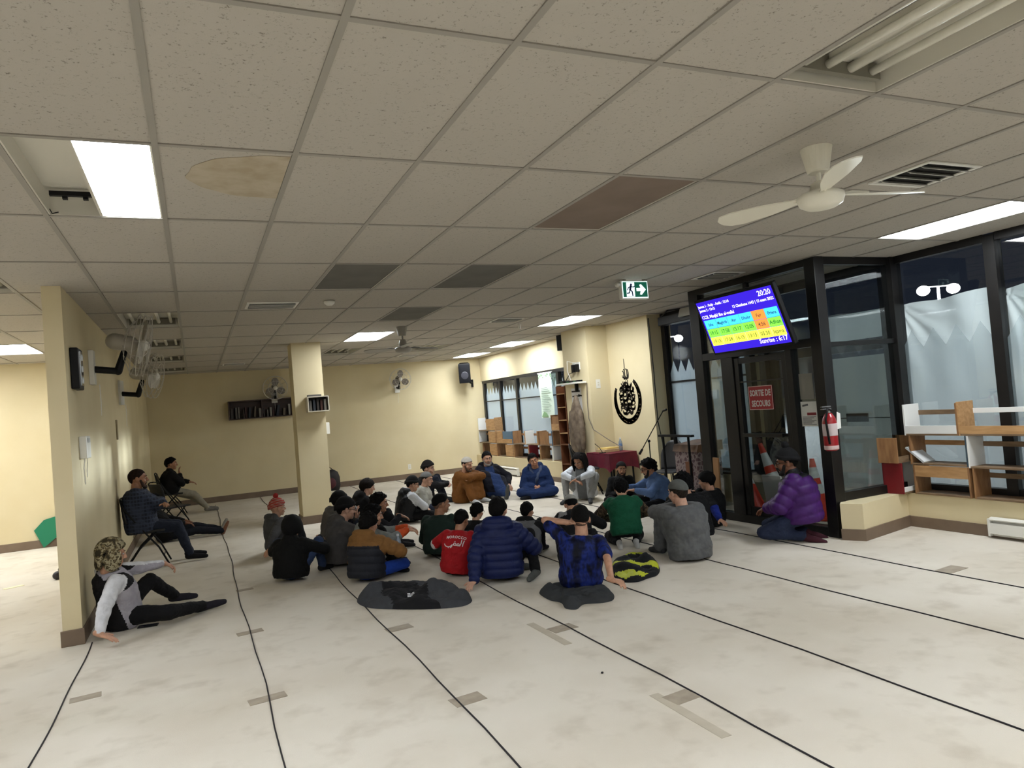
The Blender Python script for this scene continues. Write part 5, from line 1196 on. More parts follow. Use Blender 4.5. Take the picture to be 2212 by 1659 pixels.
    if style == 'short': dome('hair', (.086, .108, .106), hairlim(60, 76, 98, 146), m_h, lump=.08, seed=sd_, nf=56, nl=22)
    elif style == 'fade':
        dome('hair', (.085, .108, .109), hairlim(58, 68, 84, 112), m_h, lump=.04, seed=sd_, nf=36, nl=14); dome('hair_fade', (.0785, .0995, .0975), hairlim(60, 70, 100, 142), M('hair_stubble', (112, 84, 70), .8, c2=(92, 70, 58), nscale=80), nl=12)
    elif style == 'thick': dome('hair', (.095, .118, .118), hairlim(62, 80, 104, 148), m_h, lump=.15, seed=sd_, nf=64, nl=26)
    elif style == 'bowl': dome('hair', (.094, .116, .112), hairlim(70, 84, 106, 148), m_h, lump=.06, seed=sd_, nf=56, nl=22)
    elif style == 'long':
        dome('hair', (.093, .115, .112), hairlim(52, 84, 118, 136), m_h, lump=.05, seed=sd_, nf=40, nl=14); o = MB()
        for sd in (1, -1):
            for kx in range(9):
                y0_ = .05-.017*kx; o.tube([H(.03*sd, y0_*.7-.01, .11), H(.08*sd, y0_, .06), H(.092*sd, y0_*1.05, 0), H((.094+.005*(kx % 3))*sd, y0_, -.07), H((.09+.01*(kx % 2))*sd, y0_+.01, -.14), H(.082*sd, y0_+.02, -.19)], [.011*HS, .013*HS, .0135*HS, .014*HS, .012*HS, .004*HS], 8)
        for kx in range(9):
            x0_ = -.08+.02*kx; o.tube([H(x0_*.5, -.06, .11), H(x0_, -.108, .05), H(x0_*1.05, -.118, -.05), H(x0_*1.05, -.108, -.14), H(x0_, -.095, -.2)], [.014*HS, .02*HS, .022*HS, .019*HS, .007*HS], 8)
        o.build('hair_locks', m_h, P, local=True, smooth=True)
    elif style == 'nape': dome('hair', (.079, .1, .097), hairlim(62, 76, 98, 142), m_h, lump=.02, seed=sd_, nl=10)
    if hat:
        kind, hc = hat[0], hat[1]; mh = fab(hc, 'hat_%d_%d_%d' % tuple(hc), bump=.6, bs=160) if not (len(hat) > 2 and hat[2]) else hat[2]
        if kind == 'beanie':
            o = dome('beanie', (.092, .114, .118), smoothlim(62, 84, 104), mh, lump=.012, seed=sd_, nl=12, top=1.08)
            o2 = MB(); cap_shell(o2, C0, HR, V(.096, .118, .112)*HS, smoothlim(66, 88, 108), nl=10); 
            # turned-up band: only the lower ring of the dome
            ob = MB(); n = 28
            lo, up = smoothlim(66, 88, 108), smoothlim(48, 68, 86); vs = []
            for rr, lm in ((1.04, lo), (1.09, lo), (1.09, up), (1.04, up)):
                for j in range(n):
                    ph = 2*math.pi*j/n; th = math.radians(lm(math.degrees(ph))); vs.append(C0+HR @ (V(math.sin(th)*math.sin(ph)*.092, math.sin(th)*math.cos(ph)*.114, math.cos(th)*.118)*rr*HS))
            ob.add(vs, [(i*n+j, ((i+1) % 4)*n+j, ((i+1) % 4)*n+(j+1) % n, i*n+(j+1) % n) for i in range(4) for j in range(n)]); ob.build('turned_band', mh, o, local=True, smooth=True)
            if len(hat) > 3 and hat[3]:
                pm_ = MB(); pm_.ball(H(0, -.02, .168), .04*s, 0, None, 14, 10); q = pm_.build('pompom', fab(hat[3], bump=1.0, bs=50), o, local=True, smooth=True)
        elif kind == 'kufi':
            dome('kufi_cap', (.087, .109, .104), smoothlim(62, 78, 94), mh, nl=14, nf=36)
        elif kind == 'aviator':
            o = dome('aviator_hat', (.1, .122, .122), smoothlim(60, 86, 118), mh, lump=.015, seed=sd_, nl=14)
            fl = MB()
            for sd in (1, -1): fl.ball(H(.084*sd, .0, -.04), V(.028, .074, .1)*s, 0, HR, 16, 12)
            fl.ball(H(0, -.085, -.045), V(.092, .04, .095)*s, 0, HR, 16, 12); fl.build('ear_flap', mh, o, local=True, smooth=True)
            fs_ = MB(); fs_.tube([H(.083, .03, -.09), H(.05, .06, -.118), H(0, .07, -.125), H(-.05, .06, -.118), H(-.083, .03, -.09)], .005*s, 6); fs_.build('chin_strap', m_black, o, local=True)
            for sd in (1, -1): MB().tube([H(.088*sd, .05, .03), H(.1*sd, .04, -.02), H(.1*sd, .03, -.06)], .006*s, 6).build('flap_edge', M('fleece_pale', (170, 160, 130), .9), o, local=True)
        elif kind == 'band':
            o = MB(); cap_shell(o, C0, HR, V(.094, .117, .11)*HS, smoothlim(60, 66, 72)); o.build('headband', mh, P, local=True, smooth=True)
        elif kind == 'cap':
            o = dome('knit_cap', (.09, .113, .112), smoothlim(64, 78, 96), mh, nl=12); q = MB(); q.cap(H(0, 0, .130), H(0, 0, .136), .05*s, .04*s, 16); q.build('crown_patch', mh, o, local=True, smooth=True)
        elif kind == 'hood':
            dome('raised_hood', (.115, .14, .135), smoothlim(70, 130, 164), mh, lump=.02, seed=sd_, nl=14, C=H(0, -.022, .014))
    if beard:
        o = MB(); 
        for sd in (1, -1): o.cap(H(.062*sd, .03, -.025), H(.045*sd, .055, -.085), .016*s, .02*s, 10); o.cap(H(.045*sd, .055, -.085), H(0, .078, -.1), .02*s, .024*s, 10); o.cap(H(0, .094, -.045), H(.028*sd, .082, -.06), .007*s, .008*s, 8)
        o.ball(H(0, .07, -.1), V(.036, .03, .028)*s, 0, HR, 12, 8)
        JOBS.append(('beard', P, [(o, .008*s, 1)], [M('beard_%d_%d_%d' % tuple(beard), beard, .8, c2=tuple(int(x*.7) for x in beard), nscale=80, bump=.9, bscale=150)], None, 0, None))
    if glasses:
        o = MB()
        for sd in (1, -1):
            o.tube([H(.033*sd+.024*math.cos(a), .098, .004+.019*math.sin(a)) for a in [2*math.pi*q/16 for q in range(16)]], .0026*s, 6, closed=True); o.tube([H(.056*sd, .096, .008), H(.078*sd, .05, .01), H(.084*sd, -.005, .005)], .0026*s, 6)
        o.tube([H(-.01, .1, .008), H(.01, .1, .008)], .0026*s, 6); o.build('glasses', m_black, P, local=True, smooth=True)
    # ---------------- top
    th = top['thick']; c = MB(); long_ = top.get('long', 0)
    rs = [(pel-d1*(.075 if long_ < .5 else .1)*s, X1, F1, .162, .135), (pel+d1*.0*s, X1, F1, .182, .148), (pel.lerp(mid, .5), X1, F1, .168, .138), (mid, X2, F2, .175, .138), (mid.lerp(nk, .45), X2, F2, .19, .132), (nk-d2*.05*s, X2, F2, .165, .108), (nk-d2*.01*s, X2, F2, .095, .082), (nk+d2*.015*s, X2, F2, .07, .068)]
    c.loft([elli(q, ax, fy, (rx*1.07+th)*s, (ry*1.08+th)*s) for q, ax, fy, rx, ry in rs])
    for sd in (1, -1):
        a0, el, wr, fd = A[sd]; sl = top['sleeve']
        if sl >= .5:
            c.cap(a0-X2*.01*sd*s, el, (.054+th)*s, (.046+th*.9)*s); w2 = el.lerp(wr, min(1, (sl-.5)*2)); c.cap(el, w2-(w2-el).normalized()*.02*s, (.046+th*.9)*s, (.033+th*.6)*s)
        elif sl > 0: c.cap(a0-X2*.01*sd*s, a0.lerp(el, sl*2), (.056+th)*s, (.05+th)*s)
    if top['hood'] == 'down':
        c.cap(nk-F2*.075*s-X2*.07*s+d2*.012*s, nk-F2*.075*s+X2*.07*s+d2*.012*s, (.05+th)*s, (.05+th)*s); c.ball(nk-F2*.115*s-d2*.065*s, V(.13, .06, .1)*s, 0, None); c.cap(nk-X2*.085*s-F2*.03*s, nk-X2*.06*s+F2*.06*s-d2*.04*s, .035*s, .02*s); c.cap(nk+X2*.085*s-F2*.03*s, nk+X2*.06*s+F2*.06*s-d2*.04*s, .035*s, .02*s)
    elif top['hood'] == 'up' or top['collar']:
        c.cap(nk-d2*.01*s, nk+neck_dir*.045*s, .078*s, .07*s)
        if top['hood'] == 'up': c.ball(nk+neck_dir*.02*s-F2*.03*s, V(.1, .09, .08)*s)
    if lap or long_:                            # robe skirt over the folded legs
        for sd in (1, -1):
            hip, kn, an, td = G[sd]; c.cap(hip, kn, .115*s, .085*s); c.cap(kn, kn.lerp(an, .9), .085*s, .075*s)
        if legs == 'cross': c.ball(V(0, .22, .1)*s, V(.36, .27, .085)*s, 0, None, 20, 10)
        else:
            for q in (.25, .5, .75, 1): c.cap(G[1][0].lerp(G[1][1], q), G[-1][0].lerp(G[-1][1], q), .09*s, .09*s)
            for q in (.3, .6, .85): c.cap(G[1][1].lerp(G[1][2], q), G[-1][1].lerp(G[-1][2], q), .07*s, .07*s)
    info = dict(pel=pel, mid=mid, nk=nk, d1=d1, d2=d2, A=A, G=G, X2=X2, F2=F2, s=s, HC=HC, HR=HR)
    tm = top['mats'] or [fab(top['c'])]
    JOBS.append((top['name'], P, [(c, .0125*s*vox, 4)], tm, top['region'], top['quilt'], info))
    if not top['mats'] and top.get('trim'):
        o = MB(); o.tube([nk-X2*.1*s-F2*.02*s+d2*.0*s, nk-X2*.12*s-F2*.1*s-d2*.04*s, nk-F2*.16*s-d2*.11*s, nk+X2*.12*s-F2*.1*s-d2*.04*s], .008*s, 6); o.build('hood_trim', M('trim_white', (206, 204, 198), .7), P, local=True, smooth=True)
    # ---------------- trousers and socks
    if bottom is not None and not (lap and legs == 'cross'):
        t_ = MB()
        t_.ball(pel, V(.165, .13, .105)*s, 0, None, 16, 10)
        for sd in (1, -1):
            hip, kn, an, td = G[sd]; e_ = kn.lerp(an, .93); t_.cap(hip, kn, .092*s, .07*s); t_.cap(kn, e_, .07*s, .053*s)
        JOBS.append(('trousers', P, [(t_, .0125*s*vox, 3)], [fab(bottom)], None, 0, info))
    for sd in (1, -1):
        hip, kn, an, td = G[sd]
        if sock is not None:
            sc_ = sock if not isinstance(sock, dict) else sock.get(sd)
            if sc_ is None: continue
            o = MB(); fl = td; an2 = an
            o.cap(kn.lerp(an, .84), an, .043*s, .042*s); o.cap(an-V(0, 0, .012)*s-fl*.035*s, an+fl*.12*s-V(0, 0, .012)*s, .041*s, .035*s); o.cap(an+fl*.1*s-V(0, 0, .014)*s, an+fl*.18*s-V(0, 0, .015)*s, .036*s, .027*s)
            JOBS.append(('sock', P, [(o, .01*s, 2)], [fab(sc_)], None, 0, None))
    P['_'] = 0; del P['_']
    P_info = info; info['P'] = P; info['H'] = H; info['C0'] = C0
    return info

def run_jobs():
    """voxel-merge every queued shape, then make one mesh object per part"""
    tmp = []
    for ji, (name, P, parts, mats, region, quilt, info) in enumerate(JOBS):
        for (mb, vx, it) in parts:
            me = bpy.data.meshes.new('tmp'); me.from_pydata(mb.v, [], mb.f); ob = bpy.data.objects.new('tmp', me); col.objects.link(ob)
            r = ob.modifiers.new('r', 'REMESH'); r.mode = 'VOXEL'; r.voxel_size = vx; r.use_smooth_shade = True
            sm = ob.modifiers.new('s', 'SMOOTH'); sm.iterations = it; sm.factor = .5
            tmp.append((ji, ob))
    dg = bpy.context.evaluated_depsgraph_get(); res = {}
    for ji, ob in tmp:
        em = ob.evaluated_get(dg).to_mesh(); n = len(em.vertices); co = np.empty(n*3, np.float32); em.vertices.foreach_get('co', co); no = np.empty(n*3, np.float32); em.vertices.foreach_get('normal', no)
        lp = np.empty(len(em.loops), np.int32); em.loops.foreach_get('vertex_index', lp); pt = np.empty(len(em.polygons), np.int32); em.polygons.foreach_get('loop_total', pt)
        res.setdefault(ji, []).append((co.reshape(-1, 3), no.reshape(-1, 3), lp, pt)); ob.evaluated_get(dg).to_mesh_clear()
    for ji, ob in tmp:
        me = ob.data; bpy.data.objects.remove(ob); bpy.data.meshes.remove(me)
    ntri = 0
    for ji, (name, P, parts, mats, region, quilt, info) in enumerate(JOBS):
        cos, faces_lp, faces_pt, off = [], [], [], 0
        for co, no, lp, pt in res[ji]:
            if name not in ('body', 'sock', 'beard'):
                s = info['s']; sd = ji*3.7; out = co.copy()
                am = .007*s if not quilt else .003*s
                if quilt:      # padded tubes across the torso, along the arms
                    d1 = np.array(info['d2']); t = (co-np.array(info['pel'])) @ d1
                    for sg in (1, -1):
                        a0, el, wr, fd = [np.array(q) for q in info['A'][sg]]
                        for p0, p1, acc in ((a0, el, 0), (el, wr, .275*s)):
                            dd = p1-p0; L = np.linalg.norm(dd); u = dd/L; q = (co-p0) @ u; dist = np.linalg.norm((co-p0)-np.outer(np.clip(q, 0, L), u), axis=1); m_ = (dist < .105*s) & (q > .02) ; t = np.where(m_, q+acc+.03*s, t)
                    ph = np.abs(np.sin(t/(quilt*s)*math.pi)); out = out+no*((np.sqrt(ph)-.75)*.017*s)[:, None]
                dv = np.empty(len(co), np.float32)
                for i in range(len(co)):
                    x, y, z = co[i]; w = noise.noise((x*9/s+sd, y*9/s, z*15/s)); w2 = noise.noise((x*21/s, y*21/s+sd, z*30/s)); dv[i] = (w*1.2-abs(w2)*1.3)*am
                co = out+no*dv[:, None]
                if P.location.z < .3: co[:, 2] = np.maximum(co[:, 2], .004)
            else:
                co = co.copy()
                if P.location.z < .3: co[:, 2] = np.maximum(co[:, 2], .003)
            cos.append(co); faces_lp.append(lp+off); faces_pt.append(pt); off += len(co)
        co = np.concatenate(cos); lp = np.concatenate(faces_lp); pt = np.concatenate(faces_pt); ntri += int((pt-2).sum())
        me = bpy.data.meshes.new(name); me.vertices.add(len(co)); me.vertices.foreach_set('co', co.ravel()); me.loops.add(len(lp)); me.loops.foreach_set('vertex_index', lp.astype(np.int32)); me.polygons.add(len(pt)); st = np.concatenate([[0], np.cumsum(pt)[:-1]]).astype(np.int32); me.polygons.foreach_set('loop_start', st); me.polygons.foreach_set('loop_total', pt); me.update(calc_edges=True)
        for m in mats: me.materials.append(m)
        me.polygons.foreach_set('use_smooth', np.ones(len(pt), bool))
        if region is not None:
            cen = np.add.reduceat(co[lp], st, axis=0)/pt[:, None]; mi = region(cen, info); me.polygons.foreach_set('material_index', mi.astype(np.int32))
        o = bpy.data.objects.new(name, me); col.objects.link(o); o.parent = P; WM[o.name] = WM[P.name]
    print('people triangles', ntri)
def armdist(cen, info, sd):
    a0, el, wr, fd = [np.array(q) for q in info['A'][sd]]; best = None
    for p0, p1 in ((a0, el), (el, wr)):
        u = p1-p0; L = np.linalg.norm(u); u = u/L; q = np.clip((cen-p0) @ u, 0, L); d = np.linalg.norm(cen-p0-np.outer(q, u), axis=1); best = d if best is None else np.minimum(best, d)
    return best
def armt(cen, info, sd):
    a0, el, wr, fd = [np.array(q) for q in info['A'][sd]]; u = wr-el; L = np.linalg.norm(u); return (cen-el) @ (u/L)/L
def spine(cen, info):
    return (cen-np.array(info['pel'])) @ np.array(info['d2'])/info['s']
def is_arm(cen, info, r=.075):
    s = info['s']; sp = np.abs((cen-np.array(info['nk'])) @ np.array(info['X2']))/s
    return (np.minimum(armdist(cen, info, 1), armdist(cen, info, -1)) < r*s) & (sp > .13)
def at(u, v, push=.14, z=0):
    p = on_z(u, v, 0); d = Vector((p.x, p.y, 0)).normalized(); q = p+d*push; return (q.x, q.y, z)
def hdg(u, rel): return view_angle(u)+rel
HEADS = dict(camo=(220, 1200), plaid=(293, 1037), far=(358, 1005), red_beanie=(600, 1100), blackhood=(632, 1143), greyjk=(747, 1104), beanie2=(733, 1087), trim=(794, 1055), curly=(820, 1092), greyhood=(807, 1115), brown=(797, 1136), vest=(891, 1049), kufi=(922, 1039), behind=(925, 1013), green=(953, 1092), robe=(1009, 1006), bluecoat=(1052, 993), bluedj=(1152, 998), longhair=(1250, 999), headband=(1342, 1016), blueshirt=(1400, 1017), greenk=(1341, 1060), greyrobe=(1464, 1067), blackR=(1475, 1047), boyR=(1515, 1041), jersey=(1266, 1125), whitecap=(1234, 1097), red=(1013, 1126), curlyg=(1031, 1108), bluepuf=(1080, 1105), greyblk=(1139, 1106), purple=(1698, 1004))
def steps_mat(name, cols, scale, detail=3, rough=.85, stretch=None, pos=None):
    m = bpy.data.materials.new(name); m.use_nodes = True; N = m.node_tree.nodes; L = m.node_tree.links; b = N['Principled BSDF']; b.inputs['Roughness'].default_value = rough; b.inputs['Specular IOR Level'].default_value = .2
    tc = N.new('ShaderNodeTexCoord'); n = N.new('ShaderNodeTexNoise'); n.inputs['Scale'].default_value = scale; n.inputs['Detail'].default_value = detail; vec = tc.outputs['Object']
    if stretch:
        mp = N.new('ShaderNodeMapping'); mp.inputs['Scale'].default_value = stretch; L.new(vec, mp.inputs['Vector']); vec = mp.outputs[0]
    r = N.new('ShaderNodeValToRGB'); r.color_ramp.interpolation = 'CONSTANT' if pos is None else 'LINEAR'; L.new(vec, n.inputs['Vector']); L.new(n.outputs['Fac'], r.inputs['Fac']); L.new(r.outputs[0], b.inputs['Base Color'])
    ps = pos or [0, .42, .5, .58, .66][:len(cols)]
    while len(r.color_ramp.elements) < len(cols): r.color_ramp.elements.new(.9)
    for e, p, c in zip(r.color_ramp.elements, ps, cols): e.position = p; e.color = lin(c)
    MATS[name] = m; return m
m_camo = steps_mat('camo_hat', [(52, 46, 34), (96, 84, 58), (150, 140, 112), (70, 60, 42), (120, 106, 76)], 22)
m_camo2 = steps_mat('camo_sleeve', [(40, 34, 28), (74, 60, 46), (96, 82, 62), (54, 46, 38)], 24)
m_jersey = steps_mat('jersey_dye', [(8, 10, 24), (11, 17, 50), (22, 40, 112), (9, 13, 34)], 9, 6, .6, (1.6, 1.6, .7), [.36, .46, .58, .7])
# striped beanie: rings by height in the wearer's frame
def stripes_mat():
    m = bpy.data.materials.new('beanie_stripes'); m.use_nodes = True; N = m.node_tree.nodes; L = m.node_tree.links; b = N['Principled BSDF']; b.inputs['Roughness'].default_value = .9
    tc = N.new('ShaderNodeTexCoord'); w = N.new('ShaderNodeTexWave'); w.bands_direction = 'Z'; w.inputs['Scale'].default_value = 8.5; w.inputs['Distortion'].default_value = .6; mp = N.new('ShaderNodeMapping'); mp.inputs['Rotation'].default_value = (.25, -.2, 0)
    r = N.new('ShaderNodeValToRGB'); r.color_ramp.interpolation = 'CONSTANT'
    for k in range(2): r.color_ramp.elements.new(.5)
    for e, p, c in zip(r.color_ramp.elements, (0, .3, .5, .75), ((150, 42, 34), (206, 196, 180), (84, 50, 42), (160, 46, 36))): e.position = p; e.color = lin(c)
    L.new(tc.outputs['Object'], mp.inputs['Vector']); L.new(mp.outputs[0], w.inputs['Vector']); L.new(w.outputs['Fac'], r.inputs['Fac']); L.new(r.outputs[0], b.inputs['Base Color']); MATS['beanie_stripes'] = m; return m
m_bst = stripes_mat()
def plaid_mat():
    m = bpy.data.materials.new('plaid_shirt'); m.use_nodes = True; N = m.node_tree.nodes; L = m.node_tree.links; b = N['Principled BSDF']; b.inputs['Roughness'].default_value = .85
    tc = N.new('ShaderNodeTexCoord'); mix = None; prev = None
    for d_, sc_ in (('Z', 7), ('X', 9), ('Y', 9)):
        w = N.new('ShaderNodeTexWave'); w.bands_direction = d_; w.inputs['Scale'].default_value = sc_; w.inputs['Distortion'].default_value = 1.2; r = N.new('ShaderNodeValToRGB'); r.color_ramp.elements[0].position = .6; r.color_ramp.elements[0].color = lin((22, 28, 44)); r.color_ramp.elements[1].position = .95; r.color_ramp.elements[1].color = lin((50, 58, 78))
        L.new(tc.outputs['Object'], w.inputs['Vector']); L.new(w.outputs['Fac'], r.inputs['Fac'])
        if prev is None: prev = r.outputs[0]
        else:
            x = N.new('ShaderNodeMix'); x.data_type = 'RGBA'; x.blend_type = 'LIGHTEN'; x.inputs[0].default_value = .7; L.new(prev, x.inputs[6]); L.new(r.outputs[0], x.inputs[7]); prev = x.outputs[2]
    L.new(prev, b.inputs['Base Color']); MATS['plaid_shirt'] = m; return m
m_plaid = plaid_mat()
def loc(pos, hd, w, s):
    q = (Matrix.Translation(Vector(pos)) @ Matrix.Rotation(-math.radians(hd), 4, 'Z')).inverted() @ Vector(w); return tuple(q/s)
WP = {}
# --- 1 boy in camouflage hat against the partition
s = .98; pos = (-.70, 7.25, 0); hd = 70
la = loc(pos, hd, on_z(380, 1288, .07), s); ra = loc(pos, hd, on_z(440, 1308, .06), s)
def rg_camo(cen, info):
    F = (cen-np.array(info['nk'])) @ np.array(info['F2']); arm = is_arm(cen, info, .085); mi = np.where(F < -.07, 2, 0)
    low = np.zeros(len(cen), bool)
    sh_ = np.abs((cen-np.array(info['nk'])) @ np.array(info['X2'])); return np.where(low, 2, np.where(arm, 1, np.where((sh_ > .105) & (spine(cen, info) > .3), 2, mi)))
KEY = 'camo'; WP['camo'] = person('boy in camouflage aviator hat leaning against the partition wall', pos, hd, s, tilt=14, lean=-10, lean2=-20, head=(8, 10, 0), sk='light',
    legs_ov=((ra, (1, .1, .12), (.3, 1, .1)), (la, (-.1, .3, 1), (.2, 1, -.1))), arms=((tuple(on_z(207, 1392, .065)), (.3, -1, .2), (.5, .6, -.35), 'w'), (tuple(on_y(372, 1214, 7.52)), (-.6, -.2, -.6), (.1, 1, -.5), 'w')),
    top=dict(name='sweatshirt', thick=.018, mats=[fab((168, 164, 172), 'sweat_lilac'), fab((216, 216, 220), 'sweat_white'), fab((22, 20, 22), 'sweat_black')], region=rg_camo), bottom=(16, 16, 18), sock=(34, 32, 40), hat=('aviator', (90, 80, 60), m_camo), style='nape', vox=.8, curl=(.15, .7))
# --- 2 plaid man on chair
def rg_none(c, i): return np.zeros(len(c), int)
KEY = 'plaid'; WP['plaid'] = person('man in a blue plaid shirt sitting with folded arms on a folding chair', (-.68, 10.3, 0), 88, 1.0, 'chair', lean=-8, lean2=-2, arms=(((-.14, .22, .80), (1, .2, -.5), (-1, .2, .1)), ((.14, .25, .77), (-1, .2, -.5), (1, .2, .1))), head=(0, 2, 0), sk='tan', top=dict(name='shirt', mats=[m_plaid], region=rg_none, thick=.045), bottom=(34, 40, 54), sock=(22, 22, 26), hair=(62, 40, 30), style='nape', beard=(70, 46, 36))
# --- 3 far man in black jacket, beige trousers
KEY = 'far'; WP['far'] = person('man in black jacket and beige trousers on the farthest chair, hand at chin', (-.5, 15.85, 0), 80, 1.0, 'chair', lean=-6, lean2=4, arms=(((.03, .15, .82), (.6, .2, -.8), (-.1, -.1, 1)), ((-.14, .34, .64), (-.8, -.6, 0), (.1, 1, -.25))), head=(10, 4, 0), sk='tan', top=dict(name='jacket', c=BLK, thick=.026, collar=True), bottom=(150, 144, 128), sock=(120, 116, 108), hair=(20, 16, 14),
    legs_ov=(((.1, .62, .075), (.1, 1, .7), (.1, 1, -.1)), ((-.1, .66, .075), (-.1, 1, .7), (.0, 1, -.1))))
# --- 4 man on the floor behind the plaid man
KEY = 'floorman'; WP['floorman'] = person('person in dark clothes on the floor behind the plaid man, legs stretched out', (-.5, 12.35, 0), 90, .98, 'out', lean=-30, lean2=-24, arms=('thigh', 'thigh'), head=(0, 10, 0), sk='brown', top=dict(c=BLK), bottom=(26, 29, 38), sock={1: None, -1: (150, 146, 138)}, hair=(20, 16, 14))
# --- 5 striped beanie
p = at(604, 1198, .12); hd = hdg(600, 62)
KEY = 'red_beanie'; WP['red_beanie'] = person('child in red striped pompom beanie and grey jacket propped on one hand', p, hd, .88, 'hug', lean=-6, lean2=2, arms=((tuple(on_z(574, 1203, .07)), (.2, -1, .2), (.5, -.7, -.3), 'w'), 'knee'), head=(10, 2, 0), sk='light', top=dict(name='jacket', c=(74, 74, 76), thick=.026, hood='down'), bottom=(34, 36, 42), hat=('beanie', (150, 42, 34), m_bst, (150, 40, 36)), style='none')
# --- 6 black hoodie
KEY = 'blackhood'; WP['blackhood'] = person('person in black hooded top seen from behind, hood up, jeans', at(622, 1262, .16), hdg(620, 28), .88, 'hugwide', lean=8, lean2=10, arms=('knee', 'knee'), head=(0, 12, 0), top=dict(name='hoodie', c=(12, 12, 13), thick=.03, hood='up'), bottom=(44, 60, 92), sock=(30, 30, 32), hat=('hood', (12, 12, 13)), style='none', vox=.9)
# --- 7 grey jacket with beanie and glasses
KEY = 'greyjk'; WP['greyjk'] = person('boy in grey jacket, black beanie and glasses, hand near his face', at(725, 1228, .15), hdg(725, 72), .98, 'hug', lean=8, lean2=16, arms=('knee', ((-.03, .27, .50), (-.7, .2, -.7), (.0, -.1, 1))), head=(6, 8, 0), sk='fair', top=dict(name='jacket', c=(78, 76, 76), thick=.03, hood='down'), bottom=(36, 40, 52), sock=(170, 168, 164), hat=('beanie', (14, 14, 15)), style='nape', glasses=True)
# --- 7b
KEY = 'beanie2'; WP['beanie2'] = person('person in black beanie mostly hidden behind the grey jacket boy', at(716, 1190, .22), hdg(716, 70), .95, 'hug', lean=6, lean2=14, arms=('hugk', 'hugk'), head=(0, 10, 0), top=dict(name='jacket', c=(96, 92, 88), thick=.024, hood='down'), hat=('beanie', (12, 12, 13)), style='nape')
# --- 8 white trimmed black hood
KEY = 'trim'; WP['trim'] = person('young man with dark hair in black hooded jacket with white trim', at(785, 1150, .2), hdg(790, 72), .96, 'cross', lean=10, lean2=20, arms=('lap', 'lap'), head=(0, 12, 0), sk='fair', top=dict(name='jacket', c=(16, 16, 18), thick=.026, hood='down', trim=True), hair=(40, 28, 22), style='bowl')
# --- 9 curly boy, chin on hand
KEY = 'curly'; WP['curly'] = person('curly haired boy in dark red top resting his chin on his hand', at(838, 1192, .2), hdg(838, 88), .94, 'hug', lean=10, lean2=18, arms=('knee', ((-.03, .19, .44), (-.8, .2, -.6), (.1, .1, 1))), head=(8, 6, 0), sk='tan', top=dict(name='jacket', c=(80, 16, 26), thick=.018, mats=[fab((74, 14, 24), 'maroon'), fab((26, 26, 32), 'dark_sleeve')], region=lambda c, i: is_arm(c, i, .08).astype(int)), hair=(22, 17, 15), style='thick')
# --- 10 grey hoodie with orange cuffs
KEY = 'greyhood'; WP['greyhood'] = person('boy in light grey hoodie with orange cuffs, arms stretched on his knees', at(806, 1236, .18), hdg(806, 84), .9, 'hug', lean=12, lean2=22, arms=(((.12, .55, .43), (.7, -.1, -.6), (.1, 1, -.3)), ((-.02, .57, .44), (-.7, -.1, -.6), (.1, 1, -.3))), head=(0, 8, 0), sk='light', top=dict(name='hoodie', thick=.026, hood='down', mats=[fab((128, 132, 130), 'hoodie_pale'), fab((206, 84, 40), 'cuff_orange')], region=lambda c, i: ((((armdist(c, i, 1) < .08) & (armt(c, i, 1) > .45)) | ((armdist(c, i, -1) < .08) & (armt(c, i, -1) > .45)))).astype(int)), bottom=(14, 14, 16), hair=(16, 14, 14), style='thick')
# --- 11 brown and black padded jacket
KEY = 'brown'; WP['brown'] = person('boy in brown and black padded jacket holding a water bottle', at(790, 1264, .18), hdg(790, 34), .87, 'cross', lean=6, lean2=10, arms=(((.2, .34, .3), (.9, -.5, -.1), (.0, .9, .3)), 'lap'), head=(14, 8, 0), sk='light', top=dict(name='padded_jacket', thick=.04, hood='down', quilt=.085, mats=[fab((34, 36, 44), 'pad_black', .7), fab((132, 94, 52), 'pad_brown')], region=lambda c, i: (is_arm(c, i, .11) | (spine(c, i) > .29)).astype(int)), bottom=(28, 62, 150), sock=(30, 30, 34), hair=(18, 15, 14), style='thick', vox=.9, curl=(1.0, .5))
# --- 12 white hoodie black vest
KEY = 'vest'; WP['vest'] = person('boy in black beanie, black vest and white hooded sweater', at(884, 1132, .16), hdg(884, 68), .9, 'cross', lean=8, lean2=20, arms=('crossknee', 'crossknee'), head=(8, 16, 0), sk='light', top=dict(name='vest', thick=.026, hood='down', mats=[fab((24, 25, 27), 'vest_black', .6), fab((206, 208, 212), 'sleeve_white')], region=lambda c, i: (is_arm(c, i, .09) | (spine(c, i) > .455)).astype(int)), bottom=(14, 14, 16), hat=('beanie', (14, 14, 15)), style='nape', glasses=True)
# --- 13 grey kufi, pale sweater
KEY = 'kufi'; WP['kufi'] = person('man in grey knitted cap and pale grey sweater', at(925, 1112, .2), hdg(925, 100), .92, 'cross', lean=6, lean2=16, arms=('lap', 'lap'), head=(14, 12, 0), sk='fair', top=dict(name='sweater', c=(160, 158, 148), thick=.022), bottom=(40, 44, 60), hat=('kufi', (112, 112, 110)), style='nape', hair=(70, 60, 54))
# --- 14 black beanie behind
KEY = 'behind'; WP['behind'] = person('man in dark beanie and black coat hugging his knees behind the pale sweater', at(940, 1090, .22), hdg(935, 95), 1.0, 'hug', lean=4, lean2=14, arms=('hugk', 'hugk'), head=(10, 6, 0), sk='fair', top=dict(name='coat', c=(20, 19, 22), thick=.028, collar=True), bottom=(30, 34, 46), hat=('beanie', (20, 16, 16)), style='nape')
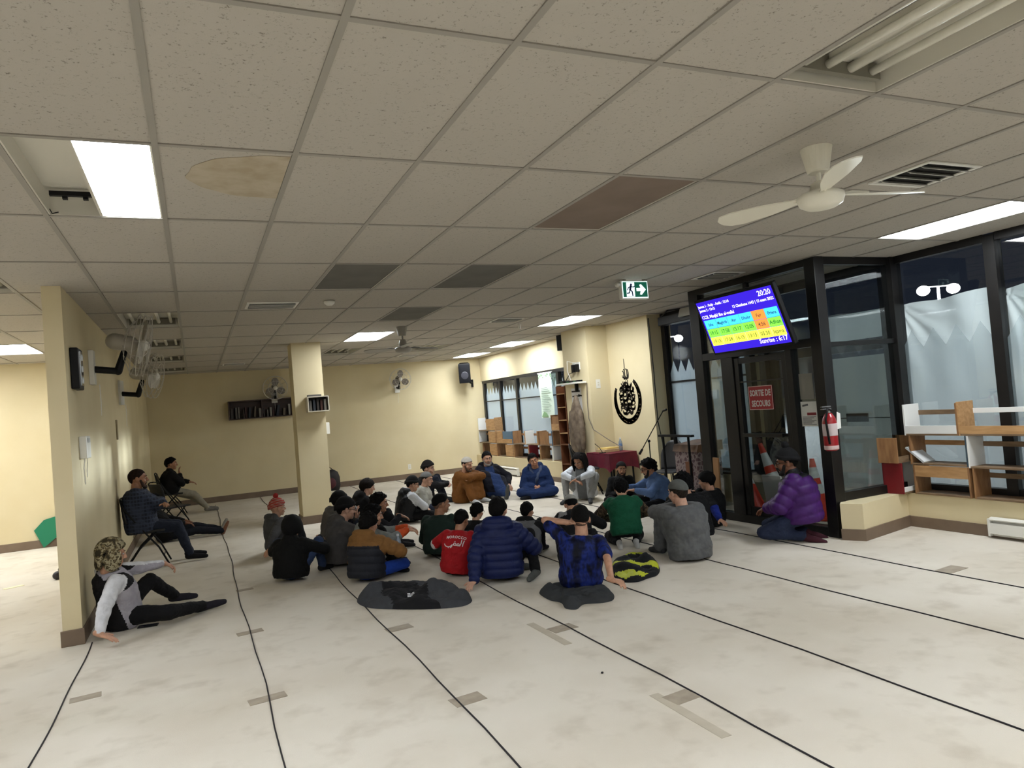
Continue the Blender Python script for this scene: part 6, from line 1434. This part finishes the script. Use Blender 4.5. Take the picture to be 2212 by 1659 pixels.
# --- 15 dark green sweatshirt
KEY = 'green'; WP['green'] = person('boy in dark green sweatshirt seen from behind, head turned right', at(945, 1208, .16), hdg(945, 18), .92, 'cross', lean=6, lean2=12, arms=('lap', 'lap'), head=(48, 6, 0), sk='tan', top=dict(name='sweatshirt', c=(30, 46, 40), thick=.022), bottom=(16, 16, 18), hair=(18, 15, 14), style='fade', vox=.9)
# --- 16 brown robe, white cap
KEY = 'robe'; WP['robe'] = person('bearded man in brown robe and white cap hugging his knees', at(1005, 1088, .2), hdg(1005, 138), 1.0, 'hug', lean=6, lean2=18, arms=('kneefold', 'kneefold'), head=(-4, 14, 0), sk='light', top=dict(name='robe', c=(112, 70, 28), thick=.03, long=1), bottom=(112, 70, 28), sock=(196, 196, 196), hat=('kufi', (196, 190, 180)), beard=(86, 62, 44), style='nape', lap=True)
# --- 17 man with blue robe and dark coat
def rg_open(c, i):
    F = (c-np.array(i['mid'])) @ np.array(i['F2']); x = np.abs((c-np.array(i['mid'])) @ np.array(i['X2'])); sp = spine(c, i); return (((F > .05) & (x < .085) & (~is_arm(c, i, .09))) | (sp < .05)).astype(int)
KEY = 'bluecoat'; WP['bluecoat'] = person('smiling man in blue robe under a dark coat, one leg stretched forward', at(1066, 1078, .42), hdg(1060, 160), 1.03, 'hug', lean=-10, lean2=4, arms=('thigh', 'side'), head=(6, 6, 0), sk='light', top=dict(name='coat', thick=.032, hood='down', long=.6, mats=[fab((22, 22, 32), 'coat_navy'), fab((36, 55, 96), 'robe_blue')], region=rg_open), bottom=(20, 22, 30), sock=(86, 88, 86), beard=(150, 140, 132), hair=(26, 22, 22), lap=True,
    legs_ov=(((.1, .42, .065), (.3, .3, 1), (.1, 1, -.1)), ((-.06, .70, .08), (-.2, .1, 1), (-.1, .35, 1))))
# --- 18 blue djellaba
KEY = 'bluedj'; WP['bluedj'] = person('man in deep blue robe sitting cross legged with clasped hands', at(1160, 1074, .2), hdg(1160, 178), 1.0, 'cross', lean=4, lean2=12, arms=('lap', 'lap'), head=(-6, 8, 16), sk='tan', top=dict(name='robe', c=(25, 44, 84), thick=.034, long=1, hood='down'), bottom=None, sock=(20, 22, 28), hair=(22, 18, 16), lap=True, style='short')
# --- 19 long hair
def rg_lh(c, i):
    F = (c-np.array(i['mid'])) @ np.array(i['F2']); x = np.abs((c-np.array(i['mid'])) @ np.array(i['X2'])); return ((F > .04) & (x < .08) & (~is_arm(c, i, .09))).astype(int)
KEY = 'longhair'; WP['longhair'] = person('long haired young man in white jacket with hands joined over his knees', at(1250, 1080, .02), hdg(1250, 196), .98, 'hugwide', lean=6, lean2=22, arms=(((.02, .46, .38), (1, .1, .2), (-1, .3, -.3)), ((-.02, .46, .4), (-1, .1, .2), (1, .3, -.3))), head=(4, 30, 0), sk='tan', top=dict(name='jacket', thick=.022, mats=[fab((206, 210, 216), 'jacket_white'), fab((120, 122, 124), 'front_grey')], region=rg_lh), bottom=(150, 150, 148), sock=(60, 60, 62), hair=(24, 17, 15), style='long', beard=None)
# --- 20 headband man
KEY = 'headband'; WP['headband'] = person('bearded man with black headband and black clothes beside the table', at(1352, 1088, .1), hdg(1350, 172), .86, 'cross', lean=6, lean2=14, arms=('lap', 'lap'), head=(-4, 6, -6), sk='olive', top=dict(name='jacket', c=(14, 14, 16), thick=.024, collar=True), bottom=(16, 16, 18), hat=('band', (22, 18, 18)), beard=(36, 26, 22), hair=(24, 18, 16))
# --- 21 pale blue shirt
KEY = 'blueshirt'; WP['blueshirt'] = person('bearded man with glasses in pale blue shirt leaning forward on his forearms', at(1402, 1108, .2), hdg(1402, -112), .97, 'cross', lean=10, lean2=24, arms=(((.16, .46, .36), (.8, -.3, -.4), (-.3, 1, .1)), ((-.12, .46, .34), (-.8, -.3, -.4), (.4, 1, .1))), head=(8, 16, 0), sk='tan', top=dict(name='shirt', c=(86, 112, 156), thick=.02, collar=True), bottom=(18, 18, 22), sock=(150, 148, 146), beard=(18, 14, 14), hair=(14, 12, 12), glasses=True, style='thick')
# --- 22 red shirt
KEY = 'red'; WP['red'] = person('boy in red football shirt with white lettering seen from behind', at(988, 1250, .15), hdg(985, 12), .8, 'hug', tilt=9, lean=4, lean2=12, arms=('knee', 'knee'), head=(16, 22, 0), sk='tan', top=dict(name='football_shirt', thick=.018, sleeve=.46, mats=[fab((168, 20, 28), 'red_shirt', .7), fab((214, 206, 204), 'cuff_white')], region=lambda c, i: (np.minimum(np.linalg.norm(c-np.array(i['A'][1][0].lerp(i['A'][1][1], .99)), axis=1), np.linalg.norm(c-np.array(i['A'][-1][0].lerp(i['A'][-1][1], .99)), axis=1)) < .058).astype(int)), bottom=(15, 15, 17), hair=(20, 16, 15), style='short', vox=.9)
# --- 23 curly with glasses behind the red shirt
KEY = 'curlyg'; WP['curlyg'] = person('boy with curly dark hair and glasses half hidden behind the red shirt', at(1032, 1200, .1), hdg(1030, 22), .72, 'cross', lean=8, lean2=16, arms=('lap', 'lap'), head=(20, 10, 0), sk='light', top=dict(name='sweater', c=(16, 15, 17), thick=.022), hair=(16, 13, 12), style='thick', glasses=True)
# --- 24 blue puffer
pb_ = at(1085, 1262, .17); hb_ = hdg(1085, 8)
KEY = 'bluepuf'; WP['bluepuf'] = person('boy in royal blue padded jacket leaning on his left hand', pb_, hb_, .97, 'cross', lean=4, lean2=8, arms=('thigh', (tuple(on_z(1024, 1258, .06)), (-1, -.3, .1), (-.3, -.9, -.2), 'w')), head=(6, 6, 0), sk='fair', top=dict(name='padded_jacket', c=(24, 38, 92), thick=.042, quilt=.075, hood='down', mats=[fab((20, 31, 78), 'pad_blue', .55, bump=.15)], region=rg_none), bottom=(16, 16, 18), sock=(88, 90, 88), hair=(16, 13, 13), style='short', vox=.85,
    legs_ov=(((.34, .02, .06), (1, .45, .3), (-.3, -1, -.1)), ((.1, .34, .06), (-1, .4, .15), (1, .2, -.1))))
# --- 25 grey hoodie black sleeves
KEY = 'greyblk'; WP['greyblk'] = person('boy in grey hoodie with black sleeves and teal collar', at(1146, 1208, .14), hdg(1145, 18), .76, 'hug', lean=4, lean2=8, arms=('knee', 'knee'), head=(14, 6, 0), sk='light', top=dict(name='hoodie', thick=.026, hood='down', mats=[fab((104, 104, 106), 'hoodie_grey'), fab((16, 16, 18), 'hoodie_black'), fab((50, 130, 128), 'collar_teal')], region=lambda c, i: np.where(spine(c, i) > .52, 2, np.where(is_arm(c, i, .09) | (spine(c, i) > .40), 1, 0))), bottom=(14, 14, 16), hair=(15, 13, 13), style='short')
# --- 26 white cap bending forward
KEY = 'whitecap'; WP['whitecap'] = person('boy in white cap bowing forward in black and grey jacket', at(1222, 1208, .16), hdg(1222, -6), .85, 'hug', lean=14, lean2=42, arms=('knee', 'hugk'), head=(0, 48, 0), sk='light', top=dict(name='jacket', thick=.026, mats=[fab((18, 18, 20), 'jk_black'), fab((128, 128, 128), 'jk_grey')], region=lambda c, i: ((((c-np.array(i['mid'])) @ np.array(i['X2'])) < -.08) & (spine(c, i) > .3) & (~is_arm(c, i, .07))).astype(int)), bottom=(14, 14, 17), hat=('cap', (176, 174, 168)), hair=(16, 13, 13), style='nape')
# --- 27 blue jersey
pj = at(1258, 1284, .16)
KEY = 'jersey'; WP['jersey'] = person('boy in blue patterned football shirt, one hand on the floor, one behind his neck', pj, hdg(1262, -4), .95, 'hug', tilt=7, lean=-4, lean2=6, arms=((tuple(on_z(1336, 1300, .06)), (.5, -1, .1), (.75, -.6, -.15), 'w'), ((-.07, .02, .62), (-1, .5, .1), (1, -.35, .1))), head=(-2, 8, 0), sk='light', top=dict(name='football_shirt', thick=.018, sleeve=.36, mats=[m_jersey], region=rg_none), bottom=(14, 14, 18), sock=(20, 20, 22), hair=(18, 15, 14), style='fade', vox=.75, curl=(.55, .3))
# --- 28 green shirt kneeling
KEY = 'greenk'; WP['greenk'] = person('kneeling boy in green t-shirt over camouflage sleeves', at(1338, 1190, .2), hdg(1338, -6), .84, 'kneel', pelz=.22, lean=16, lean2=34, arms=(((.14, .42, .3), (1, -.1, -.2), (-.5, 1, -.1)), ((-.16, .42, .3), (-1, -.1, -.2), (.4, 1, -.1))), head=(0, 26, 0), sk='light', top=dict(name='t_shirt', thick=.026, mats=[fab((20, 84, 58), 'tee_green'), m_camo2], region=lambda c, i: (is_arm(c, i, .085) & (np.minimum(np.linalg.norm(c-np.array(i['A'][1][0]), axis=1), np.linalg.norm(c-np.array(i['A'][-1][0]), axis=1)) > .09)).astype(int)), bottom=(16, 16, 18), sock=(186, 184, 180), hair=(14, 12, 12), style='thick')
# --- 29 grey robe
KEY = 'greyrobe'; WP['greyrobe'] = person('man in long grey robe and grey cap resting his arms on his knees', at(1492, 1218, .2), hdg(1490, -34), 1.0, 'hug', lean=4, lean2=16, arms=('kneefold', 'kneefold'), head=(-10, 6, 0), sk='fair', top=dict(name='robe', c=(96, 97, 98), thick=.034, long=1, mats=[fab((98, 99, 100), 'robe_grey', .8, c2=(84, 85, 87), bump=.12)], region=rg_none), bottom=(90, 90, 92), sock=(60, 60, 62), hat=('kufi', (96, 98, 96)), hair=(70, 58, 48), style='nape', lap=True, vox=.85)
# --- 30 black hair in black
KEY = 'blackR'; WP['blackR'] = person('person in black top with black hair behind the grey robe', at(1524, 1174, .2), hdg(1522, -38), .95, 'hug', lean=8, lean2=20, arms=('hugk', 'hugk'), head=(-6, 10, 0), sk='light', top=dict(name='sweater', c=(13, 13, 15), thick=.034), bottom=(14, 14, 16), hair=(12, 10, 11), style='thick')
# --- 31 boy right with hand on floor
pr_ = at(1540, 1143, .2)
KEY = 'boyR'; WP['boyR'] = person('boy in black top with blue cuff propped on his hand near the vestibule', pr_, hdg(1535, -62), .86, 'hug', lean=-8, lean2=4, arms=('knee', (tuple(on_z(1570, 1147, .06)), (-.3, -1, .2), (-.4, -.8, -.2), 'w')), head=(-4, 8, 0), sk='light', top=dict(name='sweater', thick=.024, mats=[fab((15, 15, 17), 'top_black'), fab((26, 44, 130), 'sleeve_blue')], region=lambda c, i: ((armdist(c, i, -1) < .07) & (armt(c, i, -1) > .1)).astype(int)), bottom=(15, 15, 17), hair=(15, 13, 13), style='bowl')
# --- 32 purple jacket
def rg_pur(c, i):
    return (((spine(c, i) > .37) & (~is_arm(c, i, .10))) | (np.minimum(np.linalg.norm(c-np.array(i['A'][1][0]), axis=1), np.linalg.norm(c-np.array(i['A'][-1][0]), axis=1)) < .075)).astype(int)
KEY = 'purple'; WP['purple'] = person('man in purple padded jacket and black pompom beanie kneeling by the door', at(1712, 1176, .16), hdg(1712, -86), 1.02, 'kneel', lean=4, lean2=12, arms=(((.08, .32, .33), (.9, -.5, 0), (-.5, 1, -.3)), ((-.06, .33, .34), (-.9, -.5, 0), (.5, 1, -.3))), head=(-4, 8, 0), sk='brown', top=dict(name='padded_jacket', thick=.05, quilt=.1, collar=True, mats=[fab((66, 26, 96), 'pad_purple', .5, bump=.1), fab((24, 24, 28), 'yoke_black', .6)], region=rg_pur), bottom=(38, 46, 70), sock=(60, 24, 34), hat=('beanie', (22, 22, 24), None, (20, 20, 22)), hair=(14, 12, 12), style='nape', glasses=True, beard=(24, 16, 14))

# slide each sitter sideways on the floor so that the head stands where the photograph shows it
for k, (u_, v_) in HEADS.items():
    if k in ('red', 'camo', 'plaid', 'far', 'jersey', 'bluepuf', 'red_beanie', 'boyR'): continue
    i = WP[k]; P = i['P']; hc = WM[P.name] @ i['HC']; pu, pv = to_px(hc); r_ = RGT.copy(); r_.z = 0; r_.normalize()
    P.location = P.location+r_*((u_-pu)*Vector((hc.x, hc.y)).length/FPX); WM[P.name] = Matrix.Translation(P.location) @ Matrix.Rotation(P.rotation_euler.z, 4, 'Z')
# ---------------- clothes lying on the carpet
x_lo, x_hi = on_z(828, 1300, 0).x, on_z(925, 1300, 0).x
T_jk, jo = heap('grey_jacket', 'dark grey jacket with a black panel lying folded on the carpet', 'jacket', [(772, 1302), (800, 1314), (870, 1317), (940, 1316), (1000, 1310), (1020, 1297), (1000, 1283), (975, 1270), (925, 1268), (860, 1268), (810, 1274), (780, 1286)], .12,
    [fab((62, 64, 68), 'lying_grey'), fab((24, 24, 27), 'lying_black')], [(797, 1297, .08, .09), (835, 1291, .07, .08), (880, 1290, .05, .12), (940, 1292, .09, .1), (978, 1286, .07, .07), (1004, 1299, .05, .06)], lambda x, y, z: int(x_lo < x+.02*math.sin(y*20) < x_hi), 3)
heap('grey_hoodie', 'dark grey hoodie spread under the boy in the blue football shirt', 'hoodie', [(1165, 1280), (1185, 1296), (1212, 1303), (1222, 1315), (1245, 1317), (1262, 1306), (1300, 1303), (1325, 1296), (1322, 1280), (1290, 1268), (1230, 1262), (1195, 1266)], .075,
    [fab((56, 58, 60), 'hoodie_flat')], [(1190, 1282, .05, .07), (1235, 1310, .03, .05), (1280, 1290, .02, .1)], None, 9)
yx = on_z(1370, 1235, 0)
T_yk, yo = heap('yellow_jacket', 'black and bright yellow jacket crumpled on the carpet beside the grey robe', 'jacket', [(1322, 1243), (1340, 1257), (1375, 1258), (1400, 1250), (1420, 1243), (1425, 1228), (1410, 1208), (1385, 1200), (1350, 1206), (1325, 1218)], .09,
    [fab((26, 27, 30), 'yj_black'), fab((196, 204, 44), 'yj_yellow', .6)], [(1345, 1238, .05, .1), (1395, 1222, .07, .08), (1365, 1225, .03, .06)], lambda x, y, z: int(math.sin((y-yx.y)*12+(x-yx.x)*6+1.5*math.sin((x-yx.x)*9)) > .35 and z > .03), 5)
run_jobs()

# ---------------- prints and held things
from mathutils.bvhtree import BVHTree
def part_of(P, nm): return [o for o in P.children if o.name.split('.')[0] == nm][0]
def project_print(P, ob, fn_list, origin, ax, up, fwd, mat, name, off=.003):
    """wrap flat shapes onto a garment by casting along fwd"""
    bv = BVHTree.FromPolygons([v.co for v in ob.data.vertices], [tuple(p.vertices) for p in ob.data.polygons])
    g = MB(); out = MB()
    fn_list(g, lambda a, b, t: (a, b, t))
    for v in g.v:
        o = origin+ax*v[0]+up*v[1]-fwd*.6; h = bv.ray_cast(o, fwd)[0]
        out.v.append(tuple((h-fwd*(off+max(0, v[2])*.2)) if h is not None else origin+ax*v[0]+up*v[1]-fwd*.12))
    out.f = g.f; out.m = g.m; return out.build(name, mat, ob, local=True)
m_print = M('print_white', (222, 208, 206), .7)
i = WP['red']; S_ = i['s']
def redprint(g, fn):
    tb = MB()
    for k, ch in enumerate('MOROCCO'):
        a = (k-3)*.029; text_mesh(tb, ch, .036, lambda x, y, t, a=a: (x+a, y+.0-.3*a*a*4, t), 0, 0, 0, .001, 'CENTER')
    g.v += tb.v; g.f += tb.f; g.m += tb.m
    st_ = lambda pts, w: g.ribbon(pts, w, fn, 0, .001)
    st_([(.085, -.02), (.075, -.05), (.072, -.075)], .009); st_([(.06, -.015), (.055, -.05), (.045, -.072), (.03, -.07)], .009)
    st_(arc(.028, -.062, .011, .011, 0, 360), .007); st_([(.02, -.07), (0, -.068)], .008); st_(arc(-.006, -.06, .012, .012, -60, 200), .008); st_([(-.002, -.07), (-.03, -.066), (-.035, -.085), (-.05, -.095)], .008)
    st_(arc(-.075, -.062, .04, .026, 180, 350), .009); g.prism([(-.006, -.04), (0, -.034), (-.006, -.028), (-.012, -.034)], fn, 0, .001); g.prism([(-.07, -.102), (-.064, -.096), (-.07, -.09), (-.076, -.096)], fn, 0, .001)
project_print(i['P'], part_of(i['P'], 'football_shirt'), redprint, i['nk']-i['d2']*.085*S_, i['X2'], i['d2'], i['F2'], m_print, 'shirt_lettering')
# scarf of the man in the deep blue robe
i = WP['bluedj']; n_, x_, f_, d_ = i['nk'], i['X2'], i['F2'], i['d2']
m_sc = fab((70, 82, 108), 'scarf_blue'); MB().tube([n_-f_*.09+d_*.02, n_-x_*.095-f_*.02+d_*.015, n_-x_*.085+f_*.07-d_*.02, n_-x_*.03+f_*.14-d_*.07, n_-x_*.0+f_*.165-d_*.16, n_+x_*.01+f_*.17-d_*.26], [.03, .034, .034, .03, .032, .024], 10).tube([n_-f_*.09+d_*.02, n_+x_*.095-f_*.02+d_*.015, n_+x_*.085+f_*.07-d_*.02, n_+x_*.04+f_*.135-d_*.06], [.03, .034, .034, .024], 10).build('scarf', m_sc, i['P'], local=True, smooth=True)
# small white emblem on the lying jacket
bv = BVHTree.FromPolygons([v.co for v in jo.data.vertices], [tuple(p.vertices) for p in jo.data.polygons])
e0 = on_z(893, 1299, 0)+Vector((0, 0, .06)); g = MB(); dd_ = (Vector((0, 0, CAMZ))-e0).normalized(); rx_ = dd_.cross(Vector((0, 0, 1))).normalized()*-1; ux_ = rx_.cross(dd_)*-1
if ux_.z < 0: ux_ = -ux_
if rx_.dot(RGT) < 0: rx_ = -rx_
hit = bv.ray_cast(e0-T_jk.location+dd_*.6, -dd_)[0]; hit = hit+T_jk.location if hit is not None else e0
ef = lambda a, b, t: hit+rx_*a+ux_*b+dd_*(.006+t)
g.ribbon(arc(.012, -.016, .03, .034, 180, 90, 6), .006, ef, 0, .001); g.ribbon(arc(.012, -.016, .02, .024, 180, 90, 6), .006, ef, 0, .001); g.ribbon(arc(.012, -.016, .01, .013, 180, 90, 6), .006, ef, 0, .001)
for b_ in (.012, 0, -.012): g.ribbon([(-.045, b_), (-.022, b_)], .007, ef, 0, .001)
g.build('emblem', M('emblem_white', (226, 226, 226), .6), jo)
# bottle in the padded jacket boy's hand
i = WP['brown']; wr = WM[i['P'].name] @ (i['A'][1][2]+i['A'][1][3].normalized()*.07*i['s'])
bottle(wr.x, wr.y, wr.z-.09, 'clear water bottle held by the boy in the brown padded jacket', .95)
# tissue in the grey jacket boy's hand
i = WP['greyjk']; wr = WM[i['P'].name] @ (i['A'][-1][2]+i['A'][-1][3].normalized()*.1*i['s'])
o = MB().ball(wr+Vector((0, 0, .02)), (.03, .025, .03), n=14, m=10).build('paper_tissue', M('tissue_white', (222, 222, 222), .9), smooth=True)
for v_ in o.data.vertices: v_.co *= 1+.5*noise.noise(v_.co*60)
tag(o, 'crumpled white tissue held by the boy in glasses and black beanie', 'tissue')
